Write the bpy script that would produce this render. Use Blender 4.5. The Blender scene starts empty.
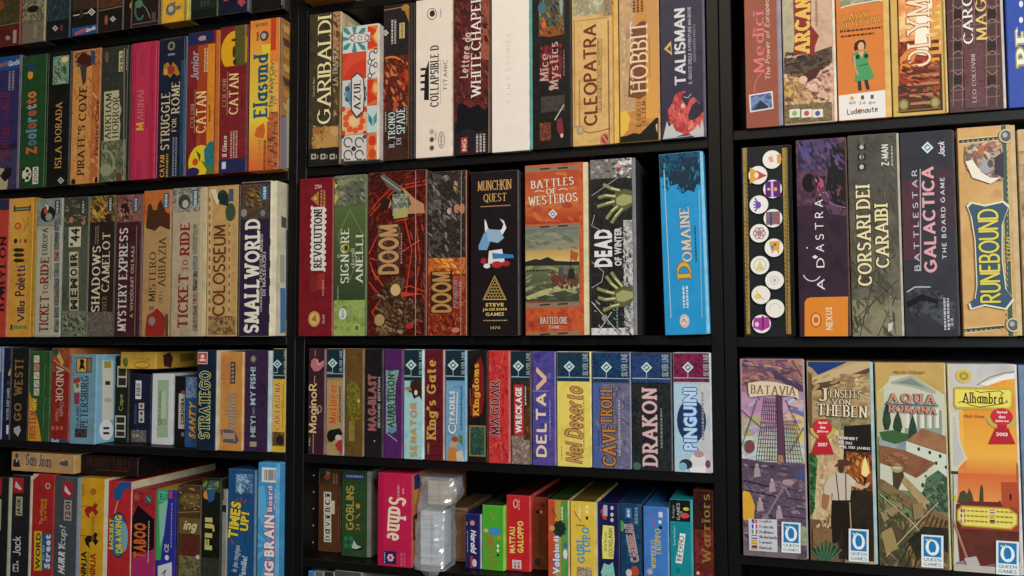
import bpy, bmesh, math, random
from math import sin, cos, pi, radians, hypot
from mathutils import Vector
random.seed(7)
SC = bpy.context.scene
COL = SC.collection
# ------------------------------------------------------------------ camera of the photograph (metres, x right, y into the shelves, z up)
W, H = 1024, 576
F, YAW, PIT, ROL = 836.957, -.317503, .054962, -.0035207
ZE = 1.45                                  # eye height above the floor
CAM = Vector((.898385, -1.400554, 0))
def _axes():
    cy, sy = cos(YAW), sin(YAW)
    f = Vector((sy*cos(PIT), cy*cos(PIT), sin(PIT))); r = Vector((cy, -sy, 0)); u = r.cross(f)
    c, s = cos(ROL), sin(ROL)
    return r*c+u*s, u*c-r*s, f
RX, UX, FX = _axes()
def ray(x, y):
    return RX*((x-W/2)/F) - UX*((y-H/2)/F) + FX
def at(x, y, Y=0.0):                       # point of the plane y=Y seen at a pixel; z measured from eye height
    d = ray(x, y); t = (Y-CAM.y)/d.y
    return CAM.x+t*d.x, CAM.z+t*d.z
def atx(x, y, X):
    d = ray(x, y); t = (X-CAM.x)/d.x
    return CAM.y+t*d.y, CAM.z+t*d.z
def atz(x, y, Z):
    d = ray(x, y); t = (Z-CAM.z)/d.z
    return CAM.x+t*d.x, CAM.y+t*d.y
# ------------------------------------------------------------------ materials
def lin(h, g=1.0):
    h = h.lstrip('#')
    if len(h) == 3: h = ''.join(c*2 for c in h)
    o = []; c = [int(h[i:i+2], 16) for i in (0, 2, 4)]; y_ = sum(c)/3; h = ''.join('%02x' % int(v*.93+y_*.07) for v in c)
    for i in (0, 2, 4):
        v = int(h[i:i+2], 16)/255
        v = v/12.92 if v <= .04045 else ((v+.055)/1.055)**2.4
        o.append(min(.93, v*g))
    return (*o, 1)
MATS = {}
def mat(h, g=1.0, rough=.42, spec=.12):
    k = (h, round(g, 2), rough, spec)
    if k in MATS: return MATS[k]
    m = bpy.data.materials.new('print_'+h.strip('#')); m.use_nodes = True
    b = m.node_tree.nodes['Principled BSDF']
    b.inputs['Roughness'].default_value = rough
    b.inputs['Specular IOR Level'].default_value = spec
    b.inputs['Base Color'].default_value = lin(h, g)
    MATS[k] = m
    return m
def wearmat(h, g=1.0, amt=.16, rough=.42):
    """card stock with faint uneven ink and scuffs"""
    k = ('wear', h, round(g, 2), amt, rough)
    if k in MATS: return MATS[k]
    m = bpy.data.materials.new('card_'+h.strip('#')); m.use_nodes = True
    nt = m.node_tree; b = nt.nodes['Principled BSDF']
    b.inputs['Roughness'].default_value = rough; b.inputs['Specular IOR Level'].default_value = .12
    tc = nt.nodes.new('ShaderNodeTexCoord'); no = nt.nodes.new('ShaderNodeTexNoise')
    no.inputs['Scale'].default_value = 45; no.inputs['Detail'].default_value = 5
    nt.links.new(tc.outputs['Object'], no.inputs['Vector'])
    r = nt.nodes.new('ShaderNodeValToRGB'); c = lin(h, g)
    r.color_ramp.elements[0].position = .3; r.color_ramp.elements[1].position = .72
    r.color_ramp.elements[0].color = (*[v*(1-amt) for v in c[:3]], 1)
    r.color_ramp.elements[1].color = (*[min(.93, v*(1+amt)+.004) for v in c[:3]], 1)
    nt.links.new(no.outputs['Fac'], r.inputs['Fac']); nt.links.new(r.outputs['Color'], b.inputs['Base Color'])
    MATS[k] = m
    return m
def noisemat(cols, scale=60, g=1.0, seed=0, stretch=(1, 1, 1), dist=.6, hard=False):
    """mottled printed artwork"""
    k = ('n', tuple(cols), scale, round(g, 2), seed, stretch, dist, hard)
    if k in MATS: return MATS[k]
    m = bpy.data.materials.new('artwork'); m.use_nodes = True
    nt = m.node_tree; b = nt.nodes['Principled BSDF']
    b.inputs['Roughness'].default_value = .42; b.inputs['Specular IOR Level'].default_value = .12
    tc = nt.nodes.new('ShaderNodeTexCoord'); mp = nt.nodes.new('ShaderNodeMapping'); no = nt.nodes.new('ShaderNodeTexNoise')
    mp.inputs['Location'].default_value = (seed*1.37, seed*.71, seed*2.13); mp.inputs['Scale'].default_value = stretch
    no.inputs['Scale'].default_value = scale; no.inputs['Detail'].default_value = 6; no.inputs['Roughness'].default_value = .62; no.inputs['Distortion'].default_value = dist*.3
    nt.links.new(tc.outputs['Object'], mp.inputs['Vector']); nt.links.new(mp.outputs['Vector'], no.inputs['Vector'])
    n2 = nt.nodes.new('ShaderNodeTexNoise'); n2.inputs['Scale'].default_value = scale*3.2; n2.inputs['Detail'].default_value = 3; nt.links.new(mp.outputs['Vector'], n2.inputs['Vector'])
    mx = nt.nodes.new('ShaderNodeMix'); mx.inputs['Factor'].default_value = .42; nt.links.new(no.outputs['Fac'], mx.inputs['A']); nt.links.new(n2.outputs['Fac'], mx.inputs['B'])
    r = nt.nodes.new('ShaderNodeValToRGB'); e = r.color_ramp.elements
    cols = [mixhex(c, avghex(cols), .10) for c in cols]
    n = len(cols); e[0].position = .34; e[0].color = lin(cols[0], g); e[1].position = .66; e[1].color = lin(cols[-1], g)
    for i in range(1, n-1):
        q = e.new(.34+.32*i/(n-1)); q.color = lin(cols[i], g)
    if hard: r.color_ramp.interpolation = 'CONSTANT'
    nt.links.new(mx.outputs['Result'], r.inputs['Fac']); nt.links.new(r.outputs['Color'], b.inputs['Base Color'])
    MATS[k] = m
    return m
# ------------------------------------------------------------------ letters
def arc(cx, cy, rx, ry, a0, a1, n=None):
    n = n or max(5, int(abs(a1-a0)/22))
    return [(cx+rx*cos(radians(a0+(a1-a0)*i/n)), cy+ry*sin(radians(a0+(a1-a0)*i/n))) for i in range(n+1)]
G = {
'A': [[(0, 0), (.37, 1)], [(.37, 1), (.74, 0)], [(.14, .34), (.6, .34)]],
'B': [[(.12, 0), (.12, 1)], [(.12, 1), (.36, 1)]+arc(.36, .76, .22, .24, 90, -90)+[(.12, .52)], [(.36, .52)]+arc(.38, .26, .26, .26, 90, -90)+[(.12, 0)]],
'C': [arc(.42, .5, .4, .5, 48, 312)],
'D': [[(.12, 0), (.12, 1)], [(.12, 1), (.32, 1)]+arc(.34, .5, .42, .5, 90, -90)+[(.12, 0)]],
'E': [[(.12, 0), (.12, 1)], [(.12, 1), (.58, 1)], [(.12, .52), (.48, .52)], [(.12, 0), (.62, 0)]],
'F': [[(.12, 0), (.12, 1)], [(.12, 1), (.6, 1)], [(.12, .5), (.48, .5)]],
'G': [arc(.42, .5, .4, .5, 48, 330), [(.76, .12), (.76, .44)], [(.5, .44), (.84, .44)]],
'H': [[(.12, 0), (.12, 1)], [(.7, 0), (.7, 1)], [(.12, .52), (.7, .52)]],
'I': [[(.14, 0), (.14, 1)]],
'J': [[(.4, 1), (.4, .2)]+arc(.22, .2, .18, .2, 0, -150)],
'K': [[(.12, 0), (.12, 1)], [(.64, 1), (.14, .42)], [(.3, .58), (.7, 0)]],
'L': [[(.12, 0), (.12, 1)], [(.12, 0), (.6, 0)]],
'M': [[(.08, 0), (.12, 1)], [(.12, 1), (.46, .08)], [(.46, .08), (.8, 1)], [(.8, 1), (.84, 0)]],
'N': [[(.12, 0), (.12, 1)], [(.12, 1), (.7, 0)], [(.7, 0), (.7, 1)]],
'O': [arc(.42, .5, .4, .5, 0, 360)],
'P': [[(.12, 0), (.12, 1)], [(.12, 1), (.36, 1)]+arc(.36, .74, .25, .26, 90, -90)+[(.12, .48)]],
'Q': [arc(.42, .5, .4, .5, 0, 360), [(.45, .22), (.8, -.12)]],
'R': [[(.12, 0), (.12, 1)], [(.12, 1), (.36, 1)]+arc(.36, .74, .25, .26, 90, -90)+[(.12, .48)], [(.34, .48), (.7, 0)]],
'S': [arc(.32, .75, .24, .25, 35, 270)+arc(.32, .25, .27, .25, 90, -150)],
'T': [[(.36, 0), (.36, 1)], [(0, 1), (.72, 1)]],
'U': [[(.12, 1), (.12, .3)]+arc(.4, .3, .28, .3, 180, 360)+[(.68, .3), (.68, 1)]],
'V': [[(0, 1), (.36, 0)], [(.36, 0), (.72, 1)]],
'W': [[(0, 1), (.26, 0)], [(.26, 0), (.5, .9)], [(.5, .9), (.74, 0)], [(.74, 0), (1, 1)]],
'X': [[(0, 0), (.66, 1)], [(0, 1), (.68, 0)]],
'Y': [[(0, 1), (.34, .48)], [(.68, 1), (.34, .48)], [(.34, .48), (.34, 0)]],
'Z': [[(.04, 1), (.62, 1)], [(.62, 1), (.02, 0)], [(.02, 0), (.66, 0)]],
'a': [arc(.26, .32, .23, .31, 0, 360), [(.5, .66), (.5, 0)]],
'b': [arc(.3, .32, .23, .31, 0, 360), [(.08, 1.05), (.08, 0)]],
'c': [arc(.27, .32, .25, .32, 50, 310)],
'd': [arc(.26, .32, .23, .31, 0, 360), [(.5, 1.05), (.5, 0)]],
'e': [[(.04, .34), (.5, .34)]+arc(.27, .33, .24, .32, 2, 310)],
'f': [[(.14, 0), (.14, .8)]+arc(.3, .8, .16, .2, 180, 50), [(0, .62), (.32, .62)]],
'g': [arc(.26, .33, .22, .3, 0, 360), [(.48, .64), (.48, -.1)]+arc(.26, -.1, .22, .2, 0, -150)],
'h': [[(.08, 0), (.08, 1.05)], arc(.28, .42, .2, .22, 170, 0)+[(.48, 0)]],
'i': [[(.1, 0), (.1, .64)], [(.1, .84), (.1, .94)]],
'j': [[(.2, .64), (.2, -.1)]+arc(.04, -.1, .16, .16, 0, -120), [(.2, .84), (.2, .94)]],
'k': [[(.08, 0), (.08, 1.05)], [(.44, .64), (.1, .28)], [(.2, .38), (.5, 0)]],
'l': [[(.1, 0), (.1, 1.05)]],
'm': [[(.08, 0), (.08, .66)], arc(.24, .44, .16, .2, 170, 0)+[(.4, 0)], arc(.56, .44, .16, .2, 170, 0)+[(.72, 0)]],
'n': [[(.08, 0), (.08, .66)], arc(.28, .42, .2, .22, 170, 0)+[(.48, 0)]],
'o': [arc(.28, .32, .25, .31, 0, 360)],
'p': [arc(.3, .32, .23, .31, 0, 360), [(.08, .66), (.08, -.3)]],
'q': [arc(.26, .32, .23, .31, 0, 360), [(.5, .66), (.5, -.3)]],
'r': [[(.08, 0), (.08, .66)], arc(.26, .42, .18, .22, 170, 50)],
's': [arc(.22, .48, .16, .16, 35, 270)+arc(.22, .16, .18, .16, 90, -150)],
't': [[(.16, .9), (.16, .15)]+arc(.3, .15, .14, .15, 180, 300), [(0, .62), (.34, .62)]],
'u': [[(.08, .64), (.08, .22)]+arc(.27, .22, .19, .22, 180, 360)+[(.46, .22), (.46, .64)]],
'v': [[(0, .64), (.24, 0)], [(.24, 0), (.48, .64)]],
'w': [[(0, .64), (.2, 0)], [(.2, 0), (.37, .6)], [(.37, .6), (.54, 0)], [(.54, 0), (.74, .64)]],
'x': [[(0, 0), (.44, .64)], [(0, .64), (.46, 0)]],
'y': [[(0, .64), (.26, .02)], [(.5, .64), (.12, -.3)]],
'z': [[(.02, .62), (.42, .62)], [(.42, .62), (.02, 0)], [(.02, 0), (.46, 0)]],
'!': [[(.1, .3), (.12, 1)], [(.1, 0), (.1, .08)]], "'": [[(.06, .8), (.1, 1)]], '.': [[(.08, 0), (.08, .08)]], ':': [[(.08, .08), (.08, .16)], [(.08, .5), (.08, .58)]],
'-': [[(.02, .38), (.32, .38)]], '&': [arc(.3, .78, .17, .2, -40, 220)+[(.66, 0)], arc(.3, .28, .26, .28, 120, 330)+[(.62, .5)]],
}
def ribbon(pts, wfun, joint=True):
    out = []
    for a, b in zip(pts, pts[1:]):
        dx, dy = b[0]-a[0], b[1]-a[1]; L = hypot(dx, dy)
        if L < 1e-6: continue
        w = wfun(dx/L, dy/L)/2; ux, uy = dx/L, dy/L; e = w*.35 if joint else 0
        nx, ny = -uy*w, ux*w
        out.append([(a[0]-ux*e+nx, a[1]-uy*e+ny), (a[0]-ux*e-nx, a[1]-uy*e-ny), (b[0]+ux*e-nx, b[1]+uy*e-ny), (b[0]+ux*e+nx, b[1]+uy*e+ny)])
    return out
def strokeglyph(c, thick, thin, serif):
    polys = []
    st = G[c]
    def wf(ux, uy): return thin+(thick-thin)*abs(uy)**1.2
    for s in st: polys += ribbon(s, wf)
    if serif:
        for i, s in enumerate(st):
            for (e, q) in ((s[0], s[1]), (s[-1], s[-2])):
                if len(s) > 8 and hypot(s[0][0]-s[-1][0], s[0][1]-s[-1][1]) < .02: continue
                hit = sum(1 for j, o in enumerate(st) if j != i and min(hypot(e[0]-p[0], e[1]-p[1]) for p in (o[0], o[-1])) < .06)
                dx, dy = e[0]-q[0], e[1]-q[1]; L = hypot(dx, dy) or 1
                if abs(dy)/L > .55 and (hit == 0 or c in 'BDEFPRKL') and (e[1] < .03 or e[1] > .6):
                    h = thick*.5+.085
                    yy = e[1]-(thin*.5 if e[1] > .5 else -thin*.5)*0
                    polys.append([(e[0]-h, yy-thin*.5), (e[0]+h, yy-thin*.5), (e[0]+h, yy+thin*.5), (e[0]-h, yy+thin*.5)])
                elif abs(dx)/L > .8 and hit == 0 and c in 'EFLTZ' and c.isupper():
                    v = .13 if e[1] > .4 else -.13
                    if c in 'EF' and .4 < e[1] < .6: continue
                    polys.append([(e[0]-thin*.6, e[1]), (e[0]+thin*.6, e[1]), (e[0]+thin*.6, e[1]-v), (e[0]-thin*.6, e[1]-v)])
    return polys
SANS = {}
def build_sans():
    chars = "ABCDEFGHIJKLMNOPQRSTUVWXYZabcdefghijklmnopqrstuvwxyz0123456789!'.,:-&()+*"
    made = []
    for w in (0, .012, .03, .05):
        for ch in chars:
            c = bpy.data.curves.new('glyph', 'FONT'); c.body = ch; c.size = 1; c.offset = w; c.resolution_u = 2; c.fill_mode = 'FRONT'
            o = bpy.data.objects.new('glyph', c); COL.objects.link(o); made.append((ch, w, o))
    dg = bpy.context.evaluated_depsgraph_get(); dg.update()
    for ch, w, o in made:
        me = o.evaluated_get(dg).to_mesh()
        SANS[(ch, w)] = [[(me.vertices[i].co.x, me.vertices[i].co.y) for i in p.vertices] for p in me.polygons]
        o.evaluated_get(dg).to_mesh_clear()
    for ch, w, o in made:
        d = o.data; bpy.data.objects.remove(o); bpy.data.curves.remove(d)
build_sans()
def bounds(polys):
    xs = [p[0] for q in polys for p in q]; ys = [p[1] for q in polys for p in q]
    return min(xs), min(ys), max(xs), max(ys)
def sglyph(ch, w):
    ks = sorted((0, .012, .03, .05), key=lambda k: abs(k-w))
    return SANS.get((ch, ks[0]), [])
def textpolys(txt, font='sans', w=.012, gap=None, extra=0.0, serif=True, thin=None):
    """letters of one line; returns (inner polygons, outline polygons)"""
    x = 0; inner = []; outer = []
    for ch in txt:
        if ch == ' ': x += .46; continue
        if font == 'sans' or ch not in G:
            g = sglyph(ch, w)
            if not g: continue
            k = 1/.73
            if font != 'sans': k = 1/.73
            b = bounds(g); g2 = sglyph(ch, .05) if extra else []
            sh = x-b[0]*k
            inner += [[(p[0]*k+sh, p[1]*k) for p in q] for q in g]
            outer += [[(p[0]*k+sh, p[1]*k) for p in q] for q in g2]
            if extra:
                e = extra
                outer += [[(p[0]*k+sh+dx, p[1]*k+dy) for p in q] for q in g2 for dx, dy in ((-e, 0), (e, 0), (0, -e), (0, e))]
            x += (b[2]-b[0])*k+(.09 if gap is None else gap)
        else:
            th = .16 if w is None else w
            tn = thin if thin is not None else (th*.38 if serif else th)
            g = strokeglyph(ch, th, tn, serif); b = bounds([[p for s in G[ch] for p in s]])
            sh = x-b[0]+th*.5
            inner += [[(p[0]+sh, p[1]) for p in q] for q in g]
            if extra:
                g2 = strokeglyph(ch, th+extra*2, tn+extra*2, serif)
                outer += [[(p[0]+sh, p[1]) for p in q] for q in g2]
            x += (b[2]-b[0])+th+((.16 if serif else .08) if gap is None else gap)
    return inner, outer
# ------------------------------------------------------------------ meshes
def clip(poly, x0, y0, x1, y1):
    def cut(P, ins, inter):
        out = []
        for i in range(len(P)):
            a, b = P[i-1], P[i]
            ia, ib = ins(a), ins(b)
            if ia != ib: out.append(inter(a, b))
            if ib: out.append(b)
        return out
    def ix(v): return lambda a, b: (v, a[1]+(b[1]-a[1])*(v-a[0])/(b[0]-a[0]))
    def iy(v): return lambda a, b: (a[0]+(b[0]-a[0])*(v-a[1])/(b[1]-a[1]), v)
    for ins, it in ((lambda p: p[0] >= x0, ix(x0)), (lambda p: p[0] <= x1, ix(x1)), (lambda p: p[1] >= y0, iy(y0)), (lambda p: p[1] <= y1, iy(y1))):
        if not poly: return []
        poly = cut(poly, ins, it)
    return poly
class Part:
    def __init__(s): s.v = []; s.f = []; s.mi = []; s.m = []
    def add(s, pts, m):
        if len(pts) < 3: return
        b = len(s.v); s.v += pts; s.f.append(tuple(range(b, b+len(pts))))
        if m not in s.m: s.m.append(m)
        s.mi.append(s.m.index(m))
    def build(s, name, parent, loc=(0, 0, 0)):
        me = bpy.data.meshes.new(name); me.from_pydata(s.v, [], s.f)
        for m in s.m: me.materials.append(m)
        for i, p in enumerate(me.polygons): p.material_index = s.mi[i]
        me.update(); o = bpy.data.objects.new(name, me); COL.objects.link(o)
        if parent: o.parent = parent
        o.location = loc
        return o
def cuboid(name, a, b, mats, parent, bev=.0007, matfun=None):
    """bevelled box from corner a to corner b; mats[0] faces, mats[1] worn edges, matfun(normal) -> slot"""
    bm = bmesh.new(); bmesh.ops.create_cube(bm, size=1)
    for v in bm.verts: v.co = Vector([(a[i]+b[i])/2+v.co[i]*(b[i]-a[i]) for i in range(3)])
    if bev: bmesh.ops.bevel(bm, geom=list(bm.edges), offset=bev, segments=1, affect='EDGES', profile=.5)
    bm.normal_update()
    for f in bm.faces:
        ax = max(abs(f.normal.x), abs(f.normal.y), abs(f.normal.z)) > .99
        f.material_index = (matfun(f.normal) if matfun and ax else 0) if ax else min(1, len(mats)-1)
    me = bpy.data.meshes.new(name); bm.to_mesh(me); bm.free()
    for m in mats: me.materials.append(m)
    o = bpy.data.objects.new(name, me); COL.objects.link(o)
    if parent: o.parent = parent
    return o
def empty(name, loc, label=None, cat=None, group=None, kind=None):
    o = bpy.data.objects.new(name, None); o.empty_display_size = .03; COL.objects.link(o); o.location = loc
    if label: o['label'] = label
    if cat: o['category'] = cat
    if group: o['group'] = group
    if kind: o['kind'] = kind
    return o
# ------------------------------------------------------------------ rows of shelves: top height, photo row at which widths are read, default overhang
ROWS = {'L0': (.636, 25, .028), 'L1': (.318, 120, .026), 'L2': (-.003, 262, .026), 'L3': (-.226, 400, .003), 'L4': (-.585, 535, .0),
        'M0': (.640, 0, .045), 'M1': (.3222, 90, .010), 'M2': (-.003, 250, .02), 'M3': (-.226, 410, .004), 'M4': (-.4205, 530, .0), 'M5': (-.72, 573, .0),
        'R1': (.3315, 65, .007), 'R2': (-.006, 240, .02), 'R3': (-.3515, 460, .02)}
GROUPS = {'L0': 'board games on the top shelf of the left bookcase', 'L1': 'board games on the second shelf of the left bookcase', 'L2': 'board games on the third shelf of the left bookcase',
          'L3': 'small games on the fourth shelf of the left bookcase', 'L4': 'party games on the lowest visible shelf of the left bookcase', 'M0': 'board games on the top shelf of the middle bookcase',
          'M1': 'board games on the second shelf of the middle bookcase', 'M2': 'board games on the third shelf of the middle bookcase', 'M3': 'square games on the fourth shelf of the middle bookcase',
          'M4': 'family games on the fifth shelf of the middle bookcase', 'M5': 'games on the bottom shelf of the middle bookcase', 'R1': 'board games on the upper shelf of the right bookcase',
          'R2': 'board games on the middle shelf of the right bookcase', 'R3': 'tall games on the lower shelf of the right bookcase'}
def gain(X, Z):
    return 1.0
BOXES = []; LAST = {}
class B:
    def __init__(s, row, x0, x1, col, label, yt=None, h=None, p=None, yb=None, base=None, side=None, lean=0.0, depth=None, name='board_game_box', cat='board game box', zb=None, ym=None, edge=.3, topcol=None, group=None, rough=.42, wear=.14):
        z, m, pd = ROWS[row]
        z = z if zb is None else zb
        if ym is None: ym = m
        xm = (x0+x1)/2
        if yb is not None:
            _, Y = atz(xm, yb, z); p = -Y
        if p is None: p = pd
        s.p = p; X0, _ = at(x0, ym, -p); X1, _ = at(x1, ym, -p); X0 += .0004; X1 -= .0004
        lo, hi = {'L': (-.779, -.021), 'M': (.021, .779), 'R': (.821, 1.579)}[row[0]]
        X0 = max(X0, lo); X1 = min(X1, hi)
        if zb is None:
            if X0 < LAST.get(row, -9)+.0003: X0 = LAST[row]+.0003
            LAST[row] = X1
        s.X0 = X0; s.W = X1-X0; s.z = z+.0002; z = s.z
        if h is None:
            h = at(xm, yt, -p)[1]-z if yt is not None else .2955
        s.H = h; s.D = depth or min(.265+p, .29); s.lean = lean
        s.g = gain((X0+X1)/2, z+h/2)
        s.root = empty(name, (X0, -p, z+ZE), label, cat, group or GROUPS[row])
        if lean:                                # leans sideways on its lower edge
            s.root.rotation_euler = (0, lean, 0)
            s.root.location.x -= sin(lean)*max(0, at(xm, ym, -p)[1]-z)
            if lean > 0: s.root.location.z += s.W*sin(lean)
        bw = .0015; bc = side or col
        if base: bw = base[0]/F*1.42; bc = base[1]
        s.LW = s.W-bw
        g = s.g
        edgec = wearmat(mixhex(col, '#d8d0c4', edge), g, .3)
        lidm = [wearmat(col, g, wear, rough), edgec]
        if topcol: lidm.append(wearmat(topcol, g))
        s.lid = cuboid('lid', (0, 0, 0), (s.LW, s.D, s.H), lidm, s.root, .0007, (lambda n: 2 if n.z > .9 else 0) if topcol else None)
        sm = [wearmat(bc, g), wearmat(mixhex(bc, '#e8e2d8', .3), g, .3)]
        if side: sm.append(wearmat(side, g))
        s.base = cuboid('box_base', (.004, .0008, .0008), (s.W, s.D-.001, s.H-.0008), sm, s.root, .0005, (lambda n: 2 if n.x > .9 else 0) if side else None)
        s.parts = {}; s.k = 0; s.q = 0; s.cl = True; s.part = 'cover_picture'; s.tn = 'title_lettering'
        BOXES.append(s)
    # --- photo pixel -> local (across, up) on the front face
    def L(s, x, y):
        X, Z = at(x, y, -s.p)
        dx, dz = X-s.root.location.x, Z+ZE-s.root.location.z
        if s.lean:
            c, q = cos(s.lean), sin(s.lean); dx, dz = dx*c-dz*q, dx*q+dz*c
        return dx, dz
    def box(s, x0, y0, x1, y1):
        xm, ym = (x0+x1)/2, (y0+y1)/2
        a = s.L(x0, ym)[0]; b = s.L(x1, ym)[0]; t = s.L(xm, y0)[1]; u = s.L(xm, y1)[1]
        return a, u, b, t
    def poly(s, pts, m, part=None, wide=False):
        P = clip(pts, .0008, .0008, (s.W if wide else s.LW)-.0008, s.H-.0008)
        if len(P) < 3: return
        s.q += 1; y = -(.00012+s.k*.00004+(s.q % 17)*.0000022)
        s.parts.setdefault(part or s.part, Part()).add([(q[0], y, q[1]) for q in P], m)
    def M(s, c): return mat(c, s.g)
    def r(s, x0, y0, x1, y1, c, part=None):
        s.k += 1; a, u, b, t = s.box(x0, y0, x1, y1); s.poly([(a, u), (b, u), (b, t), (a, t)], s.M(c), part)
    def band(s, y0, y1, c, part=None):
        s.k += 1; xm = s.L0mid(); t = s.L(xm, y0)[1]; u = s.L(xm, y1)[1]
        s.poly([(0, u), (s.W, u), (s.W, t), (0, t)], s.M(c), part)
    def L0mid(s):
        if not hasattr(s, '_xm'):
            v = Vector((s.X0+s.W/2, -s.p, s.z+s.H/2))-CAM; s._xm = W/2+F*v.dot(RX)/v.dot(FX)
        return s._xm
    def pl(s, pts, c, part=None):
        s.k += 1; q = [s.L(*p) for p in pts]
        for tri in tris(q): s.poly(tri, s.M(c) if isinstance(c, str) else c, part)
    def e(s, cx, cy, rx, ry, c, part=None, n=20, a0=0, a1=360):
        s.k += 1; a, u, b, t = s.box(cx-rx, cy-ry, cx+rx, cy+ry)
        X, Z, A, Bz = (a+b)/2, (u+t)/2, (b-a)/2, (t-u)/2
        pts = [(X+A*cos(radians(a0+(a1-a0)*i/n)), Z+Bz*sin(radians(a0+(a1-a0)*i/n))) for i in range(n+(a1-a0 < 360))]
        s.poly(pts, s.M(c) if isinstance(c, str) else c, part)
    def ring(s, cx, cy, rx, ry, wd, c, part=None, a0=0, a1=360):
        s.ln([(cx+rx*cos(radians(a0+(a1-a0)*i/18)), cy-ry*sin(radians(a0+(a1-a0)*i/18))) for i in range(19)], wd, c, part)
    def n(s, x0, y0, x1, y1, cols, sc=60, seed=None, stretch=(1, 1, 1), part=None, dist=.6, hard=False, pts=None):
        s.k += 1
        m = noisemat(cols, sc, s.g, seed if seed is not None else len(BOXES)+s.k*.13, stretch, dist, hard)
        if pts:
            for tri in tris([s.L(*q) for q in pts]): s.poly(tri, m, part)
            return
        if x0 is None: a, b = 0, s.W; xm = s.L0mid(); u, t = s.L(xm, y1)[1], s.L(xm, y0)[1]
        else: a, u, b, t = s.box(x0, y0, x1, y1)
        s.poly([(a, u), (b, u), (b, t), (a, t)], m, part)
    def full(s, cols, sc=60, **k):
        s.k += 1; m = noisemat(cols, sc, s.g, len(BOXES)*.9, k.get('stretch', (1, 1, 1)), k.get('dist', .6), k.get('hard', False))
        s.poly([(0, 0), (s.W, 0), (s.W, s.H), (0, s.H)], m)
    def ln(s, pts, wd, c, part=None):
        s.k += 1; w = wd/F*1.42; m = s.M(c)
        for q in ribbon([s.L(*p) for p in pts], lambda a, b: w): s.poly(q, m, part)
    def t(s, txt, x0, y0, x1, y1, c, f='sans', w=None, o=None, d='u', ow=.07, sk=0, rot=0, gap=None, thin=None, part=None, grad=None):
        font = 'sans' if f == 'sans' else 'stroke'; serif = f == 'serif'
        if w is None: w = .03 if f == 'sans' else .17
        if f != 'sans' and w > .2: w = .2+(w-.2)*.45
        ow *= .9
        I, O = textpolys(txt, font, w, gap, ow if o else 0, serif, thin)
        if not I: return
        bx = bounds(I)
        a, u, b, t = s.box(x0, y0, x1, y1)
        cx, cz = (a+b)/2, (u+t)/2
        along, across = ((t-u), (b-a)) if d in 'ud' else ((b-a), (t-u))
        sx, sy = along/(bx[2]-bx[0]), across/(bx[3]-bx[1]); mx, my = (bx[0]+bx[2])/2, (bx[1]+bx[3])/2
        cr, sr = cos(radians(rot)), sin(radians(rot))
        def tr(p):
            q = (p[0]-mx)*sx+sk*(p[1]-my)*sy; v = (p[1]-my)*sy
            if d == 'u': X, Z = -v, q
            elif d == 'd': X, Z = v, -q
            else: X, Z = q, v
            return cx+X*cr-Z*sr, cz+X*sr+Z*cr
        part = part or s.tn
        for P, cc in ((O, o), (I, c)):
            if not P or not cc: continue
            s.k += 1; m = s.M(cc)
            for q in P: s.poly([tr(p) for p in q], m, part)
    def gr(s, x0, y0, x1, y1, c0, c1, d='v', n=14, pts=None):
        """printed colour blend from c0 to c1, top to bottom or across"""
        s.k += 1
        for i in range(n):
            m = s.M(mixhex(c0, c1, i/(n-1)))
            if d == 'v': q = (x0, y0+(y1-y0)*i/n, x1, y0+(y1-y0)*(i+1)/n+.15)
            else: q = (x0+(x1-x0)*i/n, y0, x0+(x1-x0)*(i+1)/n+.1, y1)
            a, u, b, t = s.box(*q); s.poly([(a, u), (b, u), (b, t), (a, t)], m)
    def sp(s, x0, y0, x1, y1, cols, n=40, r=2.0, ang=0, asp=.4, seed=0):
        """loose brush strokes of a printed painting"""
        rr = random.Random(seed*7+len(BOXES)*13+int(x0)); s.k += 1; av = avghex(cols); cols = [mixhex(c, av, .32) for c in cols]
        for i in range(n):
            x, y = rr.uniform(x0, x1), rr.uniform(y0, y1); L = r*rr.uniform(.6, 1.5); w = L*asp*rr.uniform(.7, 1.3); a = radians(ang+rr.uniform(-28, 28))
            P = [(x+L*cos(t_)*cos(a)-w*sin(t_)*sin(a), y+L*cos(t_)*sin(a)+w*sin(t_)*cos(a)) for t_ in (0, 1.05, 2.1, 3.14, 4.2, 5.25)]
            P = [(min(max(px, x0), x1), min(max(py, y0), y1)) for px, py in P]
            s.poly([s.L(*q) for q in P], s.M(rr.choice(cols)))
            if i % 15 == 14: s.k += 1
    def dash(s, x0, y0, x1, y1, c, n=1, d='u', part=None, seed=1):
        """rows of print too small to read"""
        rr = random.Random(seed+len(BOXES)); s.k += 1; m = s.M(c)
        a, u, b, t = s.box(x0, y0, x1, y1)
        for i in range(n):
            if d in 'ud':
                w = (b-a)/n; lo = a+i*w+w*.2; hi = a+(i+1)*w-w*.2; q = u
                while q < t:
                    l = rr.uniform(.002, .006); s.poly([(lo, q), (hi, q), (hi, min(t, q+l)), (lo, min(t, q+l))], m, part or 'small_print'); q += l+.0014
            else:
                w = (t-u)/n; lo = u+i*w+w*.2; hi = u+(i+1)*w-w*.2; q = a
                while q < b:
                    l = rr.uniform(.002, .006); s.poly([(q, lo), (min(b, q+l), lo), (min(b, q+l), hi), (q, hi)], m, part or 'small_print'); q += l+.0014
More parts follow.
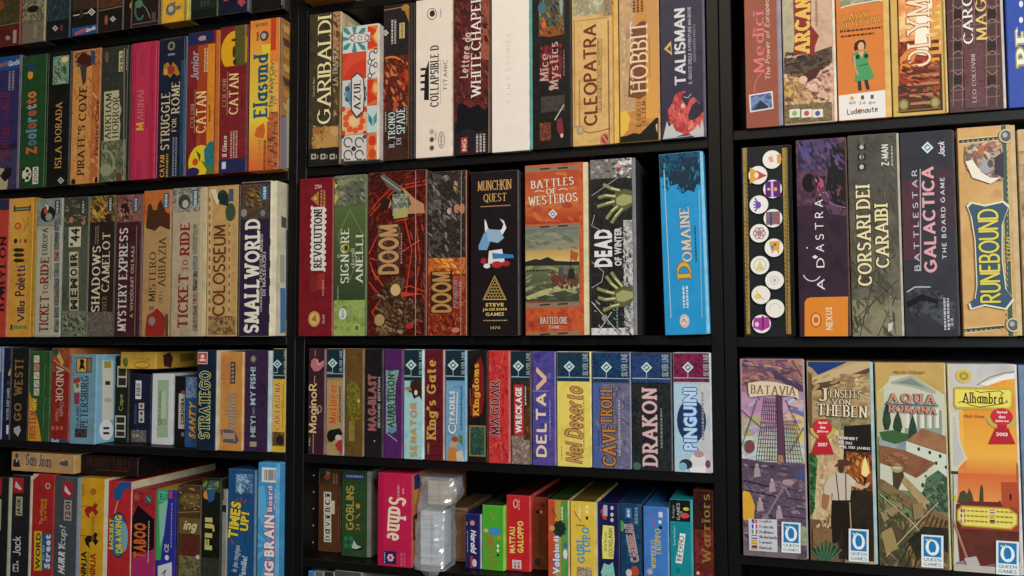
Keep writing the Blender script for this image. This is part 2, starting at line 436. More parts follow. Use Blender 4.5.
    def diamond(s, cx, cy, r, c='#d8e4e8', c2='#335a68'):
        s.pl([(cx, cy-r), (cx+r, cy), (cx, cy+r), (cx-r, cy)], c, 'publisher_logo')
        q = r*.62; s.pl([(cx, cy-q), (cx+q, cy), (cx, cy+q), (cx-q, cy)], c2, 'publisher_logo')
        s.ln([(cx-q*.45, cy+q*.2), (cx+q*.1, cy-q*.35), (cx-q*.1, cy+q*.35), (cx+q*.45, cy-q*.2)], max(.4, r*.2), c, 'publisher_logo')
    def barcode(s, x0, y0, x1, y1, d='h'):
        s.r(x0, y0, x1, y1, '#e8e6e2', 'barcode'); rr = random.Random(3)
        dx, dy = (x1-x0)*.12, (y1-y0)*.14; q = 0
        while q < .96:
            wv = rr.uniform(.02, .06)
            if d == 'h': s.r(x0+dx+q*(x1-x0-2*dx), y0+dy, x0+dx+(q+wv)*(x1-x0-2*dx), y1-dy, '#222222', 'barcode')
            else: s.r(x0+dx, y0+dy+q*(y1-y0-2*dy), x1-dx, y0+dy+(q+wv)*(y1-y0-2*dy), '#222222', 'barcode')
            q += wv+rr.uniform(.025, .06)
    def person(s, cx, y0, y1, w, skin, hair, top, bot, part=None):
        h = y1-y0
        s.pl([(cx-w*.5, y1), (cx-w*.42, y0+h*.5), (cx+w*.42, y0+h*.5), (cx+w*.5, y1), (cx+w*.06, y1), (cx, y0+h*.62), (cx-w*.06, y1)], bot, part)
        s.pl([(cx-w*.5, y0+h*.24), (cx-w*.2, y0+h*.18), (cx+w*.2, y0+h*.18), (cx+w*.5, y0+h*.24), (cx+w*.42, y0+h*.55), (cx-w*.42, y0+h*.55)], top, part)
        s.e(cx, y0+h*.1, w*.24, h*.1, hair, part, 12); s.e(cx, y0+h*.125, w*.18, h*.075, skin, part, 12)
    # --- right-hand face
    def S(s, pts, c, part='side_print'):
        s.k += 1; P = []
        for x, y in pts:
            Y, Z = atx(x, y, s.X0+s.W); P.append((s.W+.0002+s.k*.00003, max(.001, min(s.D-.001, Y+s.p)), max(.001, min(s.H-.001, Z-s.z))))
        s.parts.setdefault(part, Part()).add(P, s.M(c) if isinstance(c, str) else c)
    def done(s):
        for nme, P in s.parts.items():
            iv = sorted(range(len(P.f)), key=lambda i: min(P.v[j][2] for j in P.f[i])); runs = []; top = None
            for i in iv:
                lo = min(P.v[j][2] for j in P.f[i]); hi = max(P.v[j][2] for j in P.f[i])
                if top is None or lo > top+.018: runs.append([]); top = hi
                runs[-1].append(i); top = max(top, hi)
            for r in runs:                      # far-apart prints are parts of their own
                Q = Part()
                for i in sorted(r): Q.add([P.v[j] for j in P.f[i]], P.m[P.mi[i]])
                Q.build(nme, s.base if nme == 'side_print' else s.lid)
def avghex(cs):
    v = [[int(c.lstrip('#')[i:i+2], 16) for i in (0, 2, 4)] for c in cs]
    return '#'+''.join('%02x' % (sum(c[i] for c in v)//len(v)) for i in range(3))
def tris(P):
    """ear clipping for the concave outlines"""
    P = list(P); n = len(P)
    if n <= 3: return [P]
    area = sum(P[i-1][0]*P[i][1]-P[i][0]*P[i-1][1] for i in range(n))
    if area < 0: P.reverse()
    out = []; idx = list(range(n)); guard = 0
    def cr(a, b, c): return (b[0]-a[0])*(c[1]-a[1])-(b[1]-a[1])*(c[0]-a[0])
    while len(idx) > 3 and guard < 999:
        guard += 1; ok = False
        for k in range(len(idx)):
            i, j, l = idx[k-1], idx[k], idx[(k+1) % len(idx)]
            a, b, c = P[i], P[j], P[l]
            if cr(a, b, c) <= 0: continue
            if any(cr(a, b, P[m]) >= 0 and cr(b, c, P[m]) >= 0 and cr(c, a, P[m]) >= 0 for m in idx if m not in (i, j, l)): continue
            out.append([a, b, c]); idx.pop(k); ok = True; break
        if not ok: break
    if len(idx) >= 3: out.append([P[m] for m in idx])
    return out
def mixhex(a, b, t):
    a, b = a.lstrip('#'), b.lstrip('#')
    return '#'+''.join('%02x' % int(int(a[i:i+2], 16)*(1-t)+int(b[i:i+2], 16)*t) for i in (0, 2, 4))
# ================================================================== LEFT BOOKCASE, top shelf: lower ends of the boxes
b = B('L0', -14, 20.5, '#5a1c1a', 'dark red box with olive picture, leftmost on the top left shelf', base=(1.2, '#7a2a22'))
b.n(-14, -40, 20.5, 25, ['#2c2a1c', '#5a4c2a', '#33301e', '#6e4a22'], 50); b.e(0, 6, 4, 5, '#8a4a1c'); b.ln([(0, 26), (20, 22.5)], .8, '#8c7a52')
b.r(13, 30, 16.6, 43, '#b08a70'); b.diamond(8, 38, 2.6, '#b8b4a8', '#5a2422'); b.done()
b = B('L0', 21.8, 45, '#6b6152', 'grey stone-patterned box with cream splotches above, second from left on top shelf', base=(1.6, '#a39a78'), side='#8a805c')
b.n(None, -40, 0, 22, ['#2b271c', '#a59c74', '#37321f', '#b3a984'], 70); b.e(33, 9, 6, 3.4, '#1d1b14'); b.n(None, 22, 0, 60, ['#5b5248', '#7c7160', '#6a5e52'], 80); b.ln([(22, 23.5), (44, 19.5)], .8, '#3a3428')
b.r(34, 25, 37, 38, '#8d8458'); b.done()
b = B('L0', 46, 70, '#17191a', 'black box with smoky teal picture at its foot, third on top shelf', base=(1, '#222829'))
b.n(None, -40, 0, 20, ['#12181a', '#33484a', '#1a2628', '#4c6566'], 60, stretch=(1, 1, .4)); b.diamond(55.3, 28.3, 3, '#c9c9c0', '#22282a'); b.r(60.4, 24.5, 63, 31, '#5c3a34'); b.done()
b = B('L0', 71.8, 97.6, '#1b1512', 'dark brown box with blue label at its foot, on the top left shelf', base=(.8, '#3a3024'))
b.n(None, -40, 0, 9, ['#241a16', '#4a3424', '#2a1c16'], 70); b.ln([(73.5, 15.7), (84, 13.8)], 1.1, '#d8d0c0'); b.ln([(85, 13.5), (88, 13)], 1, '#d8d0c0'); b.diamond(91.7, 12, 3.8, '#d8d4c8', '#33343a'); b.e(81.6, 14, 2, 4, '#4a2c28')
b.pl([(72, 38.8), (72, 28.5), (97.6, 24.2), (97.6, 34)], '#1e4f8a', 'publisher_logo'); b.t('Giochi', 86, 27, 95.5, 31, '#e8eaee', d='h', rot=9, part='publisher_logo'); b.t('uniti', 75, 29.5, 85, 34, '#d8604e', d='h', rot=9, part='publisher_logo'); b.done()
b = B('L0', 98.2, 123, '#1d1714', 'brown box with red crest and white diamond, on the top left shelf', base=(.8, '#4a4030'))
b.n(None, -40, 0, 7, ['#2a1e18', '#6b4024', '#33241a', '#8a5a30'], 70); b.ln([(98, 11), (122, 6.3)], .9, '#8c8468'); b.e(106.3, 20, 1.7, 5, '#9a4f30'); b.diamond(113, 19, 3, '#c9c9c4', '#2c2826'); b.done()
b = B('L0', 123.8, 131.6, '#1b1210', 'narrow dark brown box with orange spot, on the top left shelf', base=(.7, '#2c2018')); b.e(131, 5.5, 1.2, 3, '#d98a3a'); b.done()
b = B('L0', 132.4, 159, '#2b1f22', 'dark box with green curling tentacle picture at its foot, top shelf', base=(.9, '#4a3e3c'))
b.n(None, -40, 0, 23, ['#15120f', '#2a221a', '#1b1612'], 60); b.ring(139.5, 11, 4.2, 8.5, 2.6, '#3f6a58', a0=60, a1=330); b.ln([(137, 2), (143, 5), (146, 8), (149, 14), (150, 18)], 1.2, '#7b8f5c'); b.e(139, 4, 4, 4, '#4c7a62')
b.ln([(133, 24.5), (158, 20.5)], 1.2, '#6b5c58'); b.r(152, 12, 155.8, 20, '#6a3c3c'); b.done()
b = B('L0', 160.2, 190, '#e0a829', 'yellow box with grey bird emblem at its foot, top left shelf', base=(2.6, '#a8a84e'), side='#5f7a3a', edge=.15)
b.n(160.2, -40, 163, 24, ['#6c7a50', '#b59a3c'], 60); b.e(171, 9.5, 5, 6, '#5c5a58'); b.pl([(166, 14), (170, 3), (176, 2), (174, 7), (182, 5), (180, 9), (175, 10), (171, 15)], '#6c6a66'); b.e(171, 9, 2.6, 3.2, '#b8ac80'); b.n(184.5, -40, 187, 22, ['#5a6c3c', '#9a9c48'], 60); b.done()
b = B('L0', 190.8, 217.4, '#141812', 'black-green box with faint leaf print, top left shelf', base=(.8, '#3c4a34'))
b.n(None, -40, 0, 9, ['#10140f', '#253024', '#141a13'], 80); b.dash(200, 0, 210, 6, '#3c463c', 3); b.done()
b = B('L0', 218.2, 248, '#161a2c', 'navy box with small red star, top left shelf', base=(.9, '#5a5a60'))
b.pl([(241.5, -2), (246.3, 2), (241.5, 7), (237, 2)], '#b04048'); b.e(226, 0, 2.5, 1.2, '#b04048'); b.done()
b = B('L0', 249, 284, '#141414', 'plain black box, rightmost on the top left shelf', base=(1.2, '#3a3630'), p=.018); b.dash(281, -4, 283, 5, '#8c8068', 1); b.done()

# ================================================================== second shelf
b = B('L1', -14, 20, '#2a2340', 'purple box with dark red title under a blue band, leftmost of its shelf', base=(2.6, '#6e6680'), yt=57)
b.n(None, 60, 0, 145, ['#2e2650', '#3a2f66', '#28203e'], 30); b.band(50, 70.5, '#1d4d86', 'publisher_logo'); b.t('Giochi', 8.5, 60, 19.5, 65.5, '#d5dae4', d='h', rot=5, part='publisher_logo'); b.t('uniti', -3, 62, 8, 67, '#c05a4c', d='h', rot=5, part='publisher_logo')
b.dash(8, 71, 15, 90, '#8c88a0', 2); b.n(None, 150, 0, 195, ['#1c1a28', '#4a4466', '#2a2638'], 50); b.e(1, 182, 7, 14, '#b8a87c'); b.pl([(0, 176), (6, 168), (12, 168), (11, 176), (5, 182)], '#1c1820')
b.t('CREATURE', 1, 126, 9, 162, '#8c2034', f='serif', w=.14); b.t('DELLA', 3, 112, 8, 124, '#8c2034', f='serif', w=.14); b.t('NOTTE', 1, 92, 10, 110, '#9a2438', f='serif', w=.14); b.done()
b = B('L1', 20.3, 47.3, '#1f4a22', 'dark green box with orange and blue lower-case title and panda face', base=(3, '#16331a'), yt=55.2)
b.e(32, 66, 4, 3.4, '#233f6a'); b.e(30.5, 75, 2.7, 4.4, '#d9982e', n=14); b.e(31.5, 70, 2, 2, '#24406c')
cs = ['#c4603c', '#4a7290', '#6c8a9a', '#4c8ca0', '#b8503c', '#5a98a0', '#a8504a', '#8c9aa0', '#c85a34', '#c87a3c']
yy = 155
for ch, cc, hh in zip('Zooloretto', cs, (9, 7, 7, 4, 7, 6, 7, 6, 6, 8)):
    b.t(ch, 26 if ch in 'Zlt' else 28, yy-hh+.6, 37, yy-.4, cc, w=.05); yy -= hh-.3
b.e(27, 174.5, 4.6, 7.4, '#d8d4b8'); b.e(27.6, 171, 1.6, 1.8, '#20201c'); b.e(27.6, 178, 1.6, 1.8, '#20201c'); b.e(29.5, 174.5, 1, 1.4, '#20201c'); b.e(24, 169, 1.5, 1.6, '#20201c'); b.e(24, 180, 1.5, 1.6, '#20201c')
b.r(33, 167, 38.6, 184, '#ddd8c4', 'publisher_logo'); b.t('ZOCH', 34, 168, 37.8, 183, '#2a2a24', w=.03, part='publisher_logo'); b.done()
b = B('L1', 47.6, 70.6, '#151311', 'black box with gold title and small jungle picture on top', base=(1.4, '#2c2a26'), yt=52)
b.n(53, 56, 69, 84, ['#2a3c1c', '#5e8a5c', '#8ab0a8', '#3e4c22'], 110); b.e(64.5, 59.5, 4, 3, '#e2c98a'); b.sp(53.5, 57, 68.5, 83.5, ['#3a5428', '#8ab0a0', '#24341a', '#6a8a3c', '#c8d0a0'], 40, 2, 60); b.ln([(55, 70), (60, 78), (62, 66)], 1.1, '#5c4420'); b.ln([(58, 66), (56, 58)], 1.4, '#7fb0c4')
b.t('ISLA', 55, 146, 61.6, 168.6, '#c79a4c', f='serif', w=.16); b.t('DORADA', 55.5, 102, 62, 142, '#c79a4c', f='serif', w=.16); b.diamond(61, 180.5, 3.4, '#c8c8bc', '#2a2a28'); b.done()
b = B('L1', 71.4, 100.4, '#c88842', 'parchment-brown box with black title and pirate hat on top', base=(1.2, '#5c3418'), yt=49.5)
b.full(['#a8602c', '#d99a50', '#c88440', '#e0ac64'], 35); b.n(91, 48, 100.5, 190, ['#8c3c1c', '#c8743c', '#a84c20'], 50); b.sp(72, 68, 99, 186, ['#b87838', '#e0b070', '#c08848', '#a0602c'], 60, 3, 80, .25); b.n(75, 51, 97, 66, ['#43221c', '#5c2c20', '#d8b070', '#38201a'], 110); b.pl([(76, 62), (82, 52), (92, 56), (94, 64), (86, 68)], '#4c1f18'); b.pl([(80, 66), (87, 64), (86, 82), (83, 86)], '#3c3c3a')
b.r(91, 51, 95.5, 64, '#3a4660'); b.t("PIRATE'S", 77.5, 125.5, 85, 175.5, '#2c1a14', f='serif', w=.19); b.t('COVE', 79, 86.5, 87, 121, '#3a2018', f='serif', w=.19)
b.t("Pirate's Cove", 95, 100, 99, 155, '#4c2010', f='stroke', w=.12); b.e(73.5, 182, 2.2, 3, '#2a1a14'); b.e(97, 180, 2.2, 3, '#2a1a14'); b.done()
b = B('L1', 100.9, 129.6, '#2e3028', 'mossy black-green box with black title on a torn pale plaque', base=(4.2, '#262a22'), yt=46.5)
b.full(['#22241e', '#3c4034', '#2c2e28', '#4a4c3c'], 40); b.n(101, 140, 126, 192, ['#5a6046', '#8a8c68', '#4c523c', '#747a58'], 40); b.e(107, 57, 1.9, 6, '#6c5a34'); b.r(119, 51, 123.4, 71.5, '#c8b88c', 'publisher_logo'); b.t('CHILL', 120, 52, 123, 71, '#2c2820', w=.03, part='publisher_logo')
b.pl([(104.3, 92), (119, 90), (120, 104), (121.5, 110), (119.5, 118), (120.5, 124), (119.5, 140), (104, 141.5)], '#b9b48c'); b.t('ARKHAM', 105.2, 93, 111.4, 140, '#1d1c16', f='serif', w=.17); b.t('HORROR', 112.4, 96, 119.2, 138, '#1d1c16', f='serif', w=.17)
b.sp(101.5, 144, 124, 186, ['#6c7454', '#3c4234', '#9a9c78', '#525a44'], 60, 2.6, 80); b.ring(106, 163, 8, 12, 3.4, '#8e9470', a0=-90, a1=110); b.e(106, 170, 6, 6, '#8e9470'); b.e(119, 177, 3, 4.5, '#6c3c2c'); b.ln([(124.6, 48), (124, 184)], .6, '#b8b4a0'); b.dash(126.5, 49, 128, 70, '#9a9078', 1); b.done()
b = B('L1', 130.3, 157.4, '#b8284a', 'crimson pink box with yellow and faded vertical title', base=(3, '#a82444'), yt=42.2, edge=.15)
b.r(135, 48, 150.5, 182, '#c02f50'); b.r(149.5, 46, 150.3, 184, '#93203c'); b.r(152, 46, 152.6, 184, '#93203c'); b.r(132, 50, 132.6, 184, '#93203c'); b.r(134.5, 48, 134.9, 184, '#93203c')
b.t('M', 136, 122, 143.5, 131, '#e0b428', f='serif', w=.2); b.t('ARINAI', 137.5, 90, 143.8, 121, '#c8787c', f='serif', w=.13); b.t('INFERNO', 140, 49, 145, 74, '#8a3c40', f='serif', w=.1); b.dash(136, 160, 141, 180, '#a02a46', 2); b.dash(145, 105, 149, 128, '#a22c48', 1); b.done()
b = B('L1', 157.8, 186, '#1a1e30', 'midnight blue box with cream title and small red-gold charging figures', base=(1.3, '#4a5870'), yt=37.5)
b.n(180, 60, 186, 190, ['#1c3048', '#2c4c68', '#1a2a40'], 25, stretch=(1, 1, .2)); b.ln([(160, 40.5), (182, 37)], .5, '#5c5c60'); b.e(171.5, 46, 3.6, 4.4, '#8c8460'); b.e(171.5, 46, 2, 2.6, '#2c2a30'); b.r(168, 53.5, 175, 55.4, '#7c88a0')
b.pl([(163, 75), (164, 65), (168, 62), (171, 67), (173, 62), (177, 66), (180, 74), (177, 76), (174, 73), (170, 78), (167, 74)], '#a8782c'); b.e(171, 70, 4, 4.4, '#a03028'); b.e(166, 72, 2, 3.5, '#c89a3c')
b.t('STRUGGLE', 161, 93, 170, 150, '#d0bc94', f='serif', w=.19); b.t('FOR', 172, 118, 176.5, 132, '#d0bc94', f='serif', w=.17); b.t('ROME', 171.5, 82, 180, 114, '#d0bc94', f='serif', w=.18)
b.t('CATAN', 160, 155, 164.6, 177, '#d8a83c', f='serif', w=.22); b.dash(165.6, 154, 169, 177, '#a88840', 1); b.dash(172, 137, 177.5, 176, '#7c8498', 2); b.ln([(185, 37), (183.5, 178)], .6, '#6a7c94'); b.done()
b = B('L1', 186.8, 218.6, '#7c2024', 'dark red box with orange strip and yellow sun island at its foot', base=(4.6, '#c4691c'), yt=31.5, edge=.2)
b.n(205, 44, 214.2, 185, ['#d47a1c', '#e09028', '#c86a1c'], 20); b.n(197, 45, 207, 170, ['#8c2820', '#b04c1c', '#8a2620'], 20, stretch=(1, 1, .3)); b.pl([(188, 46.5), (188, 30), (214, 26), (214, 41.5)], '#222a56', 'publisher_logo'); b.pl([(198, 39), (200, 36.5), (203, 35.5), (206, 36), (206, 40), (200, 41)], '#a88c80', 'publisher_logo')
b.t('Junior', 191, 51, 199, 80, '#9a98a0', f='stroke', w=.2, sk=.2); b.gr(200, 45, 206.5, 150, '#a8461e', '#9c3420'); b.t('CATAN', 196, 91, 206.4, 133, '#ecd08a', f='serif', w=.17); b.t('COLONI', 190.6, 104, 194.2, 128, '#c09a78', f='serif', w=.12); b.ln([(195.4, 90), (194.6, 133)], .5, '#c8a878'); b.dash(204, 48, 208.5, 72, '#d8b088', 2); b.dash(208.5, 105, 211, 122, '#8a3c1c', 1)
b.n(None, 150, 0, 190, ['#7c2024', '#6c1c20'], 30); b.e(201, 163, 12.5, 18, '#e4c422'); b.n(203, 140, 214, 176, ['#1c5c64', '#2a8088', '#244c50'], 70, pts=[(204, 150), (209, 142), (214, 141), (214, 176), (208, 176), (205, 164)]); b.pl([(196, 150), (201, 155), (200, 162)], '#2c5a2a'); b.e(195.5, 162, 3, 3.6, '#c84a28'); b.e(193, 172, 6.5, 4.4, '#2a2560'); b.pl([(201, 160), (214, 168), (214, 178), (204, 178), (207, 170)], '#4a7a34'); b.done()
b = B('L1', 219.4, 247.6, '#7d2226', 'wine red box with half sun over a palm trunk, cream title', base=(1.4, '#4a2030'), yt=26, edge=.2)
b.e(235.5, 51, 14.5, 20.5, '#e0a41c'); b.n(235, 22, 246.5, 66, ['#3c4020', '#5c5c30', '#48481f'], 60); b.r(245, 22, 246.3, 62, '#b8702c'); b.e(234, 40, 2.6, 1.4, '#4c3818'); b.e(234, 52, 1.4, 6, '#3c3a1a'); b.e(235, 62, 2, 3, '#3c3a1a'); b.n(219, 66, 247, 76, ['#7d2226', '#742024'], 20)
b.t('CATAN', 229, 73, 238.5, 114.5, '#ecd08a', f='serif', w=.17); b.t('COLONI', 222.5, 79, 226.5, 107, '#bc9478', f='serif', w=.12); b.ln([(228, 72), (227.2, 115)], .5, '#c8a878'); b.t('il Gioco', 222.5, 136, 227, 157, '#e8dccc', f='serif', w=.24); b.dash(230, 131, 238, 158, '#c0968c', 3); b.dash(241, 92, 243.5, 106, '#5c1820', 1)
b.band(158.8, 180, '#232c56', 'publisher_logo'); b.r(222, 162, 226, 169, '#c8ccd4', 'publisher_logo'); b.done()
b = B('L1', 248.8, 280.4, '#dd7c30', 'yellow-orange box with blue gothic title, last on its shelf', base=(2.2, '#6c5a54'), yt=19.2, side='#b87c3c', edge=.25)
b.n(249, 18, 270, 66, ['#dd6c34', '#e89038', '#d8582c'], 30); b.n(249, 45, 270, 125, ['#e0a030', '#e8cc38', '#dcae34'], 30); b.n(249, 122, 270, 172, ['#dc8038', '#e26c38', '#dc6434'], 30); b.n(268.5, 62, 278, 112, ['#d8a83c', '#e2b84c', '#c08430'], 50); b.n(267, 112, 278.4, 172, ['#8c3424', '#b07a40', '#c04a2c', '#7a5a3c'], 60); b.n(271, 17, 276, 50, ['#b83a24', '#cc4a28'], 40)
b.gr(249, 62, 269, 122, '#e2b038', '#e6cc3c'); b.gr(249, 122, 267, 170, '#e6c03a', '#dc6434'); b.gr(249, 30, 262, 62, '#e09038', '#e2b038'); b.sp(268.5, 60, 277.5, 112, ['#c08430', '#e8c868', '#a87030', '#d89a3c'], 40, 2); b.sp(267.5, 112, 277.8, 171, ['#7c2c20', '#c84c2c', '#e0783c', '#5c3c34', '#b89058'], 60, 2.2); b.dash(256, 22, 268, 27, '#7c7440', 1, 'h', 'cover_picture'); b.e(264.5, 36, 4.5, 5, '#4a3e40'); b.e(264, 36, 2.6, 3, '#b0a090'); b.r(257, 32, 259, 41, '#b84428')
b.t('Elasund', 253.5, 54, 268.2, 118, '#1c5670', f='serif', w=.26, thin=.14); b.t('The First City', 269.5, 62, 275, 108, '#4a6a50', f='stroke', w=.14); b.pl([(255, 134), (257, 128), (264, 123), (265.5, 130), (264, 138), (256, 137)], '#cc6424'); b.t('CATAN', 258, 139, 262, 170, '#c08a48', f='serif', w=.16); b.dash(263, 140, 267, 170, '#8a4a2c', 1)
for i in range(9):
    y = 24+i*13; b.S([(282, y), (289, y+4), (289, y+11), (284, y+8)], ['#d8a860', '#5c4434', '#c89048'][i % 3])
b.S([(281, 118), (289.5, 116), (289.5, 168), (281, 170)], '#8a8498'); b.S([(286, 100), (289.8, 98), (289.8, 168), (286, 168)], '#b8b088'); b.done()

# ================================================================== third shelf
b = B('L2', -16, 8.9, '#c4402c', 'bright red box with black lettering, leftmost on the third shelf', base=(1.6, '#d88070'), yt=199.5, edge=.25)
b.band(190, 210.6, '#2b3150', 'publisher_logo'); b.t('BABYLON', -1, 236, 5.5, 312, '#2a1818', f='serif', w=.24); b.e(1, 292, 2.4, 3, '#2a1818'); b.done()
b = B('L2', 9.2, 35.2, '#d99430', 'golden yellow box with handwritten blue title, columns at both ends', base=(5, '#b58a24'), yt=198, edge=.2)
b.full(['#d8882c', '#e0a43c', '#e4b048'], 18); b.r(14.5, 207, 30.5, 211, '#3c3420'); b.r(15.5, 208, 29.5, 210, '#8a8460'); b.r(13.8, 205.5, 15.4, 212, '#3c3420'); b.r(29.5, 205, 31, 211, '#3c3420')
b.e(18, 226, 3.4, 3.4, '#c05024'); b.e(18, 226, 2, 2, '#dc9c38'); b.ln([(23, 218), (26, 224), (24, 232)], 1.1, '#c05a2c'); b.ln([(28, 217), (28, 226)], 1.2, '#5a6a40')
b.e(15.8, 241, 1.8, 2.4, '#2c2c20'); b.e(20.6, 241, 1.2, 2.4, '#a8802c'); b.e(25.6, 241, 1.6, 2, '#a03c28')
for y in (250, 255, 260.5): b.pl([(13, y), (16, y-2), (23, y-1.5), (25, y), (23, y+1.5), (16, y+2)], '#2a3018')
b.t('Villa', 17.5, 301, 25, 322, '#3a2a50', f='stroke', w=.17); b.t('Paletti', 15.5, 266, 25.5, 296, '#3a2a50', f='stroke', w=.17); b.ring(15, 279, 3, 8, .4, '#a8702c'); b.r(11.5, 325.5, 27, 328.6, '#7a9440'); b.r(10.8, 324.5, 12.4, 330, '#2c3424'); b.r(26, 324, 27.6, 329.5, '#2c3424'); b.n(28, 212, 31, 330, ['#d8962c', '#c8a030', '#b8862c'], 40); b.done()
b = B('L2', 35.9, 62, '#a8a890', 'pale grey-green box with dark red title and train strip along its edge', base=(1.4, '#8a9a94'), yt=198.6, edge=.3)
b.n(36, 230, 61, 335, ['#b0ae94', '#bcb89c', '#a4a690'], 20); b.n(None, 190, 0, 226, ['#5a6664', '#9aa49c', '#6c7874', '#88908a'], 50); b.e(48, 214, 7.5, 8, '#26241f'); b.e(49, 217, 3.4, 4, '#9a9a90'); b.e(46, 211, 2, 3, '#b8523a'); b.pl([(45, 203), (49, 207), (48, 211)], '#d0d0c0'); b.r(55, 200, 60, 213.5, '#243a44', 'publisher_logo'); b.dash(55.5, 201, 59.5, 213, '#a8b4b4', 1, part='publisher_logo')
b.t('EUROPA', 42.5, 228, 48, 255, '#33332c', f='serif', w=.2); b.t('RIDE', 40.5, 257, 49, 284, '#8a2824', f='serif', w=.26, thin=.12); b.t('TO', 43, 284.5, 48.4, 294, '#9a4a40', f='serif', w=.24); b.t('TICKET', 39.5, 296, 49, 332, '#8a2824', f='serif', w=.26, thin=.12)
for y, hh, c in ((219, 12, '#4c5450'), (232, 18, '#3c4648'), (251, 10, '#8c3a34'), (263, 14, '#56625e'), (278, 12, '#3c3c3c'), (290, 16, '#6a2c2c'), (307, 11, '#333c48'), (319, 13, '#4a4e4c')): b.n(54.5, y, 59.4, y+hh, [c, '#8a9088', c, '#2c2c2c'], 160)
b.dash(50.5, 234, 52, 280, '#8c8c7c', 1); b.done()
b = B('L2', 62.4, 88.4, '#3f4a3e', 'army green box with stencil title in cream blocks', base=(1.2, '#5c6458'), yt=197, edge=.2)
b.full(['#3c463a', '#56604e', '#48523f'], 25); b.n(None, 190, 0, 226, ['#26281f', '#4a4c3a', '#34362a', '#5c5a42'], 60); b.e(71.5, 220, 2.2, 3, '#b87c5c'); b.e(83.4, 222, 2.2, 3, '#b86c5c'); b.r(81, 200, 85.4, 213.5, '#26302c', 'publisher_logo'); b.dash(81.5, 201, 85, 213, '#a8b0a4', 1, part='publisher_logo')
b.r(69, 227, 81, 247, '#cfc8a4'); b.t("'44", 70.4, 228.5, 79.6, 246, '#2b2c24', f='serif', w=.24, thin=.16)
for i, ch in enumerate('MEMOIR'):
    ln_ = (11.5, 8.6, 11.5, 9.2, 5.5, 9.6); y1 = 310.5-sum(ln_[:i])*1.06; b.r(69.6, y1-ln_[i], 78.6, y1, '#c8c29c'); b.t(ch, 70.4, y1-ln_[i]+.8, 77.8, y1-.8, '#2e3228', w=.05)
b.sp(64, 198, 87, 225, ['#5c5c48', '#26281f', '#7a7860', '#a08868'], 30, 2.2, 20); b.n(62.5, 311, 88, 337, ['#2c3024', '#8a9070', '#4c543e', '#b0b088'], 120); b.sp(63, 312, 87, 336, ['#b0b090', '#2c3024', '#6c7458', '#8a8c70', '#20241a'], 60, 2, 50); b.done()
b = B('L2', 88.8, 115.2, '#2c2019', 'very dark brown box with gold shield picture on top and ornate cream title', base=(1.2, '#3c3028'), yt=195.6)
b.n(None, 188, 0, 222, ['#6a4c1c', '#b08c3c', '#3a2a14', '#8a6a2c'], 80); b.n(95, 214, 110, 330, ['#241816', '#38241f', '#2a1c19'], 30); b.r(108, 197, 113, 211, '#242c34', 'publisher_logo'); b.dash(108.6, 198, 112.4, 210.5, '#a8acac', 1, part='publisher_logo'); b.pl([(92, 212), (99, 202), (105, 208), (98, 220)], '#c8a040'); b.e(98.5, 210, 2.4, 3.4, '#3c2a1c')
b.sp(90, 197, 107, 222, ['#d0a848', '#7a5a20', '#2a1c10', '#a88038'], 40, 2.4, 40); b.sp(90, 312, 113, 336, ['#a89c8c', '#4a4038', '#6c6054', '#c8bcac', '#2c2420'], 60, 2.2, 60); b.t('SHADOWS', 92, 246, 100.4, 312, '#d8ccae', f='serif', w=.2); b.t('OVER', 102.4, 296, 107, 312, '#8a7c48', f='serif', w=.15); b.t('CAMELOT', 102.2, 232.5, 110, 292, '#d0c4a6', f='serif', w=.19); b.dash(95, 226, 99.5, 244, '#7c7060', 2); b.n(None, 312, 0, 337, ['#3c342c', '#7a7264', '#4c423a', '#a09684'], 90); b.done()
b = B('L2', 115.9, 142, '#451e20', 'dark maroon box with silvery title, beside a tan box', base=(1.8, '#6c4c48'), yt=194.5, edge=.22)
b.n(None, 188, 0, 222, ['#5c2c28', '#9a6a60', '#6c3a34', '#3c1c1c'], 60); b.pl([(118, 212), (122, 204), (128, 203), (130, 213), (126, 220), (119, 218)], '#331a1c'); b.r(133.5, 197, 138.4, 211.5, '#3c4c6c', 'publisher_logo'); b.dash(134, 198, 138, 211, '#a8b0b8', 1, part='publisher_logo')
b.sp(117, 197, 132, 221, ['#a87468', '#5c2c28', '#c89888', '#331a1c'], 30, 2.2, 60); b.t('MYSTERY', 117.8, 283, 126.6, 331.5, '#d4ccc4', f='serif', w=.24); b.t('EXPRESS', 119, 228, 128, 280, '#d4ccc4', f='serif', w=.24); b.t('A WHODUNIT ON RAILS', 130.6, 246, 134, 318, '#a8988c', w=.03); b.ln([(137, 226), (134.8, 336)], .8, '#8c7c78'); b.done()
b = B('L2', 142.6, 171, '#b08a58', 'tan box with monastery silhouette at sunset and red hood below', base=(1.2, '#8a6a44'), yt=190.3, edge=.2)
b.n(143, 190, 171, 250, ['#a85024', '#c8702c', '#b8602c'], 25); b.n(143, 224, 171, 335, ['#a8804c', '#b8925c', '#a88458'], 22); b.pl([(146, 228), (148, 206), (150, 203), (152, 206), (153, 210), (157, 210), (158, 204), (161, 200), (164, 206), (166, 212), (170, 214), (170, 230), (160, 226), (155, 231)], '#4c2c1c'); b.r(163.5, 193, 169, 207.5, '#3a5c74', 'publisher_logo'); b.dash(164, 194, 168.4, 207, '#a8c0c8', 1, part='publisher_logo')
b.t('IL', 149.5, 304, 154, 310, '#3a2418', f='serif', w=.14); b.t('MISTERO', 149, 252, 156, 302, '#3a2418', f='serif', w=.15); b.t('DELL', 159, 290, 162.6, 303, '#3a2418', f='serif', w=.13); b.t("ABBAZIA", 158.5, 237, 166, 287, '#3a2418', f='serif', w=.15)
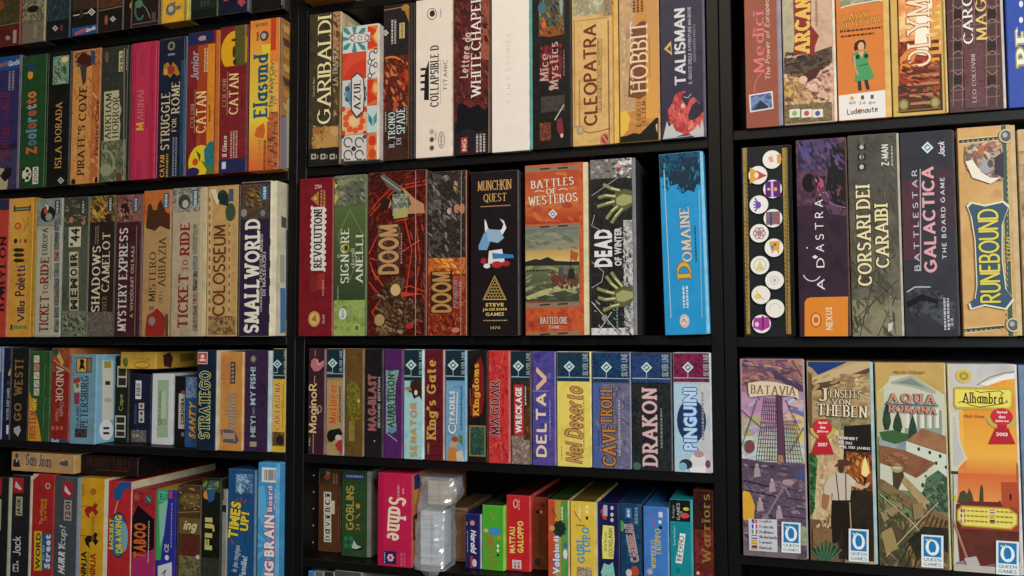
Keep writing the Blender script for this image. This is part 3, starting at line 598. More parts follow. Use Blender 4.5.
b.pl([(145, 334), (147, 316), (153, 312), (157, 308), (162, 313), (166, 318), (164, 336), (146, 337)], '#9a2822'); b.e(152, 321, 3.4, 4.4, '#8a8078'); b.n(165, 314, 170.6, 337, ['#4a3424', '#6c543c'], 60); b.done()
b = B('L2', 171.6, 206, '#a89a80', 'beige box with dark red title and wide blank cream edge', base=(3.4, '#cdb886'), yt=187.6, edge=.35)
b.n(172, 210, 200, 336, ['#a49478', '#b8a88a', '#9c8e76'], 20); b.n(172, 188, 203, 212, ['#8c8878', '#b4ac98', '#5a5c54', '#a09a88'], 60); b.e(184.5, 202, 6, 7.4, '#3c4444'); b.e(185.5, 204, 3.2, 4, '#b0b0a0'); b.r(192.5, 190, 198.6, 205, '#3c5a70', 'publisher_logo'); b.dash(193, 191, 198, 204.6, '#b8c8cc', 1, part='publisher_logo')
b.t('RIDE', 180, 223, 190, 256, '#8a2420', f='serif', w=.27, thin=.13); b.t('TO', 182.4, 260, 188.4, 270.5, '#9a4038', f='serif', w=.24); b.t('TICKET', 177.8, 274, 188.4, 328, '#8a2420', f='serif', w=.27, thin=.13)
for y, hh, c in ((224, 30, '#6a7a5c'), (256, 14, '#3c6a80'), (271, 20, '#3c4a54'), (292, 12, '#8a3a30'), (305, 26, '#5c5a3a')): b.n(193, y, 197.6, y+hh, [c, '#a09a80', c, '#3c3a30'], 150)
b.r(199.5, 188, 204, 336, '#bfb190'); b.done()
b = B('L2', 207, 239.4, '#b8935a', 'sand box with thin dark red title, horned helmet on top', base=(2.4, '#4c3c2c'), yt=185.5, edge=.22)
b.full(['#a87c44', '#c8a468', '#b89050', '#d0ae74'], 30); b.r(208, 190, 211.5, 335, '#c8ac78'); b.r(228, 190, 231, 335, '#c4a670')
for i in range(16): b.r(209, 198+i*8.4, 210.6, 202+i*8.4, '#8a6434'); b.r(228.8, 198+i*8.4, 230.2, 202+i*8.4, '#8a6434')
b.pl([(211, 190), (216, 189), (220, 200), (218, 206), (214, 198)], '#d8ccb0'); b.e(223, 196, 5, 6, '#2c3a30'); b.e(231, 212, 5, 9, '#3c5434'); b.pl([(219, 194), (229, 194), (229, 206), (220, 204)], '#26302c'); b.r(229.5, 189, 234, 201, '#3a5a74', 'publisher_logo')
b.t('COLOSSEUM', 213.4, 225, 226, 316, '#6a3422', f='stroke', w=.14); b.n(209, 316, 236, 334, ['#8a6a40', '#5c4228', '#c09a60', '#6c5030'], 70); b.e(213, 327, 3, 4, '#8c7c4c'); b.e(222, 322, 2, 2.4, '#5c4c34'); b.done()
b = B('L2', 240, 276, '#e0d6b8', 'dark purple box with chunky white title, cream border at right', base=(6.4, '#e4dcc0'), yt=181.5, side='#ded4b4', edge=.2)
b.r(239, 176, 269.8, 340, '#2f2240'); b.n(240, 184, 269.6, 219, ['#2a1c18', '#6c4a2c', '#3a3430', '#4c6c74'], 60); b.e(254, 198, 7, 9, '#3c3a3c'); b.n(248, 190, 259, 206, ['#b08a3c', '#3c2a18', '#8c6428'], 120); b.e(244, 213, 3.2, 4, '#8a8a84'); b.e(263, 213, 2.4, 3.2, '#7c7c7c'); b.r(262, 186, 268, 200, '#3a6488', 'publisher_logo'); b.dash(262.6, 187, 267, 199, '#b8ccd4', 1, part='publisher_logo')
b.sp(246, 188, 262, 208, ['#c89a4c', '#3c2818', '#8a6434', '#5c8090', '#201810'], 45, 2.2, 30); b.t('SMALLWORLD', 244.5, 219, 259.8, 333, '#e8e2d2', f='serif', w=.3, thin=.2); b.t('UN PICCOLO MONDO', 259.8, 234, 263, 282, '#b8b0b0', w=.03); b.t('DI MASSACRI', 262.8, 252, 266, 296, '#b8b0b0', w=.03); b.dash(259.8, 286, 263, 312, '#9a94a0', 1)
for y in (242, 264, 282, 300, 318): b.e(269.6, y, 1.6, 4, '#2f2240')
b.S([(281, 216), (286, 218), (286, 228), (281, 227)], '#5c5a54', 'barcode'); b.S([(280, 288), (285, 288), (285, 332), (280, 333)], '#4c84b8'); b.S([(285.5, 230), (287.6, 230), (287.6, 320), (285.5, 320)], '#6a8494'); b.S([(279.8, 255), (284, 255), (284, 282), (279.8, 282)], '#b8b09c'); b.done()

# ================================================================== fourth shelf
b = B('L3', -14, 2, '#3d5c8a', 'blue box with pale top, at the very left edge of the fourth shelf', base=(1.4, '#8aa0c0'), yt=346.5); b.n(-10, 346, 1.5, 372, ['#8494b8', '#a8b4cc'], 30); b.done()
b = B('L3', 2.6, 10.6, '#1b1d3a', 'narrow navy box with white small print and yellow moon', base=(.8, '#2c2c3c'), yt=347.5)
b.t('WATER DEEP GAMES', 6.6, 388, 9.2, 420, '#b8bcc4', w=.03); b.r(6.4, 425, 8.6, 434, '#e0e0e0', 'publisher_logo'); b.pl([(8, 375), (10.4, 368), (10.8, 373), (9.8, 376)], '#d8c048'); b.e(8.3, 383, 1.4, 2, '#3c5050'); b.done()
b = B('L3', 11, 28.8, '#1d1b18', 'black box with worn brown western-style title and white shield', base=(1, '#3a342c'), yt=348)
b.t('GO', 14, 403, 21.5, 421, '#8c6a3c', f='serif', w=.3, thin=.2); b.t('WEST!', 14.5, 359.5, 23, 396, '#8c6a3c', f='serif', w=.28, thin=.18); b.pl([(14, 428), (19.5, 425.5), (21, 430), (18, 436.5), (14, 432)], '#b8b8b4', 'publisher_logo'); b.ln([(15, 431), (20, 428)], .6, '#33302c', 'publisher_logo'); b.done()
b = B('L3', 29, 50.6, '#2d5a2a', 'green box with red letters on a yellow wave at its foot', base=(1.4, '#24441f'), yt=351)
for i, (ch, c) in enumerate(zip('DICEG', ('#d8d0b8', '#c88878', '#d8d0b8', '#c8c4b0', '#c8c0a8'))): b.r(34, 355.5+i*8.2, 39.4, 362.7+i*8.2, c); b.ln([(35, 357+i*8.2), (38.4, 361+i*8.2)], .7, '#4c3c2c')
b.pl([(28, 386), (30, 392), (35, 410), (39, 424), (42, 445), (28, 445)], '#d9982e'); b.t('HUSTEN', 29.4, 411, 36, 439, '#b83a2c', f='serif', w=.28, thin=.18); b.t('Gelber', 30.5, 398, 37, 411, '#e8c040', w=.05, o='#9a5a20'); b.ln([(45.4, 364), (44.4, 386), (43, 396), (46, 398), (44, 404), (43.4, 428)], .6, '#7a9a6a'); b.done()
b = B('L3', 51, 69.6, '#8c241c', 'red fantasy box with cream downward title and dragon-gold top', base=(1, '#a84a20'), yt=348, side='#c2702c', topcol='#b8642c')
b.n(50, 346, 70, 372, ['#2c4a44', '#b8602c', '#7a2820', '#d0a050'], 70); b.pl([(54, 350), (58, 349), (64, 362), (62, 366)], '#d8a850'); b.e(56, 352, 3, 4, '#2c5450'); b.n(50.6, 372, 69.6, 437, ['#7a1c18', '#9a2c20', '#861f1a'], 30); b.ln([(54, 360), (69, 371)], 1, '#c8a890')
b.t('ANDOR', 56, 366, 63.6, 402, '#d8c8b0', f='serif', w=.16, d='d'); b.t('Chada', 60, 402, 64, 416, '#b89884', f='stroke', w=.14, d='d'); b.t('Thorn', 55.5, 408, 59.4, 421, '#b89884', f='stroke', w=.14, d='d')
for x in (53, 57.4, 61.8): b.e(x, 428, 1.5, 2.2, '#c86450')
b.pl([(49, 438.4), (69, 439.8), (69, 446), (49, 446)], '#2a4c86', 'publisher_logo'); b.t('Giochi', 51.4, 438.8, 59, 442.6, '#e4e6ea', d='h', part='publisher_logo'); b.done()
b = B('L3', 70.2, 96.2, '#6f9db2', 'light blue box with dark blue capitals and small yellow dragon stamp', base=(1, '#7db4d0'), yt=354.4, side='#7fbcd8', edge=.3, yb=444.2)
b.r(76.3, 357.6, 91.8, 372.6, '#26221c'); b.r(77, 358.4, 86.4, 371.8, '#d8a84a'); b.r(87.4, 358.4, 91.2, 371.8, '#8a7458'); b.pl([(79, 370), (80.5, 364), (80, 360), (82, 358.8), (84.6, 361), (83.4, 364), (85.4, 370), (82.4, 368)], '#1f1c18')
b.t('PETERSBURG', 80.6, 376, 88.4, 428, '#24384c', f='serif', w=.22); b.t('SANKT', 76, 399, 79.6, 427.5, '#3c5464', f='serif', w=.18); b.r(75, 428.6, 87, 437.4, '#3a3434'); b.ln([(76, 434), (80, 430), (84, 436), (86, 430)], .7, '#6c6464'); b.pl([(73.4, 379), (80, 377), (81, 391.6), (74.6, 392.4)], '#c8b8a0'); b.e(77.6, 385.5, 1.8, 2.6, '#5a7a3c'); b.pl([(73.4, 379), (80, 377), (80.4, 382), (74, 384)], '#b03a2c'); b.r(74.4, 393, 79.6, 404, '#9a3a48')
b.S([(102, 360), (113, 361), (113, 420), (102, 421)], '#d8d8c8', 'price_label'); b.S([(104, 361), (111, 361.5), (111, 368), (104, 368)], '#b09a40', 'price_label'); b.S([(105, 381), (110, 381), (110, 385), (105, 385)], '#3c2c34', 'price_label'); b.S([(104, 398), (111, 398), (111, 402), (104, 402)], '#b8b8ac', 'price_label')
pc = [(106+7*cos(radians(a)), 430+10.5*sin(radians(a))) for a in range(0, 360, 20)]; b.S(pc, '#e8ecec', 'price_label'); b.S([(103, 427), (109, 427), (109, 429.4), (103, 429.4)], '#2c3440', 'price_label'); b.S([(103, 432), (109, 432), (109, 434.4), (103, 434.4)], '#2c3440', 'price_label'); b.done()
PB = b
b = B('L3', 114.6, 129, '#151c14', 'black-green box with white boxed cards above and below, beside light blue box', base=(1, '#20241f'), yt=356, p=-.036)
b.r(117.4, 366, 127, 387, '#b8b8a8'); b.r(118.4, 368, 126, 376, '#2a2c26'); b.r(118.4, 378, 126, 385.4, '#2a2c26'); b.r(115.4, 415.6, 125.6, 437.4, '#c8c8bc'); b.r(116.4, 417, 124.6, 423, '#2c2e28'); b.r(116.4, 424.4, 124.6, 430, '#2c2e28'); b.r(116.4, 431.4, 124.6, 436.2, '#2c2e28'); b.t('Cape', 119, 394, 124, 411, '#8a9a58', f='stroke', w=.16); b.done()
b = B('L3', 130, 151.6, '#17203e', 'navy box showing a barcode and white age symbols', base=(1, '#22283c'), yt=374.4, p=-.045)
b.barcode(135.6, 380.6, 141.4, 399, 'v')
for y in (403, 410.4, 416.6): b.r(139, y, 144.4, y+6, '#c8c4bc'); b.e(141.6, y+3, 1.4, 1.8, '#8a3a34' if y < 409 else '#4a4c58')
b.n(131.6, 430, 146.6, 443, ['#d8d4cc', '#7a6a50', '#2c3a5c', '#c8c8cc'], 120); b.dash(134, 404, 137.6, 424, '#4a5474', 1); b.done()
# white plastic case
b = B('L3', 152, 173.8, '#d4d9dc', 'white translucent plastic case with pale green label', base=(1.6, '#b8bec2'), yt=373.6, p=-.03, name='plastic_case', cat='plastic case', edge=.0, wear=.04, rough=.25)
b.tn = 'paper_label'; b.r(157.4, 380, 168.4, 437.4, '#9cba92', 'paper_label'); b.r(161.6, 391.6, 166, 419, '#b4cca8', 'paper_label'); b.t('WARNING', 158.8, 391, 161, 419, '#5c7a58', part='paper_label'); b.t('CE', 158.4, 419, 161.4, 425, '#3c5440', part='paper_label'); b.ring(164.4, 422, 1.9, 2.9, .7, '#b05048', 'paper_label'); b.done()
b = B('L3', 174.6, 186, '#14161c', 'black box with white strip of black capitals, behind the blue one', base=(.8, '#20222a'), yt=376, p=-.03)
b.r(178.6, 393.6, 185, 428.8, '#c0bcb0'); b.t('CORDOBA', 180.6, 398, 184.4, 424.6, '#24221e', w=.05); b.e(183, 434.4, 1.8, 2.4, '#7c7c80'); b.e(183.4, 392.4, 2.4, 2, '#8a5a44'); b.done()
b = B('L3', 185.4, 197, '#22508c', 'royal blue box with slanted gold title, half behind a black-blue box', base=(.8, '#2c5c94'), yt=377, p=-.012, depth=.2)
b.n(185.4, 377, 197, 398, ['#4a7ab0', '#8aa0b8', '#2c5490', '#a07a5c'], 90); b.t('SANTY', 189, 402, 196, 438, '#d8a03c', w=.05, sk=.35, o='#2c2418'); b.done()
b = B('L3', 120.4, 156.4, '#d9ab3a', 'yellow box lying flat on top of the upright small boxes', zb=-.0705, yt=352, ym=363, p=-.028, depth=.17, side='#d0a432', edge=.3, base=(1, '#caa032'))
b.t('CARCASSONNE', 133, 357.4, 151, 361.4, '#b08424', f='serif', w=.2, d='h'); b.ring(142, 365, 8, 3, 1.4, '#a87a24'); b.e(125.4, 362, 2.8, 4.6, '#6c7a3c'); b.pl([(122.6, 358), (128, 365), (125, 368)], '#5a6a34')
b.S([(163, 355), (170, 352), (173, 358), (171, 368), (164, 366)], '#4c2420'); b.S([(157, 369), (195, 366), (195, 366.8), (157, 370)], '#6c3c24'); b.S([(180, 354), (194, 353), (194, 360), (180, 362)], '#8a7428'); b.done()
b = B('L3', 196.6, 217.4, '#16243c', 'dark navy box with yellow-outlined capitals and red square emblem', base=(2, '#c8c4a8'), yt=350, edge=.2, yb=450.6)
b.r(197.6, 352, 207.6, 364, '#d8d8d0', 'publisher_logo'); b.r(198.2, 352.8, 207, 363.4, '#c8463c', 'publisher_logo'); b.e(202.6, 356.4, 1.8, 2, '#e4dcd4', 'publisher_logo'); b.r(199.6, 359, 205.6, 361, '#e4dcd4', 'publisher_logo')
b.t('STRATEGO', 199.4, 371.4, 210, 438.6, '#1c2c48', f='serif', w=.24, o='#ccd282', ow=.09); b.done()
b = B('L3', 217.8, 243.4, '#c98a42', 'orange-tan box with blue drop-cap title reading upwards', base=(1.4, '#e0b070'), yt=352, edge=.3, yb=451)
b.t('LUDOVIC', 221, 355, 226, 388, '#c06a3c', f='stroke', w=.12); b.t('GABRIEL', 227, 356, 230.4, 388, '#c06a3c', f='stroke', w=.12); b.r(230.6, 362, 235.4, 383.6, '#3a3438', 'publisher_logo')
for i in range(5): b.r(231.6, 363.6+i*4, 234.2, 366+i*4, '#b08c6c', 'publisher_logo')
b.t('vanhoe', 226, 392, 235.6, 430, '#a89c90', f='serif', w=.24, o='#7a5c48', ow=.05); b.pl([(220.6, 430), (226, 429), (235, 431), (239, 440), (237, 443.6), (223, 442)], '#5a5468'); b.t('I', 222.5, 431, 235, 441, '#b09070', f='serif', w=.3); b.done()
b = B('L3', 244, 271, '#33203e', 'purple box with pale blue capitals reading upwards', base=(4, '#bcd0d8'), yt=350.4, edge=.2, yb=452)
b.n(244, 350, 268, 452, ['#2c1b38', '#402a4c', '#341f42'], 30); b.e(253.6, 359, 3.6, 4.6, '#4c4050'); b.e(253.4, 359, 2.2, 2.8, '#a08c7c'); b.t('HEY!', 250.4, 416, 255.6, 437, '#a8c4cc', w=.04); b.t("THAT'S", 252.4, 407.4, 255, 414.6, '#8ca4b0', w=.02); b.t('MY', 250.4, 391, 255.6, 405, '#a8c4cc', w=.04); b.t('FISH!', 250.4, 367, 255.8, 388.6, '#a8c4cc', w=.04); b.r(250, 441.6, 256.6, 446.6, '#a89c78', 'publisher_logo'); b.done()

def silver(row, x0, x1, label, ylo, yt, yb=None, c='#16303c', base=(1, '#9aa8ac'), body='#c8a070', band2=None, edge=.3, p=None):
    b = B(row, x0, x1, body, label, base=base, yt=yt, edge=edge, yb=yb, p=p)
    b.band(yt-8, ylo, c, 'series_band'); b.tn = 'title_lettering'
    w = x1-x0
    cx = x0+w*.36; r = min(5.6, w*.27); cy = yt+(ylo-yt)*.50
    if band2: b.n(None, yt-8, 0, ylo, band2, 40, part='series_band')
    b.band(ylo-4.4, ylo-3.6, '#9fb0b4', 'series_band'); b.ln([(cx, cy+r), (cx, cy+r*1.9), (x0+.6, cy+r*1.9)], .7, '#a8b8bc', 'series_band'); b.diamond(cx, cy, r, '#c8dcdc', '#2c5c68')
    b.t('SILVER LINE', x0+w*.74, yt+2, x0+w*.90, ylo-6, '#94a8ac', w=.03, part='series_band')
    return b
b = silver('L3', 271.4, 288.2, 'silver-banded yellow box with small battle scene, rightmost of left bookcase', 379.4, 348.6, 452.6, body='#d8a828')
b.n(272, 379, 288, 452, ['#d8aa28', '#e0b83c', '#d09c24'], 30); b.t('CARTAGENA', 274.6, 382, 280.4, 430, '#b85a40', f='serif', w=.3, o='#f0d890', ow=.06); b.ln([(283.4, 384), (282.8, 428)], .8, '#9a7424'); b.n(None, 432, 0, 446, ['#3a2a1c', '#8a6a2c', '#2c2418', '#b8862c'], 130); b.e(280, 440, 4, 5, '#2c2218'); b.done()

# ================================================================== lowest visible shelf
b = B('L4', -12, 10.4, '#1b1b1b', 'black box with cream lid edge, leftmost of the lowest row', base=(4.6, '#b8bca4'), yt=477)
b.r(-8, 478, 2, 495, '#a8242c', 'publisher_logo'); b.r(-4, 499, 1.2, 530, '#b0ac90'); b.done()
b = B('L4', 10.8, 31, '#202020', 'black box with thin white title and red hand emblem above a cream plate', base=(3, '#ddc8b0'), yt=475, edge=.4)
b.r(13, 477.6, 23.6, 493, '#b5232c', 'publisher_logo'); b.pl([(16, 481), (22, 489), (20, 490), (15, 487)], '#e4c4c0', 'publisher_logo'); b.r(16, 496.6, 22.6, 515.6, '#b0a888', 'publisher_logo'); b.t('JACK', 17, 498, 21.6, 514.6, '#2c2a24', part='publisher_logo', w=.05)
b.t('Jack', 12.6, 536, 21, 555.4, '#d4d8d4', f='stroke', w=.13); b.r(13, 564, 18.6, 571.6, '#c4c8c8'); b.t('M', 14, 565, 18, 571, '#222222', w=.05); b.e(17.6, 562, 1, 1.4, '#c4c8c8'); b.done()
b = B('L4', 31.4, 53.6, '#b02320', 'red word game box with yellow and blue stacked title blocks', base=(.8, '#8c1c1c'), yt=474, edge=.2)
b.t('Tug of Words', 43.4, 498.6, 47.4, 521, '#d8952c'); b.t('The Infamous', 39.6, 498.6, 43, 524.6, '#d8952c'); b.e(48, 486, 2.6, 3.2, '#c8a890', 'publisher_logo'); b.e(48, 486, 1.4, 1.8, '#8a2420', 'publisher_logo'); b.pl([(32, 481), (32, 474), (40, 474)], '#dcc0a8')
b.pl([(34.4, 531), (42, 531), (42, 570.6), (34, 570.6)], '#d8b828'); b.t('WORD', 35.8, 532.6, 40.6, 569.4, '#3c2a18', w=.03); b.pl([(42, 533), (51.6, 533.6), (50.6, 570), (42, 570)], '#2c5c8c'); b.t('Street', 44.6, 534.6, 50.6, 568.6, '#d8e0e4', w=.05); b.t('on the', 42.4, 545, 44.4, 560, '#c8d4d8', w=.02); b.done()
b = B('L4', 54, 79.6, '#454e50', 'slate grey box with slanting white title and red hand emblem', base=(4.6, '#8ea0ac'), yt=477, edge=.25)
b.r(62.6, 482, 72.6, 497, '#b5232c', 'publisher_logo'); b.pl([(65, 485), (71, 494), (69, 495), (64.6, 491)], '#e8d0cc', 'publisher_logo'); b.r(64, 500, 71.6, 520.6, '#a8a49c', 'publisher_logo'); b.t('1201', 65, 501.6, 70.6, 519, '#6c3c3c', w=.04, part='publisher_logo')
b.t('HURRY', 58.4, 544, 65, 573, '#dde2e0', w=.05, sk=.25); b.t("'cup!", 59, 526, 67.6, 548.6, '#bcc4c4', w=.01, sk=.2); b.done()
b = B('L4', 80, 107, '#dca319', 'yellow box with red and black ninja figures', base=(5, '#d8d8c4'), yt=478.4, edge=.25)
b.r(81, 484, 85, 496, '#c08c1c'); b.e(93.4, 491.6, 3, 3.6, '#a8741c', 'publisher_logo')
for oy, c in ((0, '#a8281c'), (29.4, '#1c1815')):
    b.pl([(84.6, 509.4+oy), (88, 506+oy), (92, 506.6+oy), (95, 503+oy), (98, 504.4+oy), (96, 509+oy), (98.6, 512+oy), (95.6, 516+oy), (92.4, 511+oy), (89, 513+oy), (90, 519+oy), (86, 515+oy)], c); b.e(89.4, 509.6+oy, 2.6, 3.6, c); b.ln([(81, 506+oy), (92, 507+oy)], .6, c)
b.dash(91.6, 516, 94.6, 540, '#a8741c', 2); b.t('NINJA', 80.8, 551, 87, 578, '#1c1612', f='stroke', w=.2); b.t('NINJA', 89.6, 553, 96, 578, '#a8281c', f='stroke', w=.2); b.ln([(88.4, 552), (87.8, 580)], .7, '#1c1612'); b.done()
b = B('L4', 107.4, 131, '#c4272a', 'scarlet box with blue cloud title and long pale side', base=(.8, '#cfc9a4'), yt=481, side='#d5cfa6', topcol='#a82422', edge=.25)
b.pl([(114, 489), (122, 481), (134, 480), (134, 486), (124, 490), (121, 500), (114, 500)], '#22559c'); b.ln([(118, 501), (114.6, 513)], 1.4, '#d8b08c'); b.e(118.4, 535, 9, 23, '#1f2a3a'); b.e(118.4, 535, 8.2, 21.6, '#2c7cb4'); b.e(123.4, 537, 4.6, 15, '#7cb0c8'); b.t('BACKSEAT', 109.4, 519, 113.6, 549.4, '#e4d850', w=.05, o='#2c5c2c'); b.t('DRAWING', 115.4, 515.4, 122.6, 553, '#e4d850', w=.05, o='#1f3a2c', rot=3); b.done()
b = B('L4', 131.4, 155.4, '#a8202c', 'dark red and pink box with fiery orange title', base=(.8, '#7c1c28'), yt=490, edge=.2)
b.n(131, 488, 155, 521, ['#2c1418', '#a8222c', '#c02c34', '#5c181c'], 25, dist=1.5); b.pl([(131, 521), (138, 505), (155, 520), (155, 552), (131, 552)], '#1c1014'); b.e(136.6, 497, 3, 3.4, '#b84c54', 'publisher_logo'); b.r(145.6, 495, 151.4, 503, '#2c6c64', 'publisher_logo'); b.ln([(147, 497), (150, 501)], .9, '#c8d4cc', 'publisher_logo')
b.pl([(131, 558), (138, 557), (155, 548), (155, 580), (131, 580)], '#b62a68'); b.t('TABOO', 133.6, 523, 146.4, 558, '#d8682c', w=.05, o='#5c1c18', ow=.04); b.dash(147.8, 521, 149.6, 563, '#c8b0a8', 1); b.done()
b = B('L4', 155.8, 177.4, '#2c2f9c', 'green and violet-blue box with white recycling marks', base=(2.6, '#1c1f52'), yt=489.4, edge=.2, topcol='#c8a82c')
b.pl([(154, 486), (168.5, 486), (167, 506), (163, 540), (160.6, 560), (154, 560)], '#3fae6a'); b.pl([(159, 505), (168, 500), (164, 535), (160, 548)], '#8ac8b4'); b.r(159, 492, 166.6, 501, '#5cc8a8', 'publisher_logo'); b.t('EU', 160, 493.4, 166, 500, '#1c6c5c', w=.03, d='h', part='publisher_logo'); b.r(168.6, 490.6, 172.6, 498.6, '#a84c5c', 'publisher_logo'); b.t('CE', 164.6, 544, 168.8, 552.4, '#d4d8e0', w=.02); b.e(167, 557.6, 2, 2.6, '#e0e4ea'); b.dash(170.6, 503, 172.6, 548, '#8c94c8', 1); b.pl([(158, 566), (172, 562), (172, 580), (158, 580)], '#d8dce0'); b.ln([(162, 574), (166, 570), (164, 576)], 1.2, '#2c3440'); b.done()
b = B('L4', 177.8, 201.2, '#4a3222', 'antique brown and gold box with script title', base=(.8, '#2c2018'), yt=485)
b.full(['#3a2418', '#5c3c24', '#4a3020'], 40); b.e(189.6, 500.6, 10, 7.4, '#6c5c2c'); b.n(182, 496, 197, 505, ['#8a7a3c', '#5c4c24', '#a09048'], 120); b.r(179, 518, 200.6, 534, '#6c5a30'); b.sp(179, 536, 200, 576, ['#8c8458', '#3a2c20', '#6c6440', '#5c241e', '#a89c6c'], 60, 2.4, 70); b.sp(179.5, 487, 200, 510, ['#8a7a3c', '#5c4424', '#b0a060', '#4a3020'], 40, 2, 10); b.t('ing', 184, 521, 196.6, 533, '#d8cc94', f='stroke', w=.22, d='h', sk=.3); b.ln([(179, 512.4), (200, 511.6)], 1, '#8c7c4c'); b.n(182, 536, 200.6, 556, ['#4a201c', '#6c2c24', '#3c2820'], 60); b.n(179, 556, 201, 580, ['#2c2418', '#8c8458', '#4c442c', '#6c6440'], 80); b.e(198, 557, 2.2, 2.2, '#c8c09c'); b.done()
b = B('L4', 201.6, 221, '#151a12', 'black-green box with pale yellow blocky title and orange sun', base=(1, '#1c2418'), yt=478)
b.n(None, 480, 0, 492, ['#1c2c18', '#4c6a34', '#1a2214', '#7a8c50'], 90); b.e(206.6, 495, 3.3, 4.3, '#dc8f2c'); b.pl([(206, 489), (212, 481), (216, 484), (214, 500), (209, 503)], '#2c5c88'); b.sp(202, 481, 219, 491, ['#4c6a34', '#8a9c50', '#1a2214', '#a8b070'], 24, 2.4, 150, .25); b.sp(202, 556, 219, 580, ['#3c4434', '#22281c', '#4c5440'], 30, 2, 60); b.t('FIJI', 205, 517.6, 214.6, 550, '#c8c26a', w=.05); b.n(None, 558, 0, 582, ['#141810', '#3c4434', '#1c2018'], 110); b.done()
b = B('L4', 221.6, 227, '#8c8c84', 'thin grey-edged box squeezed between two dark boxes', base=(.8, '#9a9a90'), yt=489.6); b.pl([(221, 505), (227, 505), (227, 513), (221, 511)], '#22241f'); b.r(221, 488, 224, 500, '#4a5c34'); b.done()
b = B('L4', 227.4, 256, '#1c4a80', 'deep blue box with wavy yellow two-line title', base=(2.2, '#8ab0cc'), yt=469.4, edge=.35)
b.full(['#174072', '#20588e', '#1a4a80'], 35, stretch=(1, 1, .3)); b.n(236, 474, 253, 493, ['#1c4a7c', '#8ab4d0', '#2c649c', '#1c4474'], 110); b.e(241, 489, 3, 5, '#a8c8dc')
b.sp(237, 474, 251, 494, ['#a8c8dc', '#1c4474', '#5c90b8', '#d0e0e8'], 30, 2.2, 60, .3); b.t('TIMES', 229.6, 501.4, 239.8, 538.6, '#e8d43c', w=.05, o='#1a1c24', ow=.08, rot=-6); b.t('UP!', 240.4, 512, 249, 531, '#e8d43c', w=.05, o='#1a1c24', ow=.08, rot=-4)
for a, b2 in (((238, 499), (236, 502)), ((242, 497.6), (241, 501)), ((246, 499.6), (244, 503)), ((231, 540), (234, 543.6))): b.ln([a, b2], 1.6, '#c0402c')
b.t('le jeu magique', 233, 545, 240.4, 572, '#b8ccd8', w=.02, rot=-8); b.t('Famille!', 240.6, 556, 246.6, 578, '#c4d4dc', w=.03, rot=-8); b.done()
b = B('L4', 257.4, 287.6, '#3a9bd8', 'sky blue box with barcode on top and white bubbly title', base=(3.4, '#62b4e4'), yt=463, side='#4aa4dc', p=.018, edge=.35)
for k, a in enumerate(range(8, 360, 40)): b.pl([(270, 545), (270+60*cos(radians(a)), 545+60*sin(radians(a))), (270+60*cos(radians(a+17)), 545+60*sin(radians(a+17)))], '#5cb2e2')
b.barcode(262, 467.6, 279.6, 482.4); b.t('BRAIN', 264.4, 515, 274.6, 556.6, '#f0ecec', w=.05, o='#b02c5c', ow=.1); b.t('BIG', 264.6, 561, 274, 585, '#f0ecec', w=.05, o='#b02c5c', ow=.1); b.t('Academy', 275, 530, 281, 572, '#f0dce4', w=.03, o='#b02c5c', ow=.07); b.t('Board', 268, 486, 272.6, 511.6, '#f0dce4', w=.03, o='#b02c5c', ow=.06); b.t('Game', 274, 488, 278, 510, '#f0dce4', w=.03, o='#b02c5c', ow=.06); b.done()
# two boxes lying across the row
ZT = at(43, 474.5, 0)[1]
b = B('L4', 11.4, 74.8, '#c99c62', 'tan box lying flat with blue title, over the black boxes', zb=ZT+.0035, yt=453.5, ym=462, p=-.004, depth=.2, side='#d9a866', edge=.3, base=(.6, '#d0a064'), name='card_game_box', cat='card game box')
b.t('San Juan', 26, 454.6, 52, 466.6, '#3c4c74', f='serif', w=.22, d='h', rot=-2); b.pl([(13, 466.6), (13.6, 459.6), (16.4, 458), (19, 460), (20.4, 467)], '#2a2228'); b.e(16.8, 455.6, 1.6, 2.4, '#5c4438'); b.r(16, 458.6, 17.6, 462, '#c8b8a0'); b.pl([(59, 463), (62, 461), (64.4, 460), (68, 460.6), (68, 466.4), (61, 465.4)], '#4c5468'); b.pl([(61.6, 461), (64, 459.4), (65, 461.4)], '#d8c448'); b.done()
b = B('L4', 80.6, 138, '#1e1512', 'very dark brown box lying flat behind the tan one, dim red title', zb=ZT+.0035, yt=456, ym=466, p=-.016, depth=.2, base=(.8, '#1a1210'), edge=.1)
b.t('HOBBIT TALES', 87, 458.4, 131, 468, '#4a2418', f='serif', w=.2, d='h', rot=-2); b.dash(98, 469.6, 128, 471.4, '#5c3020', 1, 'h'); b.done()
# ================================================================== MIDDLE BOOKCASE, top shelf: only the overhanging underside shows
b = B('M0', 299, 345, '#b87c34', 'orange-brown box overhanging the top shelf of the middle bookcase', p=.045); b.done()
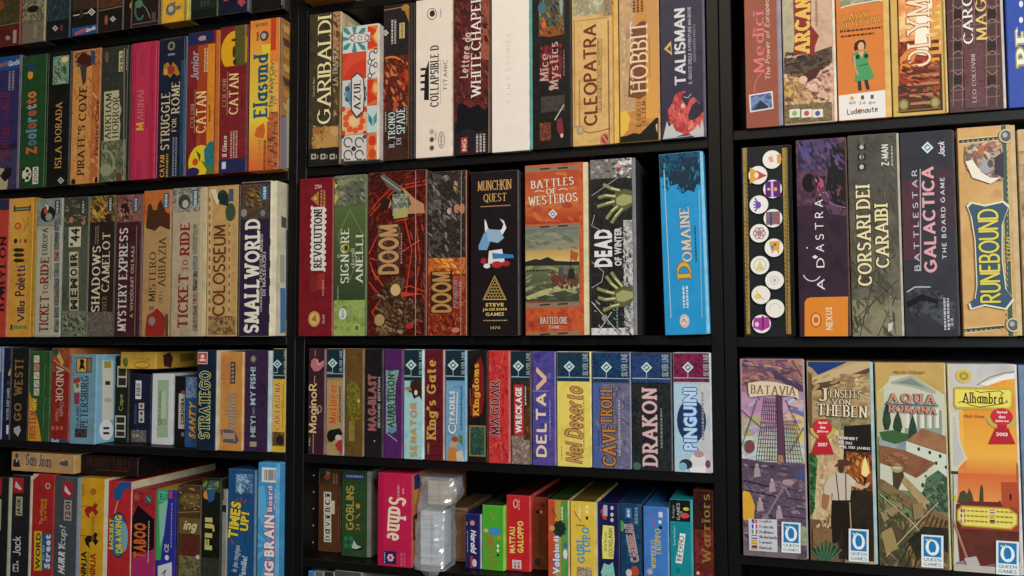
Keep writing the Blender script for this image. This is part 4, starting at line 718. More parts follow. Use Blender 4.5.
# second shelf
b = B('M1', 308.6, 340.9, '#3a3326', 'olive brown box with large cream capitals reading up and pale side', base=(1.4, '#c8b890'), yt=13, side='#cdbf98', edge=.3)
b.full(['#332c22', '#4a4232', '#3c3528', '#2c271f'], 40); b.n(333, 8, 341, 60, ['#a8744c', '#c08c60', '#8a5c3c'], 30); b.n(334, 60, 341, 150, ['#3c3020', '#6c5430'], 30)
for y in range(14, 50, 5): b.pl([(341, y), (334, y+3), (341, y+2)], '#7c5840')
b.t('GARIBALDI', 317.6, 15, 331.4, 124, '#e6dfa4', f='serif', w=.15, gap=.1); b.sp(333.5, 14, 340.4, 130, ['#a87850', '#5c4430', '#c89868', '#3c3020'], 50, 2.6, 80, .3); b.sp(312, 126, 340, 147, ['#c89c5c', '#5c4020', '#a87438', '#2c2418', '#e0bc80'], 50, 2.4, 30, .5); b.t('LA TRAFILA', 333, 49.6, 338, 85.6, '#cfc7a4', f='serif', w=.13); b.t('Gabriele Mari', 313, 78, 315, 97, '#a8a078', w=.02); b.n(313, 127, 341, 148, ['#2c2820', '#a8783c', '#c8a054', '#3c3022'], 60); b.e(316.6, 131, 4, 3.6, '#a8683c'); b.e(335, 132, 4.6, 5, '#c89c5c'); b.pl([(322, 148), (324, 138), (332, 134), (338, 138), (341, 146)], '#b88c50'); b.n(308, 148, 341, 170, ['#1c1c18', '#2a2820'], 40)
for i in range(3): b.r(311.4+i*9.4, 154, 316.4+i*9.4, 159.4, '#a8a898'); b.e(314+i*9.4, 156.7, 1.4, 1.5, '#3c3c34'); b.r(317.4+i*9.4, 155, 318.6+i*9.4, 159, '#8c8c80')
b.S([(345, 14), (362, 24), (364, 50), (345, 44)], '#c2b084'); b.S([(348, 22), (360, 29), (361, 46), (348, 40)], '#d8ccaa'); b.done()
b = B('M1', 342, 379.4, '#d8d0c4', 'shorter box with blue, red and orange tile pattern and white plaque title', base=(1.4, '#cfc4b8'), p=.026, yt=25.4, edge=.4)
b.r(342.4, 26, 366.4, 52, '#c8d0cc')
for a in range(0, 360, 45): b.pl([(354.5, 39), (354.5+13*cos(radians(a-11)), 39+13*sin(radians(a-11))), (354.5+16*cos(radians(a)), 39+16*sin(radians(a))), (354.5+13*cos(radians(a+11)), 39+13*sin(radians(a+11)))], '#3c8c90')
b.r(367.6, 25.6, 378, 49.4, '#dc7c34'); b.pl([(368, 26), (377, 30), (371, 37), (378, 46), (368, 49)], '#cf3c24'); b.pl([(378, 27), (374, 37), (378, 44)], '#e8c070'); b.r(349, 33.4, 370.4, 42.4, '#d8d4cc'); b.ring(360, 38, 10.5, 4.6, .7, '#4c4c54')
for x in (353, 360, 367): b.ring(x, 38, 2, 2.3, .8, '#5a5a64')
b.r(342.4, 52.6, 366.4, 79.4, '#cf3a28'); b.pl([(343, 64), (350, 53), (366, 53), (366, 58), (352, 66), (343, 78)], '#d84a30'); b.r(367.4, 50, 378, 78, '#d4d0cc')
for cy in (56, 70): b.ring(372.6, cy, 3, 4.6, 1.3, '#4c4c58', a0=30, a1=330); b.ring(370, cy+6, 1.8, 2.6, 1.1, '#4c4c58'); b.ring(376, cy-5, 1.6, 2.4, 1.1, '#4c4c58')
b.r(342.6, 80.6, 366.4, 107.4, '#c0c8c8')
for a in range(0, 360, 30): b.e(356+9*cos(radians(a)), 94+10*sin(radians(a)), 2.8, 3, '#3c5468' if a % 60 else '#7c94a4')
b.e(351, 96, 4, 5, '#4c86a0'); b.r(367.6, 79, 378, 105, '#d8682c'); b.pl([(368, 80), (374, 80), (371, 92), (378, 99), (368, 104)], '#cc3820'); b.e(376, 88, 2.6, 5, '#e8b060')
b.r(342.6, 108, 366.6, 134.6, '#e0b078')
for a in range(0, 360, 40): b.e(354.6+8.4*cos(radians(a)), 121.4+9.4*sin(radians(a)), 3, 3.2, '#d8582c')
b.e(354.6, 121.4, 4.6, 5, '#e8c088')
for dx in (-11, 11):
    for dy in (-12, 12): b.e(354.6+dx, 121.4+dy, 2.4, 2.6, '#cc4424')
b.r(367.8, 107, 378, 133, '#b8cccc'); b.pl([(369, 114), (373, 119), (373, 127), (369, 121)], '#2c8088'); b.pl([(377.6, 112), (374, 118), (374, 126), (377.6, 121)], '#3c9498')
b.r(342.4, 135.4, 366.4, 162, '#ccc8c4')
for dx in (-7, 7):
    for dy in (-7, 7): b.ring(354.4+dx*.8, 149+dy*.9, 4, 4.6, 1.5, '#4a4a54', a0=0, a1=300)
b.e(354.4, 149, 2.4, 2.6, '#3c3c46')
for dx in (-11, 11):
    for dy in (-12, 12): b.e(354.4+dx, 149+dy, 2, 2, '#4a4a54')
b.r(367.8, 134, 378, 160, '#d8743c'); b.e(373, 141, 3.6, 5, '#c8381f'); b.e(373, 154, 3.6, 5, '#cc4424'); b.e(377, 148, 1.6, 3, '#e8c080')
b.pl([(352, 78), (355.6, 74), (358, 72.6), (360.4, 74), (364.6, 78), (366, 93), (364.6, 112), (361, 116), (357.4, 119), (354, 115), (351.6, 111)], '#4a4650'); b.pl([(353, 79), (358.4, 74.4), (363.6, 79), (364.6, 95), (363.6, 111), (357.4, 116.6), (352.8, 110)], '#d4cec8'); b.t('AZUL', 354.4, 81, 361.6, 111, '#2c2830', f='serif', w=.22); b.done()
b = B('M1', 380.6, 414.6, '#33201e', 'dark smoky brown box with fiery throne figure and pale blue capitals', base=(3.4, '#2c2422'), yt=4, edge=.2)
b.n(381, 0, 410, 60, ['#221c20', '#2e2628', '#241d20'], 30); b.n(381, 56, 410, 112, ['#3a1c18', '#8a2c1c', '#4c201a', '#6c2a1c', '#2c1a18'], 45); b.n(381, 110, 410, 165, ['#2c1c1a', '#4a2c22', '#2a1e1c'], 40)
b.ln([(381, 11), (408, 6)], .8, '#a8884c'); b.e(405.4, 7.6, 4, 3.2, '#a87c34'); b.pl([(404, 9), (409, 9), (409, 22)], '#9a7838'); b.ln([(409.6, 6), (408.4, 160)], .7, '#6c5a38'); b.ring(392, 64, 10, 7, 2, '#d87c2c', a0=20, a1=130); b.pl([(390, 70), (394, 65), (398, 69), (398, 76), (391, 76)], '#c8703c'); b.e(404, 80, 5, 8, '#9c2c20'); b.e(402, 88, 3.4, 4, '#c8482c'); b.e(399, 103, 5, 4, '#7c5a3c'); b.pl([(386, 96), (398, 84), (408, 96), (404, 110), (388, 112)], '#55241c')
b.sp(383, 60, 408, 112, ['#8a2c1c', '#c8582c', '#3a1814', '#5c201a', '#d88848', '#2c1614'], 90, 2.8, 70, .4); b.diamond(385.8, 33, 3.2, '#d0d0c8', '#2c2a30'); b.dash(391, 20, 397, 44, '#b0aca8', 2); b.r(399.6, 23, 405, 38.6, '#b8a878', 'publisher_logo'); b.dash(400.6, 24, 404, 38, '#8a7848', 1, part='publisher_logo')
b.t('TRONO', 388.4, 112.4, 395.6, 140, '#bcd2d4', f='serif', w=.19); b.t('IL', 389.4, 142, 394.6, 148, '#a4babc', f='serif', w=.16); b.t('SPADE', 396.6, 108.4, 405.4, 134, '#bcd2d4', f='serif', w=.19); b.t('DI', 396.4, 138, 401.4, 145, '#a4babc', f='serif', w=.16); b.dash(385, 112, 386.8, 132, '#9c9488', 1); b.dash(406.4, 106, 408, 126, '#9c9488', 1); b.done()
b = B('M1', 415.6, 453, '#e2d6c6', 'off-white box with black ship silhouette and condensed capitals', base=(1.4, '#c8b89c'), edge=.1, wear=.04)
b.tn = 'title_lettering'; b.t('COLLAPSIBLE D', 430, 45.4, 439, 107, '#2c2c2e', f='serif', w=.3, thin=.09); b.t('TITANIC', 443.4, 60, 447.4, 90.6, '#3c3a3a', f='stroke', w=.12, gap=.2); b.ln([(441, 60), (440.8, 104)], .4, '#8a8480'); b.pl([(424, 100), (425, 72), (427, 66), (429, 60), (429, 100)], '#1f2024'); b.pl([(424, 95), (427, 92), (429, 101)], '#1f2024')
for y in (68, 74.6, 81, 88): b.r(420.6, y, 426, y+2.4, '#222328')
b.ring(432, 14, 4.6, 5.6, .8, '#7c7870', 'publisher_logo'); b.e(432.4, 13.6, 2.6, 3.2, '#2c2c2c', 'publisher_logo'); b.dash(440, 9, 441.6, 17, '#a09890', 1)
for y in (131.6, 139.6, 148): b.e(432, y, 2.2, 2.5, '#55504c' if y > 135 else '#a8a098'); 
b.ring(441.6, 140, 3, 8, .7, '#8a8480'); b.dash(440.4, 134, 442.6, 146, '#8a8480', 1); b.ln([(436, 132), (436, 140)], .6, '#77716c'); b.done()
b = B('M1', 453.8, 491, '#35201f', 'dark blood-red box with large white capitals reading up', base=(1.2, '#4c2c28'), edge=.2)
b.full(['#2a1a1a', '#6c2828', '#331c1c', '#7c302c', '#241616'], 32); b.n(481, -30, 491, 60, ['#7c3a30', '#a85a44', '#5a2824'], 60); b.n(453, 120, 491, 160, ['#17171b', '#2c2226', '#1a1a1e'], 30); b.pl([(458, 106), (462, 103), (470, 108), (478, 104), (484, 110), (489, 106), (488, 128), (478, 132), (468, 128), (456, 134)], '#14141a')
b.sp(455, 0, 489, 104, ['#5c2420', '#2a1a1a', '#7c302c', '#3c1c1c', '#8c4438'], 110, 3.4, 70, .35); b.t('WHITECHAPEL', 471, -4, 481, 98, '#e6e0d8', f='serif', w=.16); b.t('Lettere da', 461.4, 33, 470, 78, '#d0a8a4', f='stroke', w=.2, o='#3c1818', ow=.07, rot=-5); b.r(461, 137.4, 467.6, 152.6, '#b03430', 'publisher_logo'); b.t('NG', 462.4, 139, 466.6, 151, '#e0c0b8', f='stroke', w=.2, part='publisher_logo'); b.dash(475.6, 134, 486, 152, '#b8a8a4', 3); b.ln([(489.6, -10), (489, 155)], .7, '#b0988c'); b.done()
b = B('M1', 491.6, 532.4, '#e6dfd4', 'plain white box with faint embossed spaced title and teal edge', base=(3.2, '#5c9c98'), edge=.05, wear=.03)
b.t('T.I.M.E STORIES', 506.6, 33.6, 510.6, 104, '#bcb5ac', f='stroke', w=.06, gap=.42); b.done()
b = B('M1', 533, 571.6, '#191715', 'black box with forest glow picture above rough pinkish title', base=(1.2, '#2c2c2e'), edge=.15)
b.n(539, -20, 564, 35, ['#1c1c18', '#5c4a2c', '#2c5058', '#8c6a34', '#1d1a16'], 75); b.pl([(539, 36), (540, 20), (548, 28), (562, 24), (564, 34), (550, 37)], '#8a4a24'); b.sp(539, 0, 563.5, 34, ['#8c6a34', '#1c2c2c', '#3c6870', '#5c4a2c', '#c88a44', '#2c4048', '#141312'], 90, 2.4, 60, .35); b.e(544, 25, 2.6, 4, '#c8642c'); b.e(542, 8, 4, 6, '#3c6c78'); b.pl([(559, -5), (563, 2), (562, 18), (560, 12)], '#8c9c90')
b.n(540, 45, 562, 80, ['#6c1c24', '#8c2430', '#34161a', '#191715'], 50); b.t('Mice', 539.6, 54, 548.6, 82, '#c0988c', f='serif', w=.18); b.t('Mystics', 549, 42, 561, 90, '#c0988c', f='serif', w=.18); b.t('&', 549, 84, 553, 91, '#c0988c', f='serif', w=.16); b.dash(563, 50, 565, 76, '#7c706c', 1)
b.n(541, 96, 565, 112, ['#1a1817', '#4a443e', '#221f1d'], 60); b.ln([(555, 120), (564, 105)], 1.2, '#b8b4ac'); b.n(540, 123, 551, 141, ['#b85a34', '#3a241c', '#c8683c'], 120); b.pl([(557, 120), (562, 118), (564, 132), (561, 138), (557, 130)], '#7c2c30'); b.e(562, 135.6, 1.4, 2.2, '#c8b8ac'); b.done()
b = B('M1', 572.2, 618.8, '#d2a964', 'parchment tan box with angular brown capitals reading up', base=(3.6, '#dcae50'), side='#d8b468', edge=.3)
b.full(['#c89c58', '#d8b270', '#d0a664', '#c08c4a'], 24); b.n(573, -30, 608, 15, ['#c8ccac', '#a8b090', '#8c7c5c', '#d0cca8'], 45); b.n(603, -30, 612, 16, ['#6c5a44', '#a08a68', '#54463a'], 80); b.r(576.4, 19, 608.8, 19.6, '#8a6038'); b.r(608.2, 20, 609.4, 150, '#7c5434'); b.r(574, 20, 575, 128, '#a07844'); b.n(612.4, -30, 615.2, 150, ['#9a6c2c', '#c8963c', '#7c5424'], 60)
b.t('CLEOPATRA', 583.4, 24.6, 597.2, 126, '#6e3420', f='stroke', w=.2, thin=.16, gap=.05); b.r(597.6, 39, 601.4, 112, '#c8a468'); b.ln([(597.6, 39), (601.6, 39), (601.4, 112), (597.4, 112), (597.6, 39)], .5, '#7c5a38'); b.t('E LA SOCIETA DEGLI ARCHITETTI', 598.4, 41, 600.8, 110, '#5c4028', w=.01)
b.ln([(576, 126), (583, 131), (590, 133), (600, 131), (611, 128)], .8, '#7c5434'); b.e(580.6, 130, 4, 5, '#b8a480'); b.ring(580.6, 130, 3, 4, .7, '#8a7450'); b.e(605, 139, 5, 6, '#b08454'); b.e(605, 139, 3.4, 4.4, '#a83a2c'); b.ln([(603, 136), (607, 142)], .8, '#d8b890'); b.dash(579, 80, 580.6, 128, '#a07c48', 1); b.done()
b = B('M1', 619.4, 660, '#bd8240', 'warm orange-gold box with thin spiky cream title and dark hills', base=(1.2, '#c8925a'), edge=.35)
b.full(['#a86c30', '#cc9048', '#b87c3a', '#d89c50'], 16); b.n(619, -20, 635, 112, ['#9c7c74', '#b8926c', '#c8a068', '#a8806c'], 30); b.pl([(619.4, 112), (627, 111), (630, 118), (628, 130), (622, 137), (619, 137)], '#e0b840'); b.n(629, 20, 654, 98, ['#5c3424', '#7c4a30', '#64392a'], 25, pts=[(631, 30), (640, 22), (652, 20), (655, 40), (654, 90), (640, 99), (628, 97), (630, 60)])
b.gr(646, 0, 659, 118, '#c08c50', '#d89a44', d='v'); b.sp(620, 0, 634, 110, ['#9c7c74', '#c8a878', '#b0906c', '#d8b880'], 60, 3, 80, .35); b.t('HOBBIT', 630, 21, 648, 93.4, '#e6c9a4', f='serif', w=.13, thin=.08); b.t('LO', 627.4, 30, 630.4, 38, '#8a5c40', f='serif', w=.1); b.dash(648.8, 36, 650.6, 78, '#9c7450', 1); b.dash(632, -2, 644, 12, '#5c3420', 3); b.t('IL GIOCO', 636.6, 102, 641, 127, '#5c3420', f='serif', w=.12); b.t('DEL FILM', 642, 101, 646, 126, '#5c3420', f='serif', w=.12)
b.pl([(619, 137), (626, 136), (634, 133), (640, 134), (646, 128), (652, 122), (656, 118), (661, 117), (661, 150), (619, 150)], '#191c14'); b.pl([(656, 124), (657.6, 124), (657.4, 133), (656, 128)], '#c8b89c'); b.done()
b = B('M1', 660.8, 705.6, '#2c2b3e', 'indigo box with pale capitals and coral red dragon head', base=(1.6, '#55586a'), edge=.3)
b.full(['#272637', '#33324a', '#2c2b3e'], 20); b.t('TALISMAN', 674.2, 8.4, 685.6, 85, '#cbcdd2', f='stroke', w=.25, thin=.16, gap=.06); b.t('IL GIOCO DELLE AVVENTURE MAGICHE', 688, 7, 691.4, 84, '#9a9ca8', w=.03); b.t('QUARTA EDIZIONE RIVEDUTA', 693, 24, 696, 62, '#83859a', w=.02)
b.pl([(664, 49), (671, 41), (672, 55.4)], '#c8a864', 'publisher_logo'); b.pl([(667, 49), (670.6, 45.4), (671, 52)], '#4a3c34', 'publisher_logo')
b.n(None, 0, 0, 0, ['#b8383c', '#d85c54', '#9c2c34', '#cc4c48'], 50, pts=[(669, 122), (668, 110), (672, 104), (675, 95), (681, 91.4), (686, 91), (683, 94), (681, 99), (684, 102), (687, 107), (690, 99), (694, 97), (697, 101), (692, 105), (690, 110), (688, 116), (689, 121), (696, 119), (702, 113), (706.5, 110), (706.5, 126), (695, 134), (680, 136)])
b.sp(671, 104, 686, 132, ['#d85c54', '#8c2830', '#e88070', '#b8383c'], 50, 2.6, 70, .25); b.sp(688, 120, 705, 130, ['#d86858', '#c04840', '#e88878'], 20, 3, -30, .3); b.ln([(684, 97), (688, 98), (691, 94)], .7, '#b8b49c'); b.ln([(695, 99), (700, 104)], .7, '#7c6c70'); b.e(683, 106, 2.2, 2.6, '#e8a890'); b.pl([(663, 139), (667, 121), (669, 127), (672, 124), (676, 131), (684, 134), (676, 137)], '#b8bcbc'); b.pl([(689, 133), (695, 129), (698, 124), (700, 129), (702, 118), (703, 126), (706.5, 124), (706.5, 137), (694, 137)], '#b8bcbc'); b.ln([(663, 139), (706, 134)], .8, '#a8acb0'); b.done()

# ================================================================== third shelf
b = B('M2', 299, 333.2, '#7a1620', 'crimson box with torn white title strip, leftmost of the middle bookcase', yt=178, base=(1, '#a84850'), p=.024, edge=.12, side='#7c1822')
b.t('2704', 315, 184.6, 321.6, 188.8, '#c8b0b0', d='h'); b.pl([(310.6, 198.6), (319, 191), (318.6, 206)], '#a8783c'); b.e(315.4, 198.4, 1.2, 1.8, '#e0b860'); b.dash(320, 190, 326, 206, '#b88450', 2)
b.r(311.6, 207, 324.6, 270.6, '#ddd6cc')
rr = random.Random(5)
for y in range(208, 270, 6): b.e(311.4+rr.random(), y, 1.2, 2.2, '#ddd6cc'); b.e(324.6+rr.random(), y+2, 1.1, 2, '#ddd6cc')
b.t('REVOLUTION!', 314, 209, 322.4, 268, '#2e2224', f='serif', w=.24, thin=.13); b.n(310.6, 275, 318, 292, ['#4c1c1c', '#8a2c28', '#5c2020'], 90); b.n(318, 274, 325, 290, ['#b83a34', '#8c2426', '#cc4a3c'], 90); b.dash(322.4, 280, 324.6, 296, '#b88480', 1); b.e(314.6, 319, 6, 8, '#c09048'); b.e(314.6, 319, 4.4, 6, '#d8b064'); b.pl([(311.6, 320), (316, 314), (317, 322)], '#9c6c34'); b.t('Gold', 322.4, 315, 325, 324, '#c8a8a4', w=.02); b.done()
b = B('M2', 333.6, 366.8, '#4a5c34', 'misty olive green box with white title and pale glow at its foot', yt=175, base=(1.2, '#5a6a4a'), p=.022)
b.full(['#3c4c2c', '#5c6c40', '#34422a', '#4c5a38'], 22); b.n(333.6, 174, 367, 205, ['#8c8c70', '#5c6450', '#a09c7c'], 50); b.n(333.6, 300, 367, 338, ['#6c8a3c', '#a0b45c', '#54703a'], 30); b.n(340, 176, 366, 206, ['#34382c', '#6c7060', '#494d40'], 60, pts=[(341, 206), (340, 190), (346, 182), (356, 180), (364, 184), (366, 205), (356, 200), (350, 206)]); b.pl([(334, 180), (340, 182), (334, 190)], '#c8bc4c'); b.pl([(334, 194), (339, 196), (334, 206)], '#b8b04c')
b.gr(334, 206, 366, 300, '#55683a', '#34482a'); b.sp(335, 178, 365, 206, ['#8c8c70', '#4c5040', '#b0ac8c', '#34382c'], 40, 2.6, 30); b.ln([(350, 210), (362, 232), (366, 238)], .7, '#7c8c6c'); b.ln([(350, 210), (338, 236), (350, 280), (364, 240)], .7, '#7c8c6c'); b.t('SIGNORE', 340.6, 228.4, 349.2, 283.4, '#d6d8c8', f='serif', w=.17); b.t('degli', 350.6, 248, 356, 268, '#b8bca8', f='serif', w=.12); b.t('IL', 337.4, 252, 340, 258, '#b8bca8', f='serif', w=.12); b.t('ANELLI', 355.8, 234.4, 363.2, 283.6, '#d6d8c8', f='serif', w=.17)
b.e(346, 248, 3.4, 4.6, '#a8a838'); b.e(346.4, 248, 2, 3, '#3c4420'); b.e(343, 314, 3.6, 5.6, '#d8dce0', 'publisher_logo'); b.t('NEXO', 341.6, 310, 344.6, 318, '#38608c', part='publisher_logo', w=.04); b.dash(337, 286, 339, 320, '#8c9878', 1); b.dash(349, 304, 352, 320, '#8c9878', 1); b.e(357, 328, 3.4, 4.2, '#a8c468'); b.e(357, 328, 2.2, 2.8, '#4c7c34'); b.done()
b = B('M2', 367.8, 427, '#3a1512', 'wide dark red box with armed marine picture and steel block title', yt=171, base=(1, '#8c5c54'), side='#5c2c24', edge=.35)
b.full(['#210f0e', '#5c1c16', '#2c1210', '#7c261a', '#1d0e0d'], 40)
for pts in ([(369, 213), (380, 199), (392, 188), (404, 185), (427, 180)], [(370, 216), (383, 201), (394, 191), (410, 187), (427, 184)], [(369, 254), (380, 230), (392, 222), (412, 218), (426, 212)], [(370, 262), (376, 280), (388, 264), (370, 258)], [(404, 216), (412, 250), (405, 300)], [(416, 220), (420, 260), (414, 300)], [(396, 290), (410, 286), (426, 292)], [(369, 282), (382, 298), (372, 312), (380, 326)], [(392, 330), (404, 316), (424, 322)]): b.ln(pts, 1.4, '#c03a24')
for pts in ([(398, 214), (424, 206)], [(372, 270), (386, 290)], [(420, 240), (402, 252)]): b.ln(pts, .9, '#e0603c')
b.sp(369, 173, 426, 222, ['#7c261a', '#2c1210', '#a83c24', '#4c1a14', '#1d0e0d'], 90, 3, 130, .25); b.sp(402, 222, 426, 334, ['#8c2c1c', '#2c1210', '#c04428', '#3a1512'], 80, 3, 60, .2); b.pl([(380, 176), (384, 174), (403, 188), (400, 194), (388, 187)], '#5c5c54'); b.ln([(382, 177), (401, 191)], 1, '#a8a898'); b.pl([(401, 187), (406, 190), (414, 198), (424, 204), (425, 213), (408, 214), (406, 206), (412, 205)], '#b8845c'); b.e(387, 203.6, 5, 5.4, '#b87c60'); b.pl([(381, 200), (386, 197), (391, 200), (388, 210), (381, 208)], '#2c2018'); b.pl([(393, 196), (400, 192), (408, 194), (411, 203), (406, 214), (396, 218), (392, 208)], '#4c5448'); b.n(393, 194, 408, 216, ['#8c9c88', '#3c443c', '#b8c0a8', '#2c302a'], 110); b.pl([(395, 210), (406, 207), (408, 217), (394, 219)], '#a8a060')
b.r(377.6, 224, 400.6, 275, '#4a3024'); b.sp(377.6, 224, 400.6, 275, ['#6c4c38', '#3c2820', '#8a6040'], 40, 3, 60, .4); b.t('DOOM', 378.4, 224.6, 399.6, 274.4, '#b98c5c', f='stroke', w=.3, thin=.24, gap=.02, o='#2a1a14', ow=.06)
b.dash(400.6, 232, 403, 264, '#a87868', 1, part='title_lettering'); b.n(368, 280, 427, 337, ['#221210', '#7a5a38', '#2c1814', '#4c2018', '#a8865c'], 60, pts=[(384, 284), (394, 276), (406, 276), (404, 292), (420, 300), (422, 318), (400, 337), (380, 337), (374, 322), (382, 306)]); b.sp(376, 286, 404, 334, ['#2c1c14', '#8a6c44', '#1a1210', '#5c4030', '#b0986c', '#3c2a20'], 110, 2.6, 50); b.e(396, 290, 5, 6, '#c8ac74'); b.e(380, 320, 5, 6, '#a88c5c'); b.pl([(402, 292), (424, 294), (402, 297)], '#c83a2c')
b.ln([(405.8+10.4, 171), (416, 336)], .6, '#b8a49c'); b.ln([(426, 174), (425.6, 336)], .8, '#cabab0'); b.e(410, 326, 4, 3, '#a83030'); b.done()
b = B('M2', 427.6, 466.8, '#241512', 'black and flame-orange box with small steel block title low down', yt=171, base=(.8, '#a86a50'), side='#3c1c16', edge=.35)
b.n(None, 160, 0, 262, ['#1c1816', '#3c3632', '#201b19', '#5a544c', '#171413'], 45); b.n(None, 258, 0, 276, ['#5c2414', '#d8782c', '#a83c1c', '#e8a040'], 50); b.n(None, 274, 0, 340, ['#4a1814', '#a83c20', '#6c2018', '#c8582c', '#38140f'], 40); b.e(450, 211, 3, 3.4, '#c8a090'); b.e(456.8, 208.6, 2.8, 5, '#b07c60'); b.e(462, 208.6, 2.6, 5, '#b07c60'); b.pl([(455, 180), (458, 184), (456, 192), (453, 190)], '#b08c5c'); b.e(446, 178, 3, 3, '#8c8880'); b.n(431, 200, 441, 210, ['#2c2826', '#7c7870'], 100)
b.sp(428.5, 174, 460, 258, ['#4c4844', '#1a1614', '#6c6862', '#2c2826', '#8c8880'], 110, 3, 60, .3); b.sp(430, 258, 460, 274, ['#e89838', '#c8581c', '#7a2c14', '#f0b858'], 45, 3, 20, .35); b.r(430.8, 271, 452.6, 313, '#3c2418'); b.t('DOOM', 431.4, 271.6, 452, 312.6, '#b48448', f='stroke', w=.3, thin=.24, gap=.02, o='#24140e', ow=.06); b.sp(430, 314, 460, 334, ['#a84020', '#5c1c14', '#d8682c', '#3a1410'], 50, 3, 70, .3); b.t('ESPANSIONE', 453.4, 279, 457.6, 308, '#9c8c98', f='serif', w=.2); b.t('DOOM', 459, 282, 462, 306, '#9c7c7c', w=.03); b.ln([(461.6, 171), (461, 336)], .6, '#b89c90'); b.e(456, 330, 4, 2.6, '#c87058'); b.done()
b = B('M2', 471, 519, '#1c1518', 'black box with gold horizontal title above a horned helmet, club and red boots', yt=171, base=(.8, '#4c464a'), edge=.3)
b.full(['#1a1316', '#231a1e'], 20); b.t('MUNCHKIN', 477.6, 180, 511.6, 190.2, '#d4a862', f='serif', w=.14, d='h'); b.t('QUEST', 483.6, 193.4, 506.4, 202.6, '#d4a862', f='serif', w=.14, d='h'); b.r(480.6, 205.6, 510.4, 206.4, '#b08c58')
b.pl([(484.6, 219), (486.4, 222), (488, 228), (492, 232), (497, 232), (502, 229), (503.6, 224), (500, 218.6), (504, 221), (506.4, 228), (503, 234), (497, 237.4), (490, 237), (485, 231)], '#e2e6e8'); b.pl([(484, 233), (490, 231), (491, 240), (487, 250), (479, 250), (478.6, 246)], '#6c9cc8'); b.pl([(486, 229), (500, 230), (504, 238), (498, 243), (488, 241)], '#8cb0cc'); b.pl([(489, 251), (502, 249), (505, 262), (488, 264)], '#dcd8dc'); b.r(495, 250, 502, 256, '#d8dce4'); b.pl([(492, 253), (513, 254.6), (514, 258), (493, 259)], '#3c78b4'); b.e(487, 266, 3.4, 2.4, '#d8d8e0'); b.e(497, 264.6, 5.4, 3.4, '#b02c2c'); b.e(506, 263.6, 4, 2.8, '#a82828'); b.e(483.6, 261, 3, 3, '#a02c30')
for i in range(7):
    w = (i+1)*1.55; y = 278.6+i*3
    b.ln([(495-w, y+2.6), (495+w, y+2.6)], .7, '#b89850', 'publisher_logo')
    for k in range(i+1): b.ln([(495-w+2*w*(k+.5)/(i+1), y+2.6), (495-w+2*w*(k+.5)/(i+1), y)], .7, '#b89850', 'publisher_logo')
b.ln([(495, 276), (483.6, 299.6), (506.4, 299.6), (495, 276)], .9, '#b89850', 'publisher_logo')
b.t('STEVE', 486, 303, 504, 306.6, '#d0b468', w=.05, d='h', part='publisher_logo'); b.t('JACKSON', 483, 308, 507, 311.4, '#d0b468', w=.05, d='h', part='publisher_logo'); b.t('GAMES', 486, 312.4, 504.4, 316, '#d0b468', w=.03, d='h', part='publisher_logo'); b.dash(484, 319.6, 508, 321.4, '#b09c60', 1, 'h'); b.t('1470', 491, 326.4, 500.6, 329.2, '#c0a868', d='h', w=.02); b.done()
b = B('M2', 525, 588.4, '#b2432a', 'rust-red box with white horizontal title above a horsemen landscape', yt=163.6, base=(4.6, '#d8cca0'), edge=.3, p=.024)
b.r(579.6, 160, 584.4, 340, '#a84028'); b.full(['#a83a26', '#cc6430', '#b8482a', '#8c2e20'], 28)
for y0, y1 in ((165, 171), (223, 227.4), (301, 306.4), (330.4, 335.4)):
    b.pl([(525, y0+3), (579.6, y0), (579.6, y1), (525, y1+2)], '#8c7460'); b.pl([(540, y0+3.4), (550, y0+2.6), (550, y0+4.2), (540, y0+5)], '#3c2c24'); b.pl([(558, y0+2.4), (568, y0+1.8), (568, y0+3.4), (558, y0+4)], '#3c2c24')
b.gr(525.5, 171, 579, 200, '#b84a2c', '#c86034'); b.gr(525.5, 200, 579, 223, '#d07438', '#a83a24'); b.sp(526, 172, 578, 222, ['#b0442a', '#d07a3c', '#a83c26', '#c05c34'], 50, 4, 20, .5, 2); b.t('BATTLES', 530.6, 178.6, 574, 187, '#e2d4bc', f='serif', w=.22, d='h', rot=2.4, o='#5c1c14', ow=.05); b.t('OF', 546, 188.4, 556.6, 194, '#e2d4bc', f='serif', w=.2, d='h', rot=2); b.t('WESTEROS', 528, 194.6, 577.6, 204, '#e2d4bc', f='serif', w=.22, d='h', rot=2.4, o='#5c1c14', ow=.05)
b.ln([(535, 192), (539, 190.6), (544, 191.6)], .9, '#d8c8b0'); b.ln([(559, 190), (563, 188.6), (568, 189.6)], .9, '#d8c8b0'); b.diamond(553, 214, 4.6, '#d8dce0', '#4c6c94')
b.n(525, 227.6, 579.6, 258, ['#6c7468', '#98906c', '#848468', '#a89c6c'], 16, stretch=(1, 1, 2.5)); b.n(525, 250, 579.6, 263, ['#b89454', '#d0a860', '#a08458'], 22, stretch=(1, 1, 3)); b.n(525, 262, 579.6, 302, ['#3c4434', '#6c7454', '#4c5440', '#8c9060'], 22, stretch=(1, 1, 2.5)); b.gr(525.5, 228, 579, 258, '#68726c', '#a89a68'); b.sp(526, 230, 578, 250, ['#7c8474', '#5c6660', '#989470'], 36, 6, 5, .25); b.gr(525.5, 250, 579, 262, '#b89858', '#d8b468', n=6); b.gr(525.5, 263, 579, 301, '#6c7254', '#3c4434'); b.sp(526, 266, 578, 300, ['#8c8f62', '#4c5440', '#5c6448', '#a4a474'], 60, 5, -8, .22); b.pl([(525, 262), (536, 259), (540, 260), (548, 257), (556, 261), (579.6, 262), (579.6, 265), (525, 266)], '#2c2c28'); b.dash(527, 269, 550, 272, '#33362c', 1, 'h', 'cover_picture')
